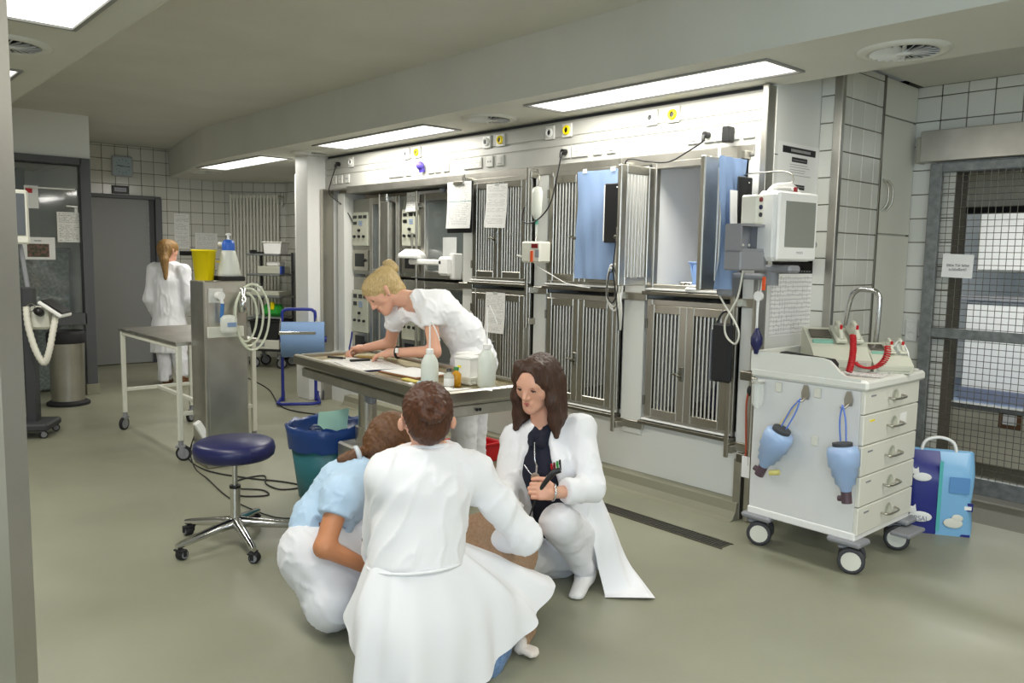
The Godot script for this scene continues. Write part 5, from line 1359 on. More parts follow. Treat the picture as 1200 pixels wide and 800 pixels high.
# ------------------------------------------------------------------ steel examination table and what lies on it
func make_exam_table() -> void:
	var yaw := deg_to_rad(-3.56)
	var c := Vector3(-3.705, 0, -2.475)
	var t := thing("exam_table", "stainless examination table with a raised rim on a steel column", "table", c, yaw)
	var L := 1.67
	var D := 0.56
	var topm := grain(mat(Color.WHITE, 0.35, 0.85), noise_tex(256, 0.02, Color("8e8058"), Color("b0a684"), 77, 4), 1.5)
	part("tray", Sh.new().box(Vector3(0, 0.852, 0), Vector3(L - 0.06, 0.02, D - 0.06), 0.003), topm, t, "stained steel table surface")
	part("rim", Sh.new().box(Vector3(0, 0.852, D / 2 - 0.02), Vector3(L, 0.06, 0.04), 0.008).box(Vector3(0, 0.852, -D / 2 + 0.02), Vector3(L, 0.06, 0.04), 0.008).box(Vector3(L / 2 - 0.02, 0.852, 0), Vector3(0.04, 0.06, D - 0.08), 0.008).box(Vector3(-L / 2 + 0.02, 0.852, 0), Vector3(0.04, 0.06, D - 0.08), 0.008), M.steel, t)
	part("under_frame", Sh.new().box(Vector3(0, 0.775, D / 2 - 0.05), Vector3(L - 0.1, 0.055, 0.03), 0.005).box(Vector3(0, 0.775, -D / 2 + 0.05), Vector3(L - 0.1, 0.055, 0.03), 0.005).box(Vector3(L / 2 - 0.065, 0.775, 0), Vector3(0.03, 0.055, D - 0.14), 0.005).box(Vector3(-L / 2 + 0.065, 0.775, 0), Vector3(0.03, 0.055, D - 0.14), 0.005).box(Vector3(0, 0.815, 0), Vector3(L - 0.1, 0.03, D - 0.1), 0.005), M.steel2, t)
	for x in [0.75, 0.66]:
		part("bolt", Sh.new().cyl(Vector3(0.79, 0.775, x * 0.2 - 0.1), Vector3(0.793, 0.775, x * 0.2 - 0.1), 0.008, 8), M.black, t)
	part("column", Sh.new().cyl(Vector3(-0.4, 0.3, 0.0), Vector3(-0.4, 0.8, 0.0), 0.055, 22).cyl(Vector3(-0.4, 0.3, 0.0), Vector3(-0.4, 0.48, 0.0), 0.072, 22), M.steel, t)
	part("column", Sh.new().cyl(Vector3(0.3, 0.3, 0.0), Vector3(0.3, 0.8, 0.0), 0.055, 22).cyl(Vector3(0.3, 0.3, 0.0), Vector3(0.3, 0.48, 0.0), 0.072, 22), M.steel, t)
	part("pedestal", Sh.new().box(Vector3(0.0, 0.2, 0.02), Vector3(0.92, 0.4, 0.3), 0.012), M.steel2, t)
	part("drain_fitting", Sh.new().cyl(Vector3(-0.12, 0.68, 0.12), Vector3(-0.12, 0.8, 0.12), 0.02, 10).box(Vector3(-0.1, 0.7, 0.14), Vector3(0.08, 0.05, 0.04), 0.01), M.midgrey, t)
	var y := 0.863
	# paperwork
	var cb := thing("clipboard", "blue clipboard with printed forms under the writing hand", "clipboard", Vector3(-3.95, y, -2.42), yaw - 0.15)
	part("board", Sh.new().box(Vector3(0, 0.003, 0), Vector3(0.42, 0.006, 0.3), 0.002), M.navy, cb)
	var forms := part("forms", sheet(0.40, 0.29, 4, 4, flat), print_mat(print_tex(150, 110, 91, "page")), cb)
	forms.transform = Transform3D(Basis(Vector3.RIGHT, -PI / 2), Vector3(0, 0.0085, -0.145))
	part("clip", Sh.new().box(Vector3(-0.17, 0.014, 0), Vector3(0.03, 0.014, 0.12), 0.004), M.black, cb)
	var cb2 := thing("clipboard", "brown clipboard with a blank sheet beside the wash bottle", "clipboard", Vector3(-3.56, y, -2.46), yaw + 0.1)
	part("board", Sh.new().box(Vector3(0, 0.003, 0), Vector3(0.34, 0.006, 0.24), 0.002), mat(Color("8b5a32"), 0.6), cb2)
	var f2 := part("forms", sheet(0.32, 0.22, 4, 4, flat), M.paper, cb2)
	f2.transform = Transform3D(Basis(Vector3.RIGHT, -PI / 2), Vector3(-0.01, 0.008, -0.115))
	var ls := thing("loose_sheets", "loose white sheets at the left end of the steel table", "paper", Vector3(-4.22, y, -2.4), yaw + 0.2)
	for k in 2:
		var q := part("sheet", sheet(0.21, 0.29, 3, 3, flat), print_mat(print_tex(100, 140, 95 + k, "page")), ls)
		q.transform = Transform3D(Basis(Vector3.UP, 0.3 * k) * Basis(Vector3.RIGHT, -PI / 2), Vector3(0.05 * k, 0.003 + k * 0.003, -0.14))
	solo("wood_splint", Sh.new().box(Vector3(0, 0.006, 0), Vector3(0.12, 0.012, 0.03), 0.003), mat(Color("b39458"), 0.6), "short wooden splint on the table corner", "splint", Vector3(-4.28, y, -2.6), 0.5)
	solo("black_marker", Sh.new().cyl(Vector3(-0.06, 0.008, 0), Vector3(0.05, 0.008, 0), 0.007, 8).cyl(Vector3(0.05, 0.008, 0), Vector3(0.07, 0.008, 0), 0.004, 8), M.black, "thin black marker lying on the forms", "pen", Vector3(-4.3, y + 0.006, -2.4), 0.4)
	solo("yellow_strip", Sh.new().box(Vector3(0, 0.004, 0), Vector3(0.13, 0.008, 0.035), 0.002), mat(Color("d9c96a"), 0.6), "yellow paper strip beside the wash bottle", "strip", Vector3(-3.36, y, -2.3), yaw)
	# wash bottles
	var liquid := mat(Color(0.9, 0.92, 0.88, 0.85), 0.3)
	liquid.transparency = BaseMaterial3D.TRANSPARENCY_ALPHA
	bottle("wash_bottle", "smaller squeeze bottle with a bent spout before the writing woman", Vector3(-3.17, y, -2.28), 0.043, 0.175, liquid, M.white, 0.13)
	bottle("wash_bottle", "larger squeeze bottle with a bent spout at the table end", Vector3(-3.0, y, -2.5), 0.045, 0.2, liquid, M.white, 0.19)
	# white tubs in a tray
	solo("white_tray", Sh.new().box(Vector3(0, 0.012, 0), Vector3(0.2, 0.024, 0.16), 0.006).box(Vector3(0, 0.03, 0.077), Vector3(0.2, 0.02, 0.006), 0.002).box(Vector3(0.097, 0.03, 0), Vector3(0.006, 0.02, 0.15), 0.002), M.cream, "shallow white tray under the tubs", "tray", Vector3(-3.17, y, -2.52), yaw + 0.15)
	for a in [[-3.26, -2.6, "white plastic tub behind its twin on the tray"], [-3.16, -2.51, "white plastic tub with a yellow dot on the tray"]]:
		var tb := thing("plastic_tub", a[2], "tub", Vector3(a[0], y + 0.024, a[1]), yaw + 0.3)
		part("body", Sh.new().prism([Vector2(-0.045, 0), Vector2(0.045, 0), Vector2(0.05, 0.1), Vector2(-0.05, 0.1)], 0.09), M.white, tb)
		part("lid", Sh.new().box(Vector3(0, 0.105, 0), Vector3(0.11, 0.014, 0.1), 0.004), M.white, tb)
		part("yellow_mark", Sh.new().box(Vector3(-0.02, 0.06, 0.0455), Vector3(0.02, 0.012, 0.002)), M.yellow, tb)
	# vials
	var amber := mat(Color(0.86, 0.62, 0.12, 0.85), 0.15)
	amber.transparency = BaseMaterial3D.TRANSPARENCY_ALPHA
	var vl := [[-3.08, -2.33, M.clear, M.darkgrey, "clear labelled glass vial beside the amber one"], [-3.1, -2.39, amber, mat(Color("3c8a4a"), 0.4), "amber glass vial with a green cap"]]
	for a in vl:
		var v := thing("glass_vial", a[4], "vial", Vector3(a[0], y, a[1]))
		part("glass", Sh.new().lathe([Vector2(0, 0), Vector2(0.025, 0.0), Vector2(0.025, 0.06), Vector2(0.01, 0.075), Vector2(0.01, 0.085)], 18), a[2], v)
		part("cap", Sh.new().lathe([Vector2(0.012, 0.08), Vector2(0.012, 0.095), Vector2(0.0, 0.096)], 14, Transform3D(), false), a[3], v)
		if a[2] == M.clear:
			part("label", Sh.new().lathe([Vector2(0.0255, 0.012), Vector2(0.0255, 0.048)], 18), M.paper, v)
	solo("blue_cup", Sh.new().lathe([Vector2(0.0, 0.0), Vector2(0.03, 0.0), Vector2(0.032, 0.035), Vector2(0.028, 0.035), Vector2(0.026, 0.006), Vector2(0.0, 0.006)], 22), mat(Color("9fc4de"), 0.4), "pale blue plastic cup beside the wash bottle", "cup", Vector3(-3.12, y, -2.21))
	solo("cotton_swab", Sh.new().ball(Vector3(0, 0.012, 0), Vector3(0.02, 0.013, 0.016), 10).ball(Vector3(0.02, 0.01, 0.006), Vector3(0.014, 0.01, 0.012), 8), M.white, "small white cotton swab by the blue cap", "swab", Vector3(-3.2, y, -2.19))
	for a in [[-3.0, -2.27, 0.2, "torn white paper wrapper beside the glass vials"], [-2.93, -2.36, 0.9, "torn white paper wrapper at the foot of the larger squeeze bottle"]]:
		var w := thing("torn_wrapper", a[3], "wrapper", Vector3(a[0], y, a[1]), a[2], "torn wrappers on the table")
		var rows := []
		for i in 7:
			var row := []
			for k in 6:
				row.append(Vector3(-0.09 + 0.03 * i, 0.004 + 0.009 * absf(sin(i * 2.3 + k * 1.7)), -0.03 + 0.013 * k + 0.006 * sin(i * 1.9)))
			rows.append(row)
		part("paper", loft(rows), M.paper, w)

# ------------------------------------------------------------------ drawer cart on the right
func make_cart() -> void:
	var c := Vector3(-1.985, 0, -4.035)
	var t := thing("drawer_cart", "white five drawer emergency cart on twin wheel casters", "cart", c)
	var hx := 0.295
	var hz := 0.31
	var shell := mat(Color("dcdcda"), 0.35)
	part("body", Sh.new().box(Vector3(-0.01, 0.535, 0), Vector3(0.57, 0.73, 2 * hz - 0.01), 0.006), shell, t)
	part("base_strip", Sh.new().box(Vector3(-0.005, 0.185, 0), Vector3(0.585, 0.04, 2 * hz), 0.005), M.white, t)
	# worktop with raised S-curved sides
	var top := mat(Color("e2e2da"), 0.35)
	part("worktop", Sh.new().box(Vector3(0.005, 0.925, 0), Vector3(0.62, 0.05, 2 * hz + 0.04), 0.012), top, t)
	var prof := [Vector2(-0.305, 0.93), Vector2(0.28, 0.93), Vector2(0.28, 0.955), Vector2(0.24, 0.956), Vector2(0.20, 0.963), Vector2(0.17, 0.98), Vector2(0.145, 1.005), Vector2(0.12, 1.025), Vector2(0.08, 1.035), Vector2(-0.305, 1.035)]
	for s in [-1.0, 1.0]:
		part("raised_side", Sh.new().prism(prof, 0.02, Transform3D(Basis(), Vector3(0, 0, s * (hz + 0.008)))), top, t)
	part("raised_back", Sh.new().box(Vector3(-0.295, 0.985, 0), Vector3(0.02, 0.1, 2 * hz), 0.004), top, t)
	var ys := [[0.785, 0.9], [0.635, 0.78], [0.485, 0.63], [0.335, 0.48], [0.195, 0.33]]
	for k in 5:
		var a: Array = ys[k]
		var m: float = (a[0] + a[1]) / 2
		var dr := part("drawer", Sh.new().box(Vector3(0.285, m, 0), Vector3(0.022, a[1] - a[0], 2 * hz - 0.008), 0.004), mat(Color("dedcd0"), 0.4), t)
		part("handle_cup", Sh.new().lathe([Vector2(0.0, -0.001), Vector2(0.028, -0.001), Vector2(0.031, 0.002), Vector2(0.034, 0.0)], 20, Transform3D(Basis(Vector3.BACK, -PI / 2), Vector3(0.2985, m + 0.005, -0.02))), M.devicegrey, dr)
		part("handle", Sh.new().tube(curve_pts([Vector3(0.296, m, 0.055), Vector3(0.325, m - 0.004, 0.045), Vector3(0.332, m - 0.004, -0.02), Vector3(0.325, m - 0.004, -0.085), Vector3(0.296, m, -0.095)]), 0.0055, 8), M.steel, dr)
		part("label_strip", Sh.new().box(Vector3(0.297, a[1] - 0.03, 0.22), Vector3(0.002, 0.008, 0.05)), M.yellow if k == 1 else M.midgrey, dr)
		if k == 1:
			part("white_sticker", Sh.new().box(Vector3(0.2975, m + 0.01, -0.13), Vector3(0.002, 0.06, 0.07)), M.paper, dr)
	# corner bumpers and casters
	for sx in [-1.0, 1.0]:
		for sz in [-1.0, 1.0]:
			part("bumper", Sh.new().box(Vector3(sx * 0.24, 0.155, sz * 0.27), Vector3(0.17, 0.03, 0.12), 0.01), M.midgrey, t)
			caster(0.064, 0.056, t, Vector3(sx * 0.25 - 0.02, 0, sz * 0.255), 0.4, M.midgrey, true)
	# drip tray foot at the drawer side
	part("foot_tray", Sh.new().box(Vector3(0.33, 0.12, -0.2), Vector3(0.1, 0.02, 0.2), 0.005), M.midgrey, t)
	# small plates and hooks on the side panel
	for a in [[-0.15, 0.86], [0.06, 0.86], [-0.16, 0.63], [0.06, 0.62]]:
		part("plate", Sh.new().box(Vector3(a[0], a[1], hz + 0.002), Vector3(0.035, 0.05, 0.008), 0.003), M.cream, t)
	for x in [0.0, 0.22]:
		part("hook", Sh.new().prism([Vector2(-0.018, -0.03), Vector2(0.018, -0.03), Vector2(0.022, 0.0), Vector2(0.01, 0.04), Vector2(-0.01, 0.04), Vector2(-0.022, 0.0)], 0.006, Transform3D(Basis(), Vector3(x, 0.85, hz + 0.004))).tube([Vector3(x, 0.83, hz + 0.005), Vector3(x - 0.005, 0.81, hz + 0.03), Vector3(x - 0.02, 0.815, hz + 0.045)], 0.006, 8), M.steel, t)
	var ft := thing("glass_tube_holder", "clear beaker in a wire ring at the cart corner", "beaker", Vector3(-2.22, 0.74, -3.67))
	part("beaker", Sh.new().lathe([Vector2(0.0, 0.0), Vector2(0.012, 0.004), Vector2(0.03, 0.03), Vector2(0.032, 0.14), Vector2(0.036, 0.15)], 18), M.clear, ft)
	part("ring", Sh.new().tube([Vector3(0.036, 0.14, 0), Vector3(0.018, 0.14, 0.031), Vector3(-0.018, 0.14, 0.031), Vector3(-0.036, 0.14, 0), Vector3(-0.018, 0.14, -0.031), Vector3(0.018, 0.14, -0.031)], 0.003, 6, false, true).box(Vector3(-0.04, 0.14, -0.03), Vector3(0.03, 0.03, 0.02), 0.003), M.steel, ft)
	# two blue resuscitation bags hanging from the hooks
	make_resus(Vector3(-1.985, 0.82, -3.675), 0.42, "blue resuscitation bag tilted on the hook next to the beaker", true)
	make_resus(Vector3(-1.765, 0.82, -3.675), -0.14, "blue resuscitation bag on the hook next to the drawers", false)
	# two defibrillators on the worktop
	var y := 0.951
	make_defib(Vector3(-2.02, y, -4.07), deg_to_rad(40), "cream defibrillator with a printed screen on the cart", 1.15)
	make_defib(Vector3(-1.79, y, -4.17), deg_to_rad(40), "smaller cream defibrillator with a red cord behind the first", 0.78)
	solo("black_case", Sh.new().box(Vector3(0, 0.035, 0), Vector3(0.3, 0.07, 0.1), 0.02, Basis(Vector3.BACK, -0.06)).box(Vector3(0.1, 0.06, 0.051), Vector3(0.03, 0.01, 0.003), 0.0, Basis(Vector3.BACK, 0.5)), M.rubber, "black zipped case lying along the cart side", "case", Vector3(-2.03, 0.96, -3.80), 0.05)
	for k in 2:
		var pts := []
		var n := 150
		for i in n + 1:
			var f := i / float(n)
			var a := f * TAU * 22
			var p: Vector3
			if k == 0:
				p = Vector3(0.0 + 0.01 * sin(f * 3.0), 0.19 - 0.18 * f, 0.02 * f)
			else:
				var an := PI * 0.05 - f * PI * 0.85
				p = Vector3(-0.05 + 0.1 * cos(an) + 0.02 * f, 0.1 + 0.085 * sin(an) - 0.03 * f + 0.03, -0.02)
				p.y = maxf(p.y, 0.016)
			var rad := 0.014
			pts.append(p + Vector3(cos(a), 0.3 * sin(a), sin(a)) * rad)
		var tc := thing("coiled_cord", ["short red coiled cord hanging at the first defibrillator", "red coiled cord curled round on the cart top"][k], "cord", [Vector3(-1.83, y + 0.005, -3.86), Vector3(-1.76, y, -3.96)][k])
		part("coil", Sh.new().tube(pts, 0.0042, 5), M.red, tc)
	# chrome push bar behind the cart
	var pb := thing("push_bar", "bent chrome push bar standing at the cart back", "bar", Vector3(-2.12, 0.93, -4.3))
	part("bar", Sh.new().tube(curve_pts([Vector3(0.0, 0.0, 0.0), Vector3(0.03, 0.22, 0.0), Vector3(0.055, 0.37, 0.0), Vector3(0.09, 0.42, 0.0), Vector3(0.15, 0.425, 0.0), Vector3(0.2, 0.41, 0.0), Vector3(0.215, 0.33, 0.0), Vector3(0.2, 0.0, 0.0)]), 0.014, 12), M.chrome, pb)
	for x in [0.0, 0.2]:
		part("socket", Sh.new().cyl(Vector3(x, 0.02, 0), Vector3(x, 0.06, 0), 0.02, 12), M.darkgrey, pb)
	# crumpled clear mask bag
	var mk := thing("mask_bag", "crumpled clear bag with a mask on the cart corner", "bag", Vector3(-1.75, y, -4.22))
	part("film", Sh.new().ball(Vector3(0, 0.07, 0), Vector3(0.05, 0.075, 0.045), 9).ball(Vector3(0.03, 0.04, 0.01), Vector3(0.04, 0.05, 0.04), 7), M.clear, mk)
	part("string", Sh.new().tube(curve_pts([Vector3(-0.04, 0.1, 0.02), Vector3(0.0, 0.155, 0.01), Vector3(0.05, 0.1, 0.02), Vector3(0.055, 0.04, 0.03)]), 0.003, 6), M.white, mk)
	var pr := thing("printed_mat", "printed instruction sheet under the red cord", "paper", Vector3(-1.8, y + 0.002, -3.95), 0.2)
	var pm := part("sheet", sheet(0.2, 0.24, 2, 2, flat), print_mat(print_tex(100, 120, 51, "table")), pr)
	pm.transform = Transform3D(Basis(Vector3.RIGHT, -PI / 2), Vector3(0, 0, -0.12))

func make_resus(at: Vector3, lean: float, label: String, yellow: bool) -> void:
	var t := thing("resuscitation_bag", label, "bag", at)
	t.rotation.z = -lean
	var bag := mat(Color("9db6da"), 0.35)
	bag.subsurf_scatter_enabled = true
	bag.subsurf_scatter_strength = 0.2
	part("strap", Sh.new().tube(curve_pts([Vector3(0.0, 0.01, 0.01), Vector3(-0.014, -0.06, 0.02), Vector3(-0.014, -0.16, 0.03)]), 0.004, 6).tube(curve_pts([Vector3(0.0, 0.01, 0.01), Vector3(0.014, -0.06, 0.02), Vector3(0.014, -0.16, 0.03)]), 0.004, 6), mat(Color("5f7fd0"), 0.4), t)
	part("end_cap", Sh.new().cyl(Vector3(0, -0.185, 0.04), Vector3(0, -0.165, 0.04), 0.046, 20), M.darkgrey, t)
	part("bulb", Sh.new().lathe([Vector2(0.018, -0.40), Vector2(0.026, -0.388), Vector2(0.03, -0.37), Vector2(0.046, -0.358), Vector2(0.048, -0.33), Vector2(0.0585, -0.322), Vector2(0.0605, -0.285), Vector2(0.071, -0.276), Vector2(0.074, -0.215), Vector2(0.068, -0.188), Vector2(0.04, -0.179), Vector2(0.0, -0.176)], 28, Transform3D(Basis(), Vector3(0, 0, 0.04))), bag, t)
	part("valve", Sh.new().cyl(Vector3(0, -0.45, 0.04), Vector3(0, -0.395, 0.04), 0.024, 16).cyl(Vector3(-0.04, -0.43, 0.04), Vector3(0.02, -0.43, 0.04), 0.014, 12), mat(Color("55424a"), 0.4), t)
	if yellow:
		part("yellow_port", Sh.new().cyl(Vector3(0.04, -0.41, 0.03), Vector3(0.08, -0.38, 0.02), 0.014, 10), mat(Color("d2c878"), 0.4), t)
		part("reservoir_strap", Sh.new().tube(curve_pts([Vector3(-0.01, -0.02, 0.005), Vector3(-0.03, -0.15, 0.005), Vector3(-0.06, -0.26, 0.01)]), 0.008, 6).ball(Vector3(-0.07, -0.28, 0.015), Vector3(0.025, 0.02, 0.014), 10), mat(Color("e0cf9a"), 0.5), t)

func make_defib(at: Vector3, turn: float, label: String, k: float) -> void:
	var t := thing("defibrillator", label, "device", at, turn)
	var cm := mat(Color("c9c9b8"), 0.45)
	part("body", Sh.new().prism([Vector2(-0.15, 0.0), Vector2(0.14, 0.0), Vector2(0.15, 0.05), Vector2(0.06, 0.10), Vector2(-0.13, 0.17), Vector2(-0.16, 0.15)].map(func(q: Vector2) -> Vector2: return q * k), 0.24 * k, Transform3D(Basis(Vector3.UP, -PI / 2), Vector3.ZERO)), cm, t)
	# slanted top carries screen and paddles; local +z of the prism profile x is turned to -z..+z
	var sl := Basis(Vector3.RIGHT, 0.36)
	part("screen", Sh.new().box(Vector3(-0.06, 0.148, -0.05) * k, Vector3(0.09, 0.008, 0.08) * k, 0.002, sl), mat(Color("4c463c"), 0.25), t)
	part("key_strip", Sh.new().box(Vector3(-0.06, 0.118, 0.02) * k, Vector3(0.09, 0.01, 0.03) * k, 0.002, sl), mat(Color("7fb2a0"), 0.5), t)
	for x in [0.015, 0.085]:
		var p := part("paddle", Sh.new().box(Vector3(x, 0.15, -0.02) * k, Vector3(0.05, 0.02, 0.16) * k, 0.006, sl), cm, t)
		part("grip", Sh.new().tube(curve_pts([Vector3(x, 0.15, -0.08) * k, Vector3(x, 0.20, -0.06) * k, Vector3(x, 0.185, 0.0) * k, Vector3(x, 0.13, 0.05) * k]), 0.011 * k, 8), cm, p)
		part("red_button", Sh.new().cyl(Vector3(x, 0.175, 0.02) * k, Vector3(x, 0.195, 0.025) * k, 0.007, 8), M.red, p)
	part("front_panel", Sh.new().box(Vector3(0.0, 0.03, 0.146) * k, Vector3(0.2, 0.03, 0.01) * k, 0.003), M.devicegrey, t)

# ------------------------------------------------------------------ people: joints in metres from each base
const DOC := {
	"head": Vector3(-0.080, 0.947, 0.286),
	"neck": Vector3(-0.099, 0.737, 0.220),
	"chest": Vector3(-0.091, 0.569, 0.207),
	"waist": Vector3(-0.088, 0.335, 0.120),
	"pelvis": Vector3(-0.110, 0.164, 0.020),
	"sh_r": Vector3(-0.237, 0.672, 0.264),
	"sh_l": Vector3(0.037, 0.749, 0.125),
	"el_l": Vector3(0.162, 0.515, 0.173),
	"wr_l": Vector3(0.130, 0.523, 0.359),
	"ha_l": Vector3(0.080, 0.541, 0.458),
	"el_r": Vector3(-0.157, 0.458, 0.391),
	"wr_r": Vector3(-0.013, 0.413, 0.447),
	"ha_r": Vector3(0.050, 0.361, 0.475),
	"hip_l": Vector3(-0.054, 0.145, -0.040),
	"kn_l": Vector3(0.108, 0.380, 0.316),
	"an_l": Vector3(0.029, 0.079, 0.058),
	"to_l": Vector3(0.070, 0.049, 0.139),
	"hip_r": Vector3(-0.176, 0.104, 0.043),
	"kn_r": Vector3(-0.111, 0.169, 0.384),
	"an_r": Vector3(-0.238, 0.038, 0.003),
	"to_r": Vector3(-0.273, 0.008, -0.074),
}
const CTR := {
	"head": Vector3(-0.166, 0.912, -0.068),
	"neck": Vector3(-0.150, 0.802, -0.069),
	"chest": Vector3(-0.150, 0.670, -0.047),
	"waist": Vector3(-0.111, 0.404, 0.012),
	"pelvis": Vector3(-0.080, 0.252, 0.032),
	"sh_l": Vector3(-0.208, 0.719, 0.071),
	"sh_r": Vector3(-0.079, 0.712, -0.210),
	"el_r": Vector3(0.040, 0.458, -0.380),
	"wr_r": Vector3(-0.240, 0.352, -0.411),
	"el_l": Vector3(-0.359, 0.383, 0.007),
	"wr_l": Vector3(-0.455, 0.294, -0.174),
	"hip_r": Vector3(-0.017, 0.254, -0.041),
	"kn_r": Vector3(-0.027, 0.211, -0.416),
	"an_r": Vector3(0.042, 0.028, -0.192),
	"to_r": Vector3(0.004, -0.003, -0.265),
	"hip_l": Vector3(-0.130, 0.259, 0.117),
	"kn_l": Vector3(-0.429, 0.197, -0.037),
	"an_l": Vector3(-0.137, 0.051, 0.112),
	"to_l": Vector3(-0.272, 0.006, 0.044),
}
const GIRL := {
	"head": Vector3(0.014, 0.692, -0.208),
	"neck": Vector3(-0.032, 0.595, -0.110),
	"chest": Vector3(-0.054, 0.519, -0.012),
	"waist": Vector3(-0.057, 0.402, 0.101),
	"pelvis": Vector3(-0.034, 0.294, 0.122),
	"sh_n": Vector3(0.092, 0.551, 0.091),
	"el_n": Vector3(0.154, 0.381, 0.200),
	"wr_n": Vector3(0.178, 0.257, 0.011),
	"ha_n": Vector3(0.168, 0.213, -0.092),
	"sh_f": Vector3(-0.088, 0.476, -0.179),
	"el_f": Vector3(-0.070, 0.273, -0.167),
	"wr_f": Vector3(0.011, 0.201, -0.246),
	"hip_n": Vector3(-0.011, 0.299, 0.157),
	"kn_n": Vector3(0.032, 0.173, -0.054),
	"an_n": Vector3(0.104, 0.127, 0.145),
	"to_n": Vector3(0.073, 0.073, 0.067),
	"hip_f": Vector3(-0.067, 0.277, 0.042),
	"kn_f": Vector3(-0.072, 0.292, -0.168),
	"an_f": Vector3(-0.020, 0.084, -0.072),
	"to_f": Vector3(-0.050, 0.052, -0.154),
	"pony0": Vector3(-0.017, 0.679, -0.109),
	"pony1": Vector3(-0.017, 0.677, -0.048),
	"pony2": Vector3(-0.034, 0.659, 0.019),
}
const WRITER := {
	"bun": Vector3(-0.418, 1.424, 0.385),
	"head": Vector3(-0.372, 1.274, 0.463),
	"neck": Vector3(-0.224, 1.233, 0.333),
	"chest": Vector3(-0.136, 1.185, 0.242),
	"waist": Vector3(-0.067, 1.042, 0.096),
	"pelvis": Vector3(-0.040, 0.886, 0.030),
	"sh_n": Vector3(-0.079, 1.172, 0.332),
	"el_n": Vector3(-0.010, 0.952, 0.349),
	"wr_n": Vector3(-0.252, 0.930, 0.474),
	"ha_n": Vector3(-0.379, 0.911, 0.529),
	"sh_f": Vector3(-0.392, 1.122, 0.359),
	"el_f": Vector3(-0.520, 0.952, 0.318),
	"wr_f": Vector3(-0.644, 0.915, 0.433),
	"ha_f": Vector3(-0.672, 0.911, 0.495),
	"hip_n": Vector3(0.004, 0.871, 0.104),
	"kn_n": Vector3(-0.017, 0.485, 0.128),
	"an_n": Vector3(-0.021, 0.088, 0.105),
	"to_n": Vector3(-0.023, 0.059, 0.233),
	"hip_f": Vector3(-0.087, 0.849, -0.048),
	"kn_f": Vector3(-0.129, 0.444, -0.042),
	"an_f": Vector3(-0.134, 0.103, -0.058),
	"to_f": Vector3(-0.155, 0.063, 0.047),
}
const BACKW := {
	"head": Vector3(-0.078, 1.496, -0.073),
	"neck": Vector3(-0.085, 1.344, -0.071),
	"chest": Vector3(-0.074, 1.153, -0.053),
	"waist": Vector3(-0.040, 0.849, -0.043),
	"pelvis": Vector3(-0.020, 0.630, -0.031),
	"sh_l": Vector3(-0.167, 1.284, 0.061),
	"sh_r": Vector3(0.049, 1.280, -0.182),
	"el_l": Vector3(-0.154, 0.962, 0.128),
	"wr_l": Vector3(-0.309, 0.756, 0.002),
	"el_r": Vector3(0.116, 0.968, -0.207),
	"wr_r": Vector3(-0.117, 0.780, -0.218),
	"hip_l": Vector3(-0.068, 0.600, 0.028),
	"kn_l": Vector3(-0.011, 0.249, 0.020),
	"an_l": Vector3(0.007, 0.049, 0.031),
	"to_l": Vector3(-0.101, 0.023, 0.005),
	"hip_r": Vector3(0.033, 0.603, -0.086),
	"kn_r": Vector3(0.121, 0.273, -0.103),
	"an_r": Vector3(0.129, 0.109, -0.116),
	"to_r": Vector3(0.035, 0.084, -0.157),
}
const DOG := {
	"rump": Vector3(-0.042, 0.326, 0.047),
	"loin": Vector3(-0.111, 0.334, 0.079),
	"chest": Vector3(-0.306, 0.260, 0.234),
	"neck": Vector3(-0.445, 0.292, 0.310),
	"head": Vector3(-0.557, 0.272, 0.364),
	"muzzle": Vector3(-0.588, 0.217, 0.407),
	"hip": Vector3(0.004, 0.274, 0.095),
	"knee": Vector3(0.138, 0.188, 0.200),
	"hock": Vector3(0.134, 0.070, 0.072),
	"paw": Vector3(0.165, 0.021, 0.135),
	"toe": Vector3(0.210, 0.025, 0.115),
	"el": Vector3(-0.198, 0.095, 0.290),
	"fp": Vector3(-0.161, 0.017, 0.336),
	"el2": Vector3(-0.385, 0.040, 0.131),
	"fp2": Vector3(-0.401, -0.051, 0.164),
}

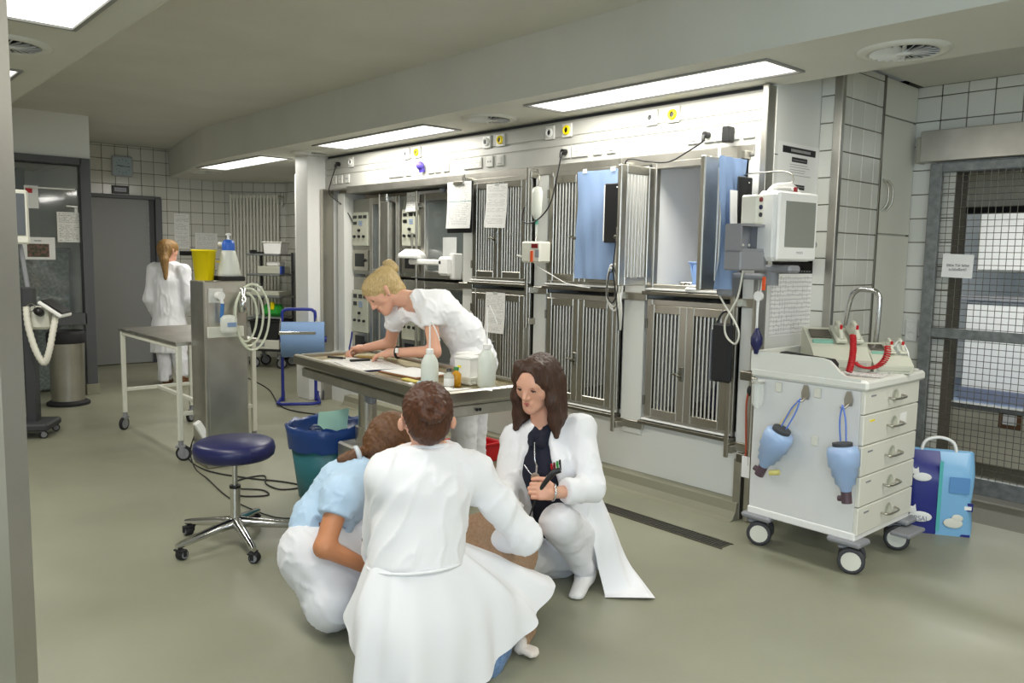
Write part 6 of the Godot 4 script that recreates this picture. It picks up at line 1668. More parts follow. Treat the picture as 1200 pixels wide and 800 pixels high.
# ------------------------------------------------------------------ smooth bodies: tapered capsules joined in a distance field
# a limb is [a, b, radius_a, radius_b, blend, (axis, stretch along that axis)]; a negative blend carves
func field(limbs: Array, cell: float, cuts: Array = []) -> Array:
	var lo := Vector3(1e9, 1e9, 1e9)
	var hi := -lo
	for l in limbs:
		if l[4] < 0.0: continue
		var r: float = maxf(l[2], l[3]) * (maxf(1.0, l[6]) if l.size() > 6 else 1.0) + cell * 3.0
		for q in [l[0], l[1]]:
			lo = lo.min(q - Vector3.ONE * r)
			hi = hi.max(q + Vector3.ONE * r)
	var nx := int((hi.x - lo.x) / cell) + 2
	var ny := int((hi.y - lo.y) / cell) + 2
	var nz := int((hi.z - lo.z) / cell) + 2
	var f := PackedFloat32Array()
	f.resize(nx * ny * nz)
	f.fill(1.0)
	for l in limbs:
		var a: Vector3 = l[0]
		var ba: Vector3 = l[1] - a
		var ra: float = l[2]
		var dr: float = l[3] - ra
		var k: float = l[4]
		var carve := k < 0.0
		k = absf(k)
		var ax := Vector3.ZERO
		var ia := 0.0
		var sc := 1.0
		if l.size() > 6:
			ax = l[5]
			sc = l[6]
			ia = 1.0 / sc - 1.0
			ba += ax * (ba.dot(ax) * ia)
		var ib := 1.0 / maxf(ba.length_squared(), 1e-8)
		var rr: float = maxf(l[2], l[3]) * maxf(1.0, sc) + k + cell * 2.5
		var p0: Vector3 = ((l[0].min(l[1]) - Vector3.ONE * rr - lo) / cell).floor()
		var p1: Vector3 = ((l[0].max(l[1]) + Vector3.ONE * rr - lo) / cell).ceil()
		var x0 := maxi(0, int(p0.x)); var x1 := mini(nx - 1, int(p1.x))
		var y0 := maxi(0, int(p0.y)); var y1 := mini(ny - 1, int(p1.y))
		var z0 := maxi(0, int(p0.z)); var z1 := mini(nz - 1, int(p1.z))
		for z in range(z0, z1 + 1):
			for y in range(y0, y1 + 1):
				var i := x0 + nx * (y + ny * z)
				var pa := lo + Vector3(x0, y, z) * cell - a
				for x in range(x0, x1 + 1):
					var q := pa
					if ia != 0.0: q += ax * (pa.dot(ax) * ia)
					var h := clampf(q.dot(ba) * ib, 0.0, 1.0)
					var d := (q - ba * h).length() - ra - dr * h
					var cur := f[i]
					if carve:
						if -d > cur: f[i] = -d
					else:
						var e := k - absf(cur - d)
						if d < cur: cur = d
						if e > 0.0: cur -= e * e / (4.0 * k)
						f[i] = cur
					i += 1
					pa.x += cell
	for c in cuts:      # [point, normal, reach]: removes what lies beyond the plane, within reach
		var cp: Vector3 = c[0]
		var cn: Vector3 = c[1].normalized()
		var reach: float = c[2]
		var q0: Vector3 = ((cp - Vector3.ONE * reach - lo) / cell).floor()
		var q1: Vector3 = ((cp + Vector3.ONE * reach - lo) / cell).ceil()
		for z in range(maxi(0, int(q0.z)), mini(nz - 1, int(q1.z)) + 1):
			for y in range(maxi(0, int(q0.y)), mini(ny - 1, int(q1.y)) + 1):
				for x in range(maxi(0, int(q0.x)), mini(nx - 1, int(q1.x)) + 1):
					var i := x + nx * (y + ny * z)
					if f[i] < 0.1:
						var d := (lo + Vector3(x, y, z) * cell - cp).dot(cn)
						if d > f[i]: f[i] = d
	# surface nets
	var verts := PackedVector3Array()
	var vid := PackedInt32Array()
	vid.resize(nx * ny * nz)
	vid.fill(-1)
	var offs := [0, 1, nx, nx + 1, nx * ny, nx * ny + 1, nx * ny + nx, nx * ny + nx + 1]
	var corner := [Vector3(0, 0, 0), Vector3(1, 0, 0), Vector3(0, 1, 0), Vector3(1, 1, 0), Vector3(0, 0, 1), Vector3(1, 0, 1), Vector3(0, 1, 1), Vector3(1, 1, 1)]
	var edges := [[0, 1], [2, 3], [4, 5], [6, 7], [0, 2], [1, 3], [4, 6], [5, 7], [0, 4], [1, 5], [2, 6], [3, 7]]
	var near := cell * 3.5
	var vals := [0.0, 0.0, 0.0, 0.0, 0.0, 0.0, 0.0, 0.0]
	for z in nz - 1:
		for y in ny - 1:
			var i := nx * (y + ny * z)
			for x in nx - 1:
				var v := f[i]
				if v < near and v > -near:
					var neg := 0
					for k in 8:
						vals[k] = f[i + offs[k]]
						if vals[k] < 0.0: neg += 1
					if neg > 0 and neg < 8:
						var s := Vector3.ZERO
						var n := 0
						for e in edges:
							var va: float = vals[e[0]]
							var vb: float = vals[e[1]]
							if (va < 0.0) != (vb < 0.0):
								s += corner[e[0]].lerp(corner[e[1]], va / (va - vb))
								n += 1
						vid[i] = verts.size()
						verts.append(lo + (Vector3(x, y, z) + s / n) * cell)
				i += 1
	var idx := PackedInt32Array()
	var steps := [1, nx, nx * ny]
	for z in range(1, nz - 1):
		for y in range(1, ny - 1):
			for x in range(1, nx - 1):
				var i := x + nx * (y + ny * z)
				if vid[i] < 0: continue
				var inside := f[i] < 0.0
				for ax in 3:
					if inside == (f[i + steps[ax]] < 0.0): continue
					var u: int = steps[(ax + 1) % 3]
					var w: int = steps[(ax + 2) % 3]
					var q0 := vid[i]
					var q1 := vid[i - u]
					var q2 := vid[i - u - w]
					var q3 := vid[i - w]
					if q1 < 0 or q2 < 0 or q3 < 0: continue
					if inside:
						idx.append_array(PackedInt32Array([q0, q2, q1, q0, q3, q2]))
					else:
						idx.append_array(PackedInt32Array([q0, q1, q2, q0, q2, q3]))
	return [verts, idx]

func normals_of(v: PackedVector3Array, idx: PackedInt32Array) -> PackedVector3Array:
	var n := PackedVector3Array()
	n.resize(v.size())
	for i in range(0, idx.size(), 3):
		var a := idx[i]
		var b := idx[i + 1]
		var c := idx[i + 2]
		var m := (v[c] - v[a]).cross(v[b] - v[a])
		n[a] += m
		n[b] += m
		n[c] += m
	for i in n.size(): n[i] = n[i].normalized()
	return n

# one continuous mesh from several fields; wrinkle(point) gives an offset along the normal
func blob(fields: Array, wrinkle = null) -> ArrayMesh:
	var v := PackedVector3Array()
	var idx := PackedInt32Array()
	for g in fields:
		var base := v.size()
		v.append_array(g[0])
		for i in g[1]: idx.append(base + i)
	var n := normals_of(v, idx)
	if wrinkle != null:
		for i in v.size(): v[i] += n[i] * wrinkle.call(v[i])
		n = normals_of(v, idx)
	var arr := []
	arr.resize(Mesh.ARRAY_MAX)
	arr[Mesh.ARRAY_VERTEX] = v
	arr[Mesh.ARRAY_NORMAL] = n
	arr[Mesh.ARRAY_INDEX] = idx
	var m := ArrayMesh.new()
	m.add_surface_from_arrays(Mesh.PRIMITIVE_TRIANGLES, arr)
	return m

var fold_noise := FastNoiseLite.new()
# folds running along an axis: soft waves with a few creased ridges
func folds(along: Vector3, size: float, depth: float, seed_ := 0.0) -> Callable:
	var ax := along.normalized()
	return func(p: Vector3) -> float:
		var q := p - ax * p.dot(ax) * 0.8
		q = q / size + Vector3.ONE * seed_
		var a := fold_noise.get_noise_3dv(q * 0.7)
		var r := maxf(0.0, 1.0 - 3.0 * absf(fold_noise.get_noise_3dv(q + Vector3(7, 3, 1))))
		return depth * (0.6 * a + 0.9 * r * r)

# fine strands of hair running along an axis
func strands(along: Vector3, depth: float) -> Callable:
	var ax := along.normalized()
	return func(p: Vector3) -> float:
		var q := (p - ax * p.dot(ax) * 0.93) / 0.016
		return depth * fold_noise.get_noise_3dv(q)

# a head's frame: y up, z the face; limbs in that frame turned into the person's
func head_limbs(c: Vector3, b: Basis, neck: Vector3, k := 1.0) -> Array:
	var L := [
		[Vector3(0, 0.03, -0.035), Vector3(0, 0.03, 0.02), 0.080, 0.076, 0.02, Vector3.RIGHT, 0.93],
		[Vector3(0, 0.0, 0.03), Vector3(0, -0.07, 0.045), 0.062, 0.04, 0.03],
		[Vector3(-0.045, -0.045, 0.0), Vector3(-0.012, -0.088, 0.062), 0.022, 0.018, 0.025],
		[Vector3(0.045, -0.045, 0.0), Vector3(0.012, -0.088, 0.062), 0.022, 0.018, 0.025],
		[Vector3(0, -0.094, 0.066), Vector3(0, -0.094, 0.066), 0.017, 0.017, 0.02],
		[Vector3(-0.034, 0.024, 0.074), Vector3(0.034, 0.024, 0.074), 0.013, 0.013, 0.02],
		[Vector3(0, 0.01, 0.089), Vector3(0, -0.028, 0.107), 0.008, 0.011, 0.012],
		[Vector3(-0.012, -0.033, 0.094), Vector3(0.012, -0.033, 0.094), 0.008, 0.008, 0.008],
		[Vector3(-0.018, -0.056, 0.083), Vector3(0.018, -0.056, 0.083), 0.009, 0.009, 0.01],
		[Vector3(-0.014, -0.068, 0.081), Vector3(0.014, -0.068, 0.081), 0.009, 0.009, 0.01],
		[Vector3(-0.05, -0.02, 0.052), Vector3(-0.05, -0.03, 0.048), 0.018, 0.018, 0.02],
		[Vector3(0.05, -0.02, 0.052), Vector3(0.05, -0.03, 0.048), 0.018, 0.018, 0.02],
		[Vector3(-0.033, 0.003, 0.097), Vector3(-0.033, 0.003, 0.097), 0.014, 0.014, -0.01],
		[Vector3(0.033, 0.003, 0.097), Vector3(0.033, 0.003, 0.097), 0.014, 0.014, -0.01],
		[Vector3(-0.033, 0.002, 0.076), Vector3(-0.033, 0.002, 0.076), 0.0125, 0.0125, 0.004],
		[Vector3(0.033, 0.002, 0.076), Vector3(0.033, 0.002, 0.076), 0.0125, 0.0125, 0.004],
		[Vector3(-0.077, 0.012, -0.012), Vector3(-0.074, -0.026, -0.002), 0.016, 0.011, 0.006],
		[Vector3(0.077, 0.012, -0.012), Vector3(0.074, -0.026, -0.002), 0.016, 0.011, 0.006]]
	var out := []
	for l in L:
		var q: Array = l.duplicate()
		q[0] = c + b * (l[0] * k)
		q[1] = c + b * (l[1] * k)
		q[2] = l[2] * k
		q[3] = l[3] * k
		if q.size() > 5: q[5] = b * l[5]
		out.append(q)
	out.append([c + b * (Vector3(0, -0.05, -0.025) * k), neck, 0.05 * k, 0.056 * k, 0.03])
	return out

# hair cap round the cranium, leaving the face free
func hair_limbs(c: Vector3, b: Basis, extra: Array, k := 1.0) -> Array:
	var L := [
		[Vector3(0, 0.035, -0.045), Vector3(0, 0.04, 0.012), 0.094, 0.088, 0.02, Vector3.RIGHT, 0.95],
		[Vector3(0, -0.03, -0.055), Vector3(0, 0.0, -0.05), 0.075, 0.085, 0.02]]
	L.append_array(extra)
	var out := []
	for l in L:
		var q: Array = l.duplicate()
		q[0] = c + b * (l[0] * k)
		q[1] = c + b * (l[1] * k)
		q[2] = l[2] * k
		q[3] = l[3] * k
		if q.size() > 5: q[5] = b * l[5]
		out.append(q)
	return out

func frame_of(forward: Vector3, up: Vector3) -> Basis:
	var z := forward.normalized()
	var x := up.cross(z).normalized()
	return Basis(x, z.cross(x).normalized(), z)

# a hand: palm and five separate fingers; back points out of the back of the hand, thumb_side across it
func hand_limbs(wrist: Vector3, along: Vector3, back: Vector3, thumb_sign: float, curl_: Array, k := 1.0) -> Array:
	var d := along.normalized()
	var n := (back - d * back.dot(d)).normalized()
	var s := d.cross(n) * thumb_sign
	var out := []
	out.append([wrist, wrist + d * 0.03 * k, 0.024 * k, 0.026 * k, 0.012])
	for i in 4:
		var off := (0.027 - 0.018 * i) * k
		var root: Vector3 = wrist + d * (0.078 - 0.004 * absf(i - 1.3)) * k + s * off
		out.append([wrist + d * 0.02 * k + s * off * 0.7, root, 0.014 * k, 0.0115 * k, 0.012])
		var lens: Array = [[0.040, 0.025, 0.02], [0.044, 0.028, 0.021], [0.041, 0.026, 0.02], [0.032, 0.02, 0.018]][i]
		var p := root
		var ang := 0.0
		for j in 3:
			ang += curl_[j]
			var q: Vector3 = p + (d * cos(ang) - n * sin(ang)) * lens[j] * k
			out.append([p, q, (0.0098 - 0.0008 * j) * k, (0.0092 - 0.001 * j) * k, 0.003])
			p = q
	var t0: Vector3 = wrist + d * 0.022 * k + s * 0.024 * k
	var t1: Vector3 = t0 + (d * 0.62 + s * 0.6 - n * 0.35).normalized() * 0.04 * k
	var t2: Vector3 = t1 + (d * 0.85 + s * 0.1 - n * 0.5).normalized() * 0.03 * k
	var t3: Vector3 = t2 + (d * 0.9 - s * 0.2 - n * 0.4).normalized() * 0.022 * k
	out.append([t0, t1, 0.014 * k, 0.0115 * k, 0.008])
	out.append([t1, t2, 0.011 * k, 0.0098 * k, 0.003])
	out.append([t2, t3, 0.0098 * k, 0.0085 * k, 0.003])
	return out

func cloth_mat(c: Color, rough := 0.85) -> StandardMaterial3D:
	var m := mat(c, rough)
	m.rim_enabled = true
	m.rim = 0.25
	m.rim_tint = 0.6
	return m

func hair_mat(a: Color, b: Color, seed_: int) -> StandardMaterial3D:
	var m := mat(Color.WHITE, 0.55)
	m.albedo_texture = noise_tex(128, 0.05, a, b, seed_, 3)
	m.uv1_triplanar = true
	m.uv1_scale = Vector3(26, 3.0, 26)
	return m

# a closed skirt or hem lofted through rings of points, with hanging folds
func ring_loft(rings: Array, n: int, m: int, depth: float, waves: float) -> Array:
	var rows := []
	for j in m + 1:
		var t := j / float(m) * (rings.size() - 1)
		var i0 := mini(int(t), rings.size() - 2)
		var ft := t - i0
		var row := []
		for k in n:
			var pts := []
			for r in 4:
				var ring: Array = rings[clampi(i0 - 1 + r, 0, rings.size() - 1)]
				var u := k / float(n) * ring.size()
				var a := int(u)
				var fu := u - a
				pts.append(ring[a % ring.size()].cubic_interpolate(ring[(a + 1) % ring.size()], ring[(a + ring.size() - 1) % ring.size()], ring[(a + 2) % ring.size()], fu))
			row.append(pts[1].cubic_interpolate(pts[2], pts[0], pts[3], ft))
		var c := Vector3.ZERO
		for q in row: c += q / n
		var g := j / float(m)
		for k in n:
			var o: Vector3 = row[k] - c
			var w := depth * g * (sin(k / float(n) * TAU * waves + g * 2.0) + 0.5 * sin(k / float(n) * TAU * waves * 1.9 + 1.0 - g * 3.0))
			row[k] += o.normalized() * w
		rows.append(row)
	return rows

# open sheet of cloth between two border curves, bowed by a third point set
func sheet_between(left: Array, right: Array, bow: Vector3, n: int, m: int, depth: float) -> Array:
	var lc := curve_pts(left, m)
	var rc := curve_pts(right, m)
	var rows := []
	for j in lc.size():
		var row := []
		for k in n + 1:
			var u := k / float(n)
			var p: Vector3 = lc[j].lerp(rc[mini(j, rc.size() - 1)], u)
			p += bow * 4.0 * u * (1.0 - u) + bow.normalized() * depth * sin(u * 14.0 + j * 0.15) * u * (1.0 - u)
			row.append(p)
		rows.append(row)
	return rows

func thick(rows: Array, t: float) -> Sh:       # a sheet with two faces and closed borders
	var s := loft(rows)
	var back := []
	var rn := rows.size()
	for j in rn:
		var row := []
		var m: int = rows[j].size()
		for k in m:
			var du: Vector3 = rows[j][mini(k + 1, m - 1)] - rows[j][maxi(k - 1, 0)]
			var dv: Vector3 = rows[mini(j + 1, rn - 1)][k] - rows[maxi(j - 1, 0)][k]
			row.append(rows[j][k] + du.cross(dv).normalized() * t)
		back.append(row)
	var s2 := loft(back, false, 2)
	s.st.append_from(s2.mesh(), 0, Transform3D())
	return s

# ------------------------------------------------------------------ the people and the dog
func make_people() -> void:
	fold_noise.seed = 5
	fold_noise.noise_type = FastNoiseLite.TYPE_SIMPLEX_SMOOTH
	fold_noise.frequency = 1.0
	fold_noise.fractal_octaves = 2
	M.coat = cloth_mat(Color("f1f1f4"))
	M.trousers = cloth_mat(Color("e6e6ea"))
	M.tee = cloth_mat(Color("f2f2f4"))
	M.shoe = mat(Color("e9e7e6"), 0.5)
	person_doctor()
	person_centre()
	person_girl()
	person_writer()
	person_back()
	make_dog()

func part_field(called: String, fields: Array, material: Material, parent: Node3D, wrinkle = null, label := "") -> MeshInstance3D:
	return part(called, blob(fields, wrinkle), material, parent, label)

func person_doctor() -> void:
	var J := DOC
	var t := thing("person", "person in an open white coat and navy shirt crouching with a raised knee", "person", Vector3(-2.45, 0, -2.68))
	var lat: Vector3 = (J.sh_l - J.sh_r).normalized()
	var fwd := Vector3.UP.cross(lat).normalized() * -1.0
	if fwd.dot(Vector3(0.67, 0, 0.74)) < 0.0: fwd = -fwd
	var face := (fwd * 0.75 + Vector3(0.06, -0.30, 0.7)).normalized()
	var hb := frame_of(face, Vector3.UP + fwd * 0.2)
	# skin: head, neck, arms and the body under the clothes in one mesh
	var body := [
		[J.neck, J.chest, 0.055, 0.09, 0.03], [J.chest, J.waist, 0.09, 0.085, 0.03, lat, 1.15], [J.waist, J.pelvis, 0.085, 0.095, 0.03, lat, 1.15],
		[J.sh_l, J.neck, 0.045, 0.05, 0.03], [J.sh_r, J.neck, 0.045, 0.05, 0.03],
		[J.sh_l, J.el_l, 0.042, 0.036, 0.02], [J.el_l, J.wr_l, 0.036, 0.026, 0.02], [J.sh_r, J.el_r, 0.042, 0.036, 0.02], [J.el_r, J.wr_r, 0.036, 0.026, 0.02],
		[J.hip_l, J.kn_l, 0.07, 0.05, 0.02], [J.kn_l, J.an_l, 0.048, 0.032, 0.02], [J.hip_r, J.kn_r, 0.07, 0.05, 0.02], [J.kn_r, J.an_r, 0.048, 0.032, 0.02]]
	var hl: Vector3 = (J.ha_l - J.wr_l).normalized()
	part_field("body", [field(body, 0.014), field(head_limbs(J.head, hb, J.neck), 0.0042),
		field(hand_limbs(J.wr_l, hl, Vector3(0.5, 0.35, 0.75), 1.0, [0.75, 1.1, 0.8]), 0.0036),
		field(hand_limbs(J.wr_r, J.ha_r - J.wr_r, Vector3(0.2, 0.8, 0.4), -1.0, [0.4, 0.5, 0.4]), 0.005)], M.skin, t)
	face_details(t, J.head, hb, Color("3a2820"), true)
	# hair: long, dark, parted, falling to the shoulders
	var extra := []
	for s in [-1.0, 1.0]:
		extra.append([Vector3(0.07 * s, 0.03, 0.02), Vector3(0.088 * s, -0.06, 0.025), 0.026, 0.028, 0.02])
		extra.append([Vector3(0.088 * s, -0.06, 0.02), Vector3(0.092 * s, -0.15, 0.01), 0.03, 0.028, 0.02])
		extra.append([Vector3(0.092 * s, -0.15, 0.01), Vector3(0.104 * s, -0.215, 0.03), 0.034, 0.014, 0.02])
		extra.append([Vector3(0.06 * s, 0.0, -0.06), Vector3(0.085 * s, -0.19, -0.04), 0.05, 0.035, 0.03])
		extra.append([Vector3(0.05 * s, 0.095, 0.05), Vector3(0.078 * s, 0.03, 0.045), 0.028, 0.02, 0.02])
	extra.append([Vector3(0, 0.02, -0.09), Vector3(0, -0.2, -0.08), 0.06, 0.04, 0.03])
	extra.append([Vector3(0.006, -0.025, 0.122), Vector3(0.0, 0.046, 0.116), 0.068, 0.052, -0.01])
	var hm := hair_mat(Color("2a1a12"), Color("5a3a28"), 201)
	part_field("hair", [field(hair_limbs(J.head, hb, extra), 0.005)], hm, t, strands(hb.y, 0.0035))
	# navy polo shirt inside the open coat
	var navy := cloth_mat(Color("15182a"))
	part_field("shirt", [field([[J.neck + Vector3(0, -0.02, 0), J.chest, 0.072, 0.118, 0.03, lat, 1.08], [J.chest, J.waist, 0.118, 0.118, 0.03, lat, 1.08], [J.waist, J.pelvis, 0.118, 0.115, 0.03, lat, 1.08],
		[J.neck + fwd * 0.04 + Vector3(0, 0.01, 0) - lat * 0.05, J.neck + fwd * 0.09 + Vector3(0, -0.05, 0) - lat * 0.02, 0.016, 0.018, 0.01],
		[J.neck + fwd * 0.04 + Vector3(0, 0.01, 0) + lat * 0.05, J.neck + fwd * 0.09 + Vector3(0, -0.05, 0) + lat * 0.02, 0.016, 0.018, 0.01],
		[J.neck + fwd * 0.085 + Vector3(0, 0.03, 0), J.neck + fwd * 0.105 + Vector3(0, -0.05, 0), 0.034, 0.014, -0.01]], 0.009)], navy, t, folds(Vector3.UP, 0.08, 0.004))
	# trousers
	part_field("trousers", [field([[J.hip_l, J.hip_r, 0.12, 0.12, 0.03], [J.pelvis, J.waist, 0.12, 0.115, 0.03], [J.hip_l, J.kn_l, 0.108, 0.078, 0.03], [J.kn_l, J.kn_l.lerp(J.an_l, 0.3), 0.074, 0.06, 0.025], [J.kn_l.lerp(J.an_l, 0.3), J.an_l, 0.06, 0.05, 0.02],
		[J.hip_r, J.kn_r, 0.108, 0.078, 0.03], [J.kn_r, J.an_r, 0.074, 0.06, 0.025]], 0.011, [[J.an_l + Vector3(0, -0.02, 0), Vector3.DOWN, 0.12]])], M.trousers, t, folds(Vector3(0.66, 0.2, -0.75), 0.11, 0.005))
	for s in ["l", "r"]:
		var an: Vector3 = J["an_" + s]
		var to: Vector3 = J["to_" + s]
		an.y = maxf(an.y, 0.05)
		to.y = 0.032
		part_field("shoe", [field([[an + (an - to).normalized() * 0.03 - Vector3(0, 0.03, 0), to + (to - an).normalized() * 0.05, 0.036, 0.03, 0.02, lat, 1.2], [an, an - Vector3(0, 0.03, 0), 0.042, 0.04, 0.03]], 0.009, [[Vector3(an.x, 0.003, an.z), Vector3.DOWN, 0.3]])], M.shoe, t)
	# white coat: open in front, sleeves, collar
	var up := Vector3.UP
	var coat := [
		[J.neck + Vector3(0, -0.03, 0) - fwd * 0.01, J.chest, 0.085, 0.128, 0.03, lat, 1.2], [J.chest, J.waist, 0.128, 0.13, 0.03, lat, 1.2], [J.waist, J.pelvis + Vector3(0, 0.03, 0), 0.13, 0.15, 0.04, lat, 1.15],
		[J.neck - Vector3(0, 0.03, 0), J.sh_l, 0.055, 0.058, 0.04], [J.neck - Vector3(0, 0.03, 0), J.sh_r, 0.055, 0.058, 0.04],
		[J.sh_l, J.el_l, 0.062, 0.055, 0.03], [J.el_l, J.el_l.lerp(J.wr_l, 0.78), 0.055, 0.053, 0.02],
		[J.sh_r, J.el_r, 0.062, 0.054, 0.03], [J.el_r, J.wr_r, 0.054, 0.05, 0.02],
		[J.neck - lat * 0.07 + up * 0.0, J.neck - lat * 0.055 + fwd * 0.1 - up * 0.12, 0.02, 0.014, 0.015], [J.neck + lat * 0.07 + up * 0.0, J.neck + lat * 0.055 + fwd * 0.1 - up * 0.12, 0.02, 0.014, 0.015],
		# the opening
		[J.neck + fwd * 0.13 + up * 0.03, J.chest + fwd * 0.17, 0.085, 0.098, -0.01], [J.chest + fwd * 0.17, J.waist + fwd * 0.175, 0.098, 0.11, -0.01], [J.waist + fwd * 0.175, J.pelvis + fwd * 0.2, 0.11, 0.14, -0.01]]
	var cuff: Vector3 = J.el_l.lerp(J.wr_l, 0.78)
	part_field("coat", [field(coat, 0.0095, [[cuff, (J.wr_l - J.el_l), 0.085], [J.wr_r, J.wr_r - J.el_r, 0.08], [J.pelvis + Vector3(0, -0.02, 0), Vector3.DOWN, 0.3]])], M.coat, t, folds(Vector3(0.2, 1, 0.1), 0.12, 0.007))
	# coat tails: one over the raised thigh and out to the floor, one behind
	var l_ := [Vector3(0.015, 0.457, 0.164), Vector3(0.1, 0.255, 0.1), Vector3(0.115, 0.11, 0.062), Vector3(0.145, 0.015, 0.055), Vector3(0.17, 0.008, 0.08)]
	var r_ := [Vector3(-0.02, 0.545, 0.0), Vector3(0.035, 0.28, -0.1), Vector3(0.075, 0.115, -0.16), Vector3(0.17, 0.03, -0.17), Vector3(0.32, 0.008, -0.09)]
	part("coat_tail", thick(sheet_between(l_, r_, Vector3(0.045, 0.01, -0.02), 16, 8, 0.035), 0.004), M.coat, t)
	var l2 := [J.waist - fwd * 0.1 + lat * 0.14, Vector3(-0.05, 0.2, -0.18), Vector3(0.05, 0.03, -0.2), Vector3(0.18, 0.01, -0.15)]
	var r2 := [J.waist - fwd * 0.13 - lat * 0.12, Vector3(-0.25, 0.2, -0.02), Vector3(-0.22, 0.03, -0.08), Vector3(-0.12, 0.01, -0.12)]
	part("coat_tail", thick(sheet_between(l2, r2, Vector3(-0.05, 0.0, -0.06), 10, 6, 0.02), 0.004), M.coat, t)
	# stethoscope, bracelet, pens, badge are things of their own or parts of the outfit
	var wr: Vector3 = J.wr_l
	var br := part("bracelet", Sh.new().tube(ring_pts(wr.lerp(J.ha_l, 0.12), J.ha_l - wr, 0.033, 16), 0.005, 6, false, true), M.chrome, t)
	br.set_meta("label", "silver link bracelet")
	part("name_badge", Sh.new().box(J.chest - lat * 0.108 + fwd * 0.104 + up * 0.02, Vector3(0.06, 0.026, 0.004), 0.001, frame_of(fwd - lat * 0.55, up) * Basis(Vector3.BACK, -0.3)), M.plate, t)
	var st := thing("stethoscope", "silver stethoscope hanging on the navy shirt", "stethoscope", Vector3(-2.45, 0, -2.68) + J.chest + fwd * 0.125)
	part("chest_piece", Sh.new().cyl(Vector3(0, -0.02, 0), Vector3(0, -0.02, 0) + fwd * 0.014, 0.021, 18).cyl(Vector3(0, 0.0, 0), Vector3(0, 0.03, 0.0), 0.006, 8), M.chrome, st)
	part("tubing", Sh.new().tube(curve_pts([Vector3(0, 0.03, 0), Vector3(0, 0.06, 0) + lat * -0.01, Vector3(0, 0.13, 0) - fwd * 0.02 - lat * 0.02]), 0.004, 6).tube(curve_pts([Vector3(0, -0.03, 0), lat * 0.03 + Vector3(0, -0.045, 0), lat * 0.05 + Vector3(0, -0.02, 0)]), 0.003, 6).tube(curve_pts([Vector3(0, -0.02, 0), lat * -0.03 + Vector3(0, 0.0, 0), lat * -0.06 + Vector3(0, 0.04, 0)]), 0.003, 6), M.chrome, st)
	var pens := [[M.red, -0.012], [M.ledred, 0.0], [M.green, 0.014], [M.black, 0.026]]
	for k in pens.size():
		var p: Vector3 = J.chest + lat * (0.085 + pens[k][1]) + fwd * 0.128 + up * (0.012 + 0.004 * k)
		solo("pocket_pen", Sh.new().cyl(Vector3(0, -0.03, -0.004), Vector3(0.0, 0.016, 0.002), 0.004, 8).box(Vector3(0, 0.006, 0.006), Vector3(0.003, 0.02, 0.002)), pens[k][0], ["bright red pen", "dark red pen", "green pen", "black pen"][k] + " clipped in the breast pocket of the open coat", "pen", Vector3(-2.45, 0, -2.68) + p, 0.0, "pens in the coat pocket")
	# the black handled probe held in the hand
	var ph: Vector3 = Vector3(-2.45, 0, -2.68) + J.wr_l + hl * 0.085
	solo("reflex_probe", Sh.new().tube([Vector3(-0.02, -0.13, 0.03), Vector3(-0.005, -0.03, 0.0), Vector3(0.0, 0.0, -0.005)], 0.0035, 6).tube([Vector3(0.0, -0.01, -0.005), Vector3(0.03, 0.05, -0.03), Vector3(0.045, 0.08, -0.05), Vector3(0.065, 0.09, -0.07)], [0.008, 0.011, 0.013, 0.011], 10), M.black, "black handled thin probe held by the crouching person in the open coat", "probe", ph)
	part("pocket_tag", Sh.new().box(Vector3(0.098, 0.30, -0.005), Vector3(0.004, 0.045, 0.004), 0.001, frame_of(Vector3(0.7, 0, 0.5), up) * Basis(Vector3.BACK, -0.3)), M.ledred, t)

func ring_pts(c: Vector3, axis: Vector3, r: float, n: int) -> Array:
	var b := frame_of(axis, Vector3.UP + Vector3(0.1, 0, 0))
	var out := []
	for k in n:
		var a := TAU * k / n
		out.append(c + b.x * cos(a) * r + b.y * sin(a) * r)
	return out

func face_details(t: Node3D, c: Vector3, b: Basis, brow: Color, looking_down: bool) -> void:
	var bm := mat(brow, 0.7)
	for s in [-1.0, 1.0]:
		part("eyebrow", Sh.new().tube([c + b * Vector3(0.017 * s, 0.023, 0.0885), c + b * Vector3(0.034 * s, 0.029, 0.086), c + b * Vector3(0.051 * s, 0.022, 0.073)], [0.0042, 0.004, 0.002], 6), bm, t)
		var ey := part("eye", Sh.new().ball(c + b * Vector3(0.033 * s, 0.001, 0.0805), Vector3(0.011, 0.008, 0.009), 12), mat(Color("e8e2dc"), 0.2), t)
		part("iris", Sh.new().ball(c + b * Vector3(0.033 * s, -0.001, 0.0855), Vector3(0.005, 0.0048, 0.005), 10), mat(Color("3a2a1e"), 0.2), ey)
		part("eyelid", Sh.new().tube([c + b * Vector3(0.021 * s, 0.002, 0.086), c + b * Vector3(0.033 * s, 0.0035, 0.0905), c + b * Vector3(0.045 * s, 0.001, 0.084)], 0.0036, 6), bm, t)
	part("lips", Sh.new().tube([c + b * Vector3(-0.022, -0.061, 0.0835), c + b * Vector3(-0.008, -0.058, 0.0925), c + b * Vector3(0.008, -0.058, 0.0925), c + b * Vector3(0.022, -0.061, 0.0835)], [0.002, 0.0045, 0.0045, 0.002], 8).tube([c + b * Vector3(-0.019, -0.064, 0.084), c + b * Vector3(0.0, -0.068, 0.0915), c + b * Vector3(0.019, -0.064, 0.084)], [0.002, 0.005, 0.002], 8), mat(Color("b5605a"), 0.5), t)

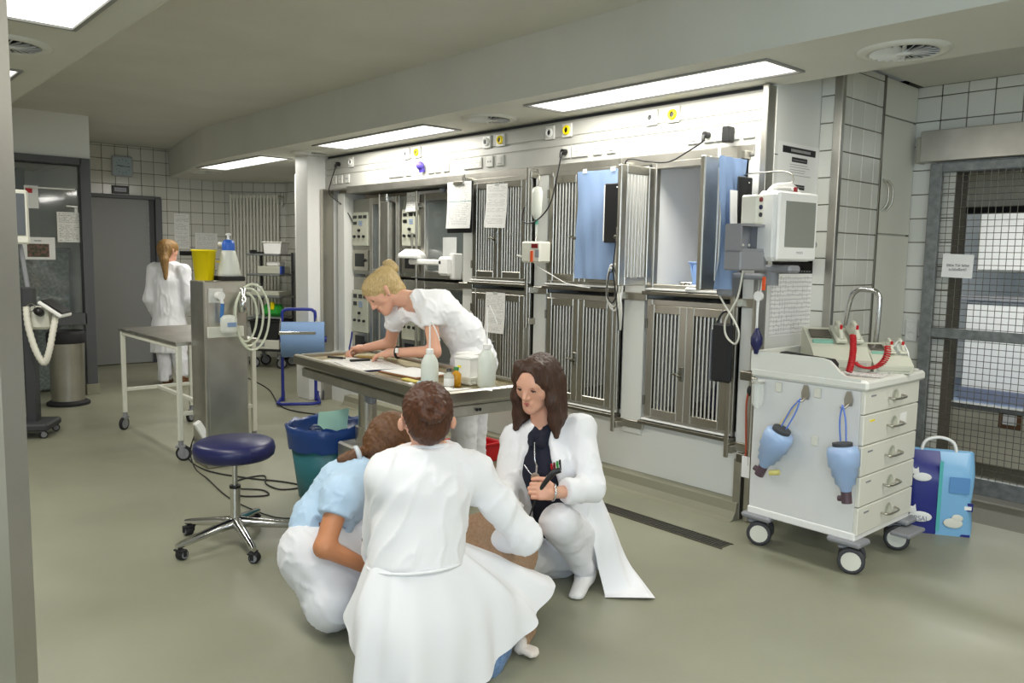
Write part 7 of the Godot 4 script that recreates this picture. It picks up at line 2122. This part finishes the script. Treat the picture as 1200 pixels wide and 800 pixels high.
func person_centre() -> void:
	var J := CTR
	var t := thing("person", "person in a long white coat squatting with the back turned and a brown bun", "person", Vector3(-2.17, 0, -1.6))
	var lat: Vector3 = (J.sh_r - J.sh_l).normalized()
	var fwd := Vector3.UP.cross(lat).normalized()
	if fwd.dot(Vector3(-0.74, 0, -0.66)) < 0.0: fwd = -fwd
	var hb := frame_of(fwd + Vector3(0, -0.42, 0) + lat * 0.05, Vector3.UP)
	var body := [
		[J.neck, J.chest, 0.055, 0.09, 0.03], [J.chest, J.waist, 0.09, 0.085, 0.03, lat, 1.2], [J.waist, J.pelvis, 0.085, 0.1, 0.03, lat, 1.2],
		[J.sh_l, J.neck, 0.045, 0.05, 0.03], [J.sh_r, J.neck, 0.045, 0.05, 0.03],
		[J.sh_l, J.el_l, 0.042, 0.036, 0.02], [J.el_l, J.wr_l, 0.036, 0.026, 0.02], [J.sh_r, J.el_r, 0.042, 0.036, 0.02], [J.el_r, J.wr_r, 0.036, 0.026, 0.02],
		[J.hip_l, J.kn_l, 0.065, 0.045, 0.02], [J.kn_l, J.an_l, 0.045, 0.032, 0.02], [J.hip_r, J.kn_r, 0.065, 0.045, 0.02], [J.kn_r, J.an_r, 0.045, 0.032, 0.02]]
	part_field("body", [field(body, 0.015), field(head_limbs(J.head, hb, J.neck), 0.006),
		field(hand_limbs(J.wr_r, Vector3(-0.7, -0.3, -0.3), Vector3.UP, 1.0, [0.4, 0.4, 0.3]), 0.005), field(hand_limbs(J.wr_l, Vector3(0.1, -0.3, -0.8), Vector3.UP, -1.0, [0.4, 0.4, 0.3]), 0.005)], M.skin, t)
	# brown hair gathered in a twisted bun at the back
	var extra := [[Vector3(0, 0.03, -0.1), Vector3(0, 0.0, -0.105), 0.058, 0.05, 0.02], [Vector3(0, -0.02, 0.135), Vector3(0, 0.02, 0.13), 0.075, 0.065, -0.01]]
	for k in 9:
		var a := TAU * k / 9
		extra.append([Vector3(0.036 * cos(a), 0.005 + 0.036 * sin(a), -0.145), Vector3(0.036 * cos(a + 0.8), 0.005 + 0.036 * sin(a + 0.8), -0.158), 0.018, 0.016, 0.003])
	extra.append([Vector3(-0.012, 0.0, -0.155), Vector3(0.014, 0.014, -0.162), 0.018, 0.014, 0.003])
	part_field("hair", [field(hair_limbs(J.head, hb, extra), 0.0058)], hair_mat(Color("351d10"), Color("6b3d22"), 202), t, strands(hb.z, 0.0045))
	for s in [-1.0, 1.0]:
		part("ear_lobe", Sh.new().ball(J.head + hb * Vector3(0.093 * s, -0.018, -0.012), Vector3(0.012, 0.024, 0.014), 10), M.skin, t)
	# coat: back, sleeves, standing collar
	var up := Vector3.UP
	var waist2: Vector3 = J.waist + up * 0.01
	var coat := [
		[J.neck - up * 0.03, J.chest, 0.085, 0.135, 0.03, lat, 1.22], [J.chest, waist2, 0.135, 0.142, 0.04, lat, 1.2],
		[J.neck - up * 0.035, J.sh_l, 0.07, 0.07, 0.05], [J.neck - up * 0.035, J.sh_r, 0.07, 0.07, 0.05],
		[J.neck + up * 0.012, J.neck - up * 0.02, 0.062, 0.07, 0.015],
		[J.sh_r, J.sh_r.lerp(J.el_r, 0.5), 0.068, 0.062, 0.04], [J.sh_r.lerp(J.el_r, 0.5), J.el_r, 0.062, 0.058, 0.03], [J.el_r, J.wr_r.lerp(J.el_r, 0.2), 0.056, 0.05, 0.03],
		[J.sh_l, J.el_l, 0.074, 0.065, 0.04], [J.el_l, J.wr_l.lerp(J.el_l, 0.2), 0.06, 0.05, 0.03]]
	var seam := (up * -1.0 - fwd * 0.12 + lat * 0.02).normalized()
	part_field("coat", [field(coat, 0.0085, [[waist2, seam, 0.24], [J.neck + up * 0.018, up, 0.09]])], M.coat, t, folds(Vector3(0.4, 0.9, -0.3), 0.16, 0.009, 2.0))
	part("collar", Sh.new().tube(ring_pts(J.neck + up * 0.012, up + fwd * 0.25, 0.064, 20), 0.009, 8, false, true), M.coat, t)
	part("back_seam", Sh.new().tube(ellipse_pts(waist2, -seam, lat, 0.172, 0.145, 30), 0.006, 6, false, true), M.coat, t)
	# skirt of the coat, spread over the thighs and hanging to the hem
	var w0 := ellipse_pts(waist2 + up * 0.01, -seam, lat, 0.165, 0.138, 13)
	var hem := [Vector3(0.04, 0.23, -0.53), Vector3(0.085, 0.165, -0.412), Vector3(0.105, 0.1, -0.283), Vector3(0.11, 0.035, -0.136), Vector3(0.115, 0.03, 0.043), Vector3(0.08, 0.03, 0.184), Vector3(0.0, 0.05, 0.27), Vector3(-0.12, 0.13, 0.27), Vector3(-0.26, 0.2, 0.2), Vector3(-0.40, 0.24, 0.06), Vector3(-0.42, 0.19, -0.162), Vector3(-0.27, 0.21, -0.394), Vector3(-0.11, 0.25, -0.53)]
	# order the waist ring like the hem, by direction round the middle
	var ring0 := []
	for h in hem:
		var hd: Vector3 = (h - Vector3(-0.1, 0.2, -0.1))
		hd.y = 0
		var dirn := hd.normalized()
		var pnt: Vector3 = waist2 + lat * dirn.dot(lat) * 0.158 + fwd * dirn.dot(fwd) * 0.13
		pnt.y = waist2.y + 0.05 + 0.02 * dirn.dot(fwd)
		ring0.append(pnt)
	var mid := []
	for k in hem.size():
		var a: Vector3 = ring0[k]
		var b: Vector3 = hem[k]
		var m := a.lerp(b, 0.55)
		var o := b - a
		o.y = 0
		m += o * 0.2 + up * (0.03 if b.y < 0.15 else -0.035)
		mid.append(m)
	var skirt := ring_loft([ring0, mid, hem], 120, 24, 0.016, 8.0)
	part("coat_skirt", loft(skirt, true), M.coat, t)
	# jeans and shoes below the hem
	var denim := grain(cloth_mat(Color.WHITE), noise_tex(128, 0.08, Color("4d6c98"), Color("7f9cc0"), 303, 3), 5.0)
	part_field("jeans", [field([[J.hip_l, J.hip_r, 0.075, 0.075, 0.03], [J.hip_l, J.kn_l, 0.07, 0.055, 0.02], [J.kn_l, J.an_l, 0.052, 0.05, 0.02], [J.hip_r, J.kn_r, 0.07, 0.055, 0.02], [J.kn_r, J.an_r, 0.062, 0.06, 0.02]], 0.013)], denim, t, folds(Vector3.UP, 0.04, 0.006))
	for s in ["l", "r"]:
		var an: Vector3 = J["an_" + s]
		var to: Vector3 = J["to_" + s]
		an.y = 0.05
		to.y = 0.032
		part_field("shoe", [field([[an - (to - an).normalized() * 0.04, to, 0.038, 0.03, 0.02]], 0.01, [[Vector3(an.x, 0.003, an.z), Vector3.DOWN, 0.3]])], M.shoe, t)

func ellipse_pts(c: Vector3, nrm: Vector3, a_dir: Vector3, ra: float, rb: float, n: int) -> Array:
	var y := nrm.normalized()
	var x := (a_dir - y * a_dir.dot(y)).normalized()
	var z := x.cross(y)
	var out := []
	for k in n:
		var a := TAU * k / n
		out.append(c + x * cos(a) * ra + z * sin(a) * rb)
	return out

func person_girl() -> void:
	var J := GIRL
	var t := thing("person", "person in a light blue shirt and white trousers crouching beside the bucket", "person", Vector3(-2.85, 0, -1.65))
	var lat: Vector3 = (J.sh_n - J.sh_f).normalized()
	var spine: Vector3 = (J.neck - J.pelvis).normalized()
	var fwd := (Vector3(0.66, -0.3, -0.75) + Vector3(-0.74, 0, -0.66) * 0.6).normalized()
	var hb := frame_of(fwd + Vector3(0, -0.55, 0), Vector3.UP)
	var body := [
		[J.neck, J.chest, 0.052, 0.09, 0.03], [J.chest, J.waist, 0.09, 0.085, 0.03], [J.waist, J.pelvis, 0.085, 0.09, 0.03],
		[J.sh_n, J.neck, 0.045, 0.05, 0.03], [J.sh_f, J.neck, 0.045, 0.05, 0.03],
		[J.sh_n, J.el_n, 0.046, 0.039, 0.02], [J.el_n, J.wr_n, 0.039, 0.027, 0.02], [J.sh_f, J.el_f, 0.044, 0.036, 0.02], [J.el_f, J.wr_f, 0.036, 0.026, 0.02],
		[J.hip_n, J.kn_n, 0.07, 0.05, 0.02], [J.kn_n, J.an_n, 0.048, 0.034, 0.02], [J.hip_f, J.kn_f, 0.07, 0.05, 0.02], [J.kn_f, J.an_f, 0.048, 0.034, 0.02]]
	part_field("body", [field(body, 0.011), field(head_limbs(J.head, hb, J.neck), 0.006), field(hand_limbs(J.wr_n, J.ha_n - J.wr_n, Vector3(0.3, 0.8, 0.3), 1.0, [0.3, 0.4, 0.3]), 0.0042), field(hand_limbs(J.wr_f, Vector3(0.5, -0.3, -0.5), Vector3.UP, -1.0, [0.3, 0.4, 0.3]), 0.005)], M.tan, t)
	# dark blonde hair pulled back into a ponytail
	var extra := [[Vector3(0, 0.0, -0.09), Vector3(0, -0.02, -0.1), 0.06, 0.04, 0.02], [Vector3(0, -0.02, 0.135), Vector3(0, 0.02, 0.13), 0.075, 0.065, -0.01]]
	var hl := hair_limbs(J.head, hb, extra)
	hl.append([J.head - hb.z * 0.1, J.pony0, 0.03, 0.02, 0.02])
	hl.append([J.pony0, J.pony1, 0.022, 0.022, 0.01])
	hl.append([J.pony1, J.pony2, 0.026, 0.018, 0.01])
	part_field("hair", [field(hl, 0.0065)], hair_mat(Color("4a2d18"), Color("7d5530"), 203), t, strands(hb.z, 0.005))
	part("hair_band", Sh.new().tube(ring_pts(J.pony1, J.pony2 - J.pony1, 0.024, 12), 0.012, 6, false, true), mat(Color("cdd3d8"), 0.5), t)
	part("ear_lobe", Sh.new().ball(J.head + hb * Vector3(0.09, -0.02, -0.005), Vector3(0.014, 0.024, 0.014), 10), M.tan, t)
	# light blue T-shirt
	var tee := cloth_mat(Color("b9d3ea"))
	var cuff: Vector3 = J.sh_n.lerp(J.el_n, 0.42)
	var cuff2: Vector3 = J.sh_f.lerp(J.el_f, 0.5)
	var hem: Vector3 = J.waist.lerp(J.pelvis, 0.75)
	part_field("shirt", [field([[J.neck, J.chest, 0.075, 0.12, 0.03], [J.chest, J.waist, 0.12, 0.118, 0.04], [J.waist, J.pelvis, 0.118, 0.12, 0.03],
		[J.neck, J.sh_n, 0.07, 0.07, 0.05], [J.neck, J.sh_f, 0.07, 0.07, 0.05], [J.chest, J.sh_n, 0.1, 0.07, 0.04], [J.sh_n, cuff, 0.07, 0.064, 0.02], [J.sh_f, cuff2, 0.07, 0.062, 0.02]], 0.0095,
		[[cuff, J.el_n - J.sh_n, 0.085], [cuff2, J.el_f - J.sh_f, 0.08], [hem, Vector3(-0.1, -1, 0.25), 0.2], [J.neck + spine * 0.03, spine, 0.08]])], tee, t, folds(lat + Vector3(0, 0.4, 0), 0.09, 0.007, 4.0))
	# white trousers
	part_field("trousers", [field([[J.waist.lerp(J.pelvis, 0.1), J.pelvis, 0.108, 0.125, 0.03], [J.hip_n, J.hip_f, 0.122, 0.12, 0.03], [J.hip_n, J.kn_n, 0.122, 0.09, 0.05], [J.kn_n, J.an_n, 0.09, 0.095, 0.05], [J.hip_n, J.an_n, 0.115, 0.09, 0.06], [J.an_n, J.to_n, 0.08, 0.06, 0.04],
		[J.hip_f, J.kn_f, 0.11, 0.08, 0.03], [J.kn_f, J.an_f, 0.078, 0.065, 0.03]], 0.0105, [[Vector3(J.an_n.x, 0.004, J.an_n.z), Vector3.DOWN, 0.4], [J.waist.lerp(J.pelvis, 0.1), J.waist - J.pelvis, 0.14]])], M.trousers, t, folds(J.kn_n - J.hip_n, 0.13, 0.007, 6.0))
	for s in ["n", "f"]:
		var an: Vector3 = J["an_" + s]
		var to: Vector3 = J["to_" + s]
		an.y = 0.06
		to.y = 0.04
		part_field("shoe", [field([[an, to + (to - an).normalized() * 0.06, 0.036, 0.03, 0.02]], 0.01, [[Vector3(an.x, 0.003, an.z), Vector3.DOWN, 0.3]])], M.shoe, t)

func person_writer() -> void:
	var J := WRITER
	var t := thing("person", "blonde person in white leaning on the steel table and writing", "person", Vector3(-3.7, 0, -3.05))
	var lat: Vector3 = (J.sh_n - J.sh_f).normalized()
	var spine: Vector3 = (J.neck - J.waist).normalized()
	var front := spine.cross(lat).normalized()
	if front.y > 0.0: front = -front
	# the face looks down and to the paper
	var R_ := Vector3(0.662, 0.0, -0.749)
	var hb := frame_of(R_ * -0.72 + Vector3(0, -0.72, 0) + Vector3(0.74, 0, 0.66) * 0.42, R_ * -0.55 + Vector3(0, 0.8, 0))
	var body := [
		[J.neck, J.chest, 0.06, 0.085, 0.04], [J.chest, J.waist, 0.09, 0.082, 0.03, lat, 1.2], [J.waist, J.pelvis, 0.082, 0.095, 0.03],
		[J.sh_n, J.neck, 0.04, 0.046, 0.03], [J.sh_f, J.neck, 0.04, 0.046, 0.03],
		[J.sh_n, J.el_n, 0.043, 0.037, 0.02], [J.el_n, J.wr_n, 0.037, 0.026, 0.02], [J.sh_f, J.el_f, 0.043, 0.036, 0.02], [J.el_f, J.wr_f, 0.036, 0.025, 0.02],
		[J.hip_n, J.kn_n, 0.07, 0.05, 0.02], [J.kn_n, J.an_n, 0.048, 0.034, 0.02], [J.hip_f, J.kn_f, 0.07, 0.05, 0.02], [J.kn_f, J.an_f, 0.048, 0.034, 0.02]]
	part_field("body", [field(body, 0.010), field(head_limbs(J.head, hb, J.neck), 0.0045),
		field(hand_limbs(J.wr_n, J.ha_n - J.wr_n, Vector3(0.15, 0.95, 0.15), 1.0, [0.25, 0.35, 0.3]), 0.004),
		field(hand_limbs(J.wr_f, J.ha_f - J.wr_f, Vector3(-0.4, 0.75, 0.3), 1.0, [0.8, 0.9, 0.5]), 0.004)], M.skin, t)
	face_details(t, J.head, hb, Color("8a6a48"), true)
	# blonde hair swept up into a high knot
	var extra := [[Vector3(0, 0.05, -0.09), Vector3(0, 0.085, -0.095), 0.05, 0.035, 0.02], [Vector3(0, -0.02, 0.132), Vector3(0, 0.02, 0.128), 0.07, 0.058, -0.01]]
	var hw := hair_limbs(J.head, hb, extra)
	hw.append([J.head - hb.z * 0.08 + hb.y * 0.04, J.bun, 0.045, 0.018, 0.012])
	for k in 8:
		var a := TAU * k / 8
		var o0 := hb.x * cos(a) + hb.y * sin(a)
		var o1 := hb.x * cos(a + 0.9) + hb.y * sin(a + 0.9)
		hw.append([J.bun + o0 * 0.028, J.bun + o1 * 0.028 - hb.z * 0.016, 0.024, 0.02, 0.004])
	part_field("hair", [field(hw, 0.0062)], hair_mat(Color("9c7c4a"), Color("e0cc98"), 204), t, strands(hb.z + hb.y * 0.4, 0.005))
	part("earring", Sh.new().ball(J.head + hb * Vector3(0.084, -0.032, 0.002), Vector3(0.005, 0.005, 0.005), 8), M.chrome, t)
	# white V-neck T-shirt
	var cn: Vector3 = J.sh_n.lerp(J.el_n, 0.36)
	var cf: Vector3 = J.sh_f.lerp(J.el_f, 0.35)
	part_field("shirt", [field([[J.neck - spine * 0.03, J.chest, 0.08, 0.108, 0.04], [J.chest, J.waist, 0.11, 0.102, 0.04, lat, 1.15], [J.waist, J.pelvis, 0.108, 0.125, 0.04, lat, 1.1],
		[J.neck - spine * 0.04, J.sh_n, 0.06, 0.058, 0.05], [J.neck - spine * 0.04, J.sh_f, 0.06, 0.058, 0.05], [J.chest + front * 0.05 + lat * 0.06, J.chest + front * 0.05 - lat * 0.06, 0.07, 0.07, 0.05],
		[J.sh_n, cn, 0.058, 0.056, 0.02], [J.sh_f, cf, 0.058, 0.056, 0.02],
		[J.neck + spine * 0.03 + front * 0.075, J.neck + front * 0.135 - spine * 0.12, 0.06, 0.018, -0.01]], 0.008,
		[[cn, J.el_n - J.sh_n, 0.085], [cf, J.el_f - J.sh_f, 0.085], [J.neck + spine * 0.045, spine, 0.08], [J.pelvis + Vector3(0, -0.02, 0), Vector3.DOWN, 0.2]])], M.tee, t, folds(lat + front, 0.1, 0.007, 11.0))
	part_field("trousers", [field([[J.pelvis + Vector3(0, 0.04, 0), J.pelvis, 0.115, 0.125, 0.03], [J.hip_n, J.hip_f, 0.11, 0.11, 0.03], [J.hip_n, J.kn_n, 0.1, 0.075, 0.02], [J.kn_n, J.an_n, 0.075, 0.07, 0.02], [J.hip_f, J.kn_f, 0.1, 0.075, 0.02], [J.kn_f, J.an_f, 0.075, 0.07, 0.02]], 0.013, [[J.an_n + Vector3(0, -0.04, 0), Vector3.DOWN, 0.1]])], M.trousers, t, folds(Vector3(0.6, 0.3, -0.6), 0.08, 0.008, 3.0))
	for s in ["n", "f"]:
		var an: Vector3 = J["an_" + s]
		var to: Vector3 = J["to_" + s]
		an.y = 0.06
		to.y = 0.04
		part_field("shoe", [field([[an, to + (to - an).normalized() * 0.06, 0.038, 0.032, 0.02]], 0.012, [[Vector3(an.x, 0.003, an.z), Vector3.DOWN, 0.3]])], M.shoe, t)
	# watch and pen
	var wp: Vector3 = J.wr_n.lerp(J.el_n, 0.12)
	var wt := part("wrist_watch", Sh.new().tube(ring_pts(wp, J.el_n - J.wr_n, 0.031, 16), 0.008, 6, false, true), M.black, t, "black wrist watch with a white dial")
	part("dial", Sh.new().box(wp + Vector3(0.026, 0.016, 0.022), Vector3(0.02, 0.03, 0.008), 0.003, frame_of(Vector3(0.7, 0.4, 0.6), Vector3.UP)), M.white, wt)
	solo("blue_pen", Sh.new().tube([Vector3(0.0, -0.04, 0.0), Vector3(0.0, -0.02, 0), Vector3(0.01, 0.05, -0.01), Vector3(0.012, 0.085, -0.012)], [0.001, 0.005, 0.006, 0.005], 8), mat(Color("27367e"), 0.4), "blue ballpoint pen in the writing hand", "pen", Vector3(-3.7, 0, -3.05) + J.wr_f + (J.ha_f - J.wr_f).normalized() * 0.085 + Vector3(0.03, 0.03, 0.02))

func person_back() -> void:
	var J := BACKW
	var t := thing("person", "person in a white coat with a long blond ponytail standing by the grey door", "person", Vector3(-9.25, 0, -3.05))
	var lat: Vector3 = (J.sh_r - J.sh_l).normalized()
	var fwd := Vector3(-0.744, 0, -0.66)
	var hb := frame_of(fwd + lat * 0.55 + Vector3(0, -0.1, 0), Vector3.UP)
	part_field("body", [field([[J.neck, J.chest, 0.055, 0.09, 0.03], [J.chest, J.pelvis, 0.09, 0.1, 0.03], [J.sh_l, J.el_l, 0.042, 0.036, 0.02], [J.el_l, J.wr_l, 0.036, 0.026, 0.02], [J.sh_r, J.el_r, 0.042, 0.036, 0.02], [J.el_r, J.wr_r, 0.036, 0.026, 0.02], [J.sh_l, J.sh_r, 0.045, 0.045, 0.03],
		[J.hip_l, J.kn_l, 0.07, 0.05, 0.02], [J.kn_l, J.an_l, 0.045, 0.034, 0.02], [J.hip_r, J.kn_r, 0.07, 0.05, 0.02], [J.kn_r, J.an_r, 0.045, 0.034, 0.02]], 0.018), field(head_limbs(J.head, hb, J.neck), 0.007), field(hand_limbs(J.wr_l, Vector3(0.2, -0.9, 0.1), -fwd, -1.0, [0.3, 0.3, 0.3]), 0.006), field(hand_limbs(J.wr_r, Vector3(0.1, -0.9, 0.1), -fwd, 1.0, [0.3, 0.3, 0.3]), 0.006)], M.skin, t)
	var hl := hair_limbs(J.head, hb, [[Vector3(0, -0.02, 0.135), Vector3(0, 0.02, 0.13), 0.078, 0.068, -0.01]])
	var bk := -fwd
	hl.append([J.head + bk * 0.09 + Vector3(0, -0.02, 0), J.head + bk * 0.13 + Vector3(0, -0.1, 0), 0.04, 0.04, 0.02])
	hl.append([J.head + bk * 0.13 + Vector3(0, -0.1, 0), J.head + bk * 0.15 + Vector3(0, -0.3, 0) + lat * 0.02, 0.045, 0.02, 0.02])
	part_field("hair", [field(hl, 0.009)], hair_mat(Color("6b4a26"), Color("b08c54"), 205), t, strands(Vector3.UP, 0.006))
	var hemc: Vector3 = Vector3(J.pelvis.x, 0.37, J.pelvis.z)
	part_field("coat", [field([[J.neck - Vector3(0, 0.03, 0), J.chest, 0.08, 0.13, 0.03, lat, 1.3], [J.chest, J.waist, 0.13, 0.125, 0.04, lat, 1.28], [J.waist, J.pelvis, 0.125, 0.15, 0.04, lat, 1.25], [J.pelvis, hemc - Vector3(0, 0.1, 0), 0.15, 0.175, 0.04, lat, 1.2],
		[J.neck - Vector3(0, 0.03, 0), J.sh_l, 0.06, 0.07, 0.04], [J.neck - Vector3(0, 0.03, 0), J.sh_r, 0.06, 0.07, 0.04],
		[J.sh_l, J.el_l, 0.072, 0.062, 0.03], [J.el_l, J.wr_l, 0.062, 0.055, 0.02], [J.sh_r, J.el_r, 0.072, 0.062, 0.03], [J.el_r, J.wr_r, 0.062, 0.055, 0.02]], 0.015, [[hemc, Vector3.DOWN, 0.4], [J.wr_l, J.wr_l - J.el_l, 0.08], [J.wr_r, J.wr_r - J.el_r, 0.08]])], M.coat, t, folds(Vector3.UP, 0.11, 0.01))
	part_field("trousers", [field([[J.pelvis, J.pelvis - Vector3(0, 0.05, 0), 0.12, 0.12, 0.03], [J.hip_l, J.kn_l, 0.09, 0.075, 0.02], [J.kn_l, J.an_l, 0.075, 0.075, 0.02], [J.hip_r, J.kn_r, 0.09, 0.075, 0.02], [J.kn_r, J.an_r, 0.075, 0.075, 0.02]], 0.016, [[J.an_l, Vector3.DOWN, 0.1], [J.an_r, Vector3.DOWN, 0.1]])], M.trousers, t, folds(Vector3.UP, 0.05, 0.008))
	var brown := mat(Color("7a5230"), 0.5)
	for s in ["l", "r"]:
		var an: Vector3 = J["an_" + s]
		an.y = 0.05
		part_field("shoe", [field([[an, an + fwd * 0.13 - Vector3(0, 0.015, 0), 0.042, 0.034, 0.02]], 0.012, [[Vector3(an.x, 0.003, an.z), Vector3.DOWN, 0.3]])], brown, t)

func make_dog() -> void:
	var J := DOG
	var t := thing("dog", "fawn coloured dog with white paws held between the crouching people", "dog", Vector3(-2.3, 0, -2.1))
	var paw: Vector3 = J.paw
	paw.y = 0.035
	var toe: Vector3 = J.toe
	toe.y = 0.026
	var fp: Vector3 = J.fp
	fp.y = 0.03
	var fp2: Vector3 = J.fp2
	fp2.y = 0.03
	var fawn := grain(mat(Color.WHITE, 0.9), noise_tex(256, 0.09, Color("8f7054"), Color("b3957a"), 401, 4), 3.0)
	fawn.uv1_world_triplanar = false
	part_field("body", [field([[J.rump, J.loin, 0.135, 0.125, 0.05], [J.loin, J.chest, 0.125, 0.14, 0.05], [J.chest, J.neck, 0.12, 0.08, 0.05], [J.neck, J.head, 0.08, 0.075, 0.04], [J.head, J.muzzle, 0.065, 0.035, 0.03],
		[J.rump, J.hip, 0.12, 0.1, 0.04], [J.hip, J.knee, 0.1, 0.055, 0.04], [J.knee, J.hock, 0.048, 0.03, 0.03], [J.hock, paw, 0.028, 0.026, 0.02],
		[J.chest, J.el, 0.09, 0.045, 0.04], [J.el, fp, 0.038, 0.028, 0.02], [J.chest, J.el2, 0.09, 0.045, 0.04], [J.el2, fp2, 0.038, 0.028, 0.02],
		[J.head + Vector3(0.04, 0.03, 0.05), J.head + Vector3(0.05, -0.05, 0.07), 0.025, 0.018, 0.01], [J.head + Vector3(-0.04, 0.03, -0.05), J.head + Vector3(-0.03, -0.05, -0.07), 0.025, 0.018, 0.01]], 0.011)], fawn, t, folds(Vector3(0.3, 1, 0.2), 0.012, 0.002))
	for q in [[paw, toe], [fp, fp + Vector3(-0.03, -0.002, 0.03)], [fp2, fp2 + Vector3(-0.03, -0.002, 0.03)]]:
		var d: Vector3 = (q[1] - q[0]).normalized()
		var s := d.cross(Vector3.UP).normalized()
		var limbs := [[q[0] + Vector3(0, 0.02, 0), q[0], 0.024, 0.027, 0.02]]
		for k in 4:
			var o: Vector3 = s * (-0.0195 + 0.013 * k)
			limbs.append([q[0] + o * 0.6, q[1] + o + d * (0.004 if k == 0 or k == 3 else 0.012), 0.014, 0.0128, 0.002])
		part_field("paw", [field(limbs, 0.005, [[Vector3(q[0].x, 0.003, q[0].z), Vector3.DOWN, 0.2]])], mat(Color("e6dcd2"), 0.9), t, folds(Vector3.UP, 0.01, 0.001), "white furred paw")
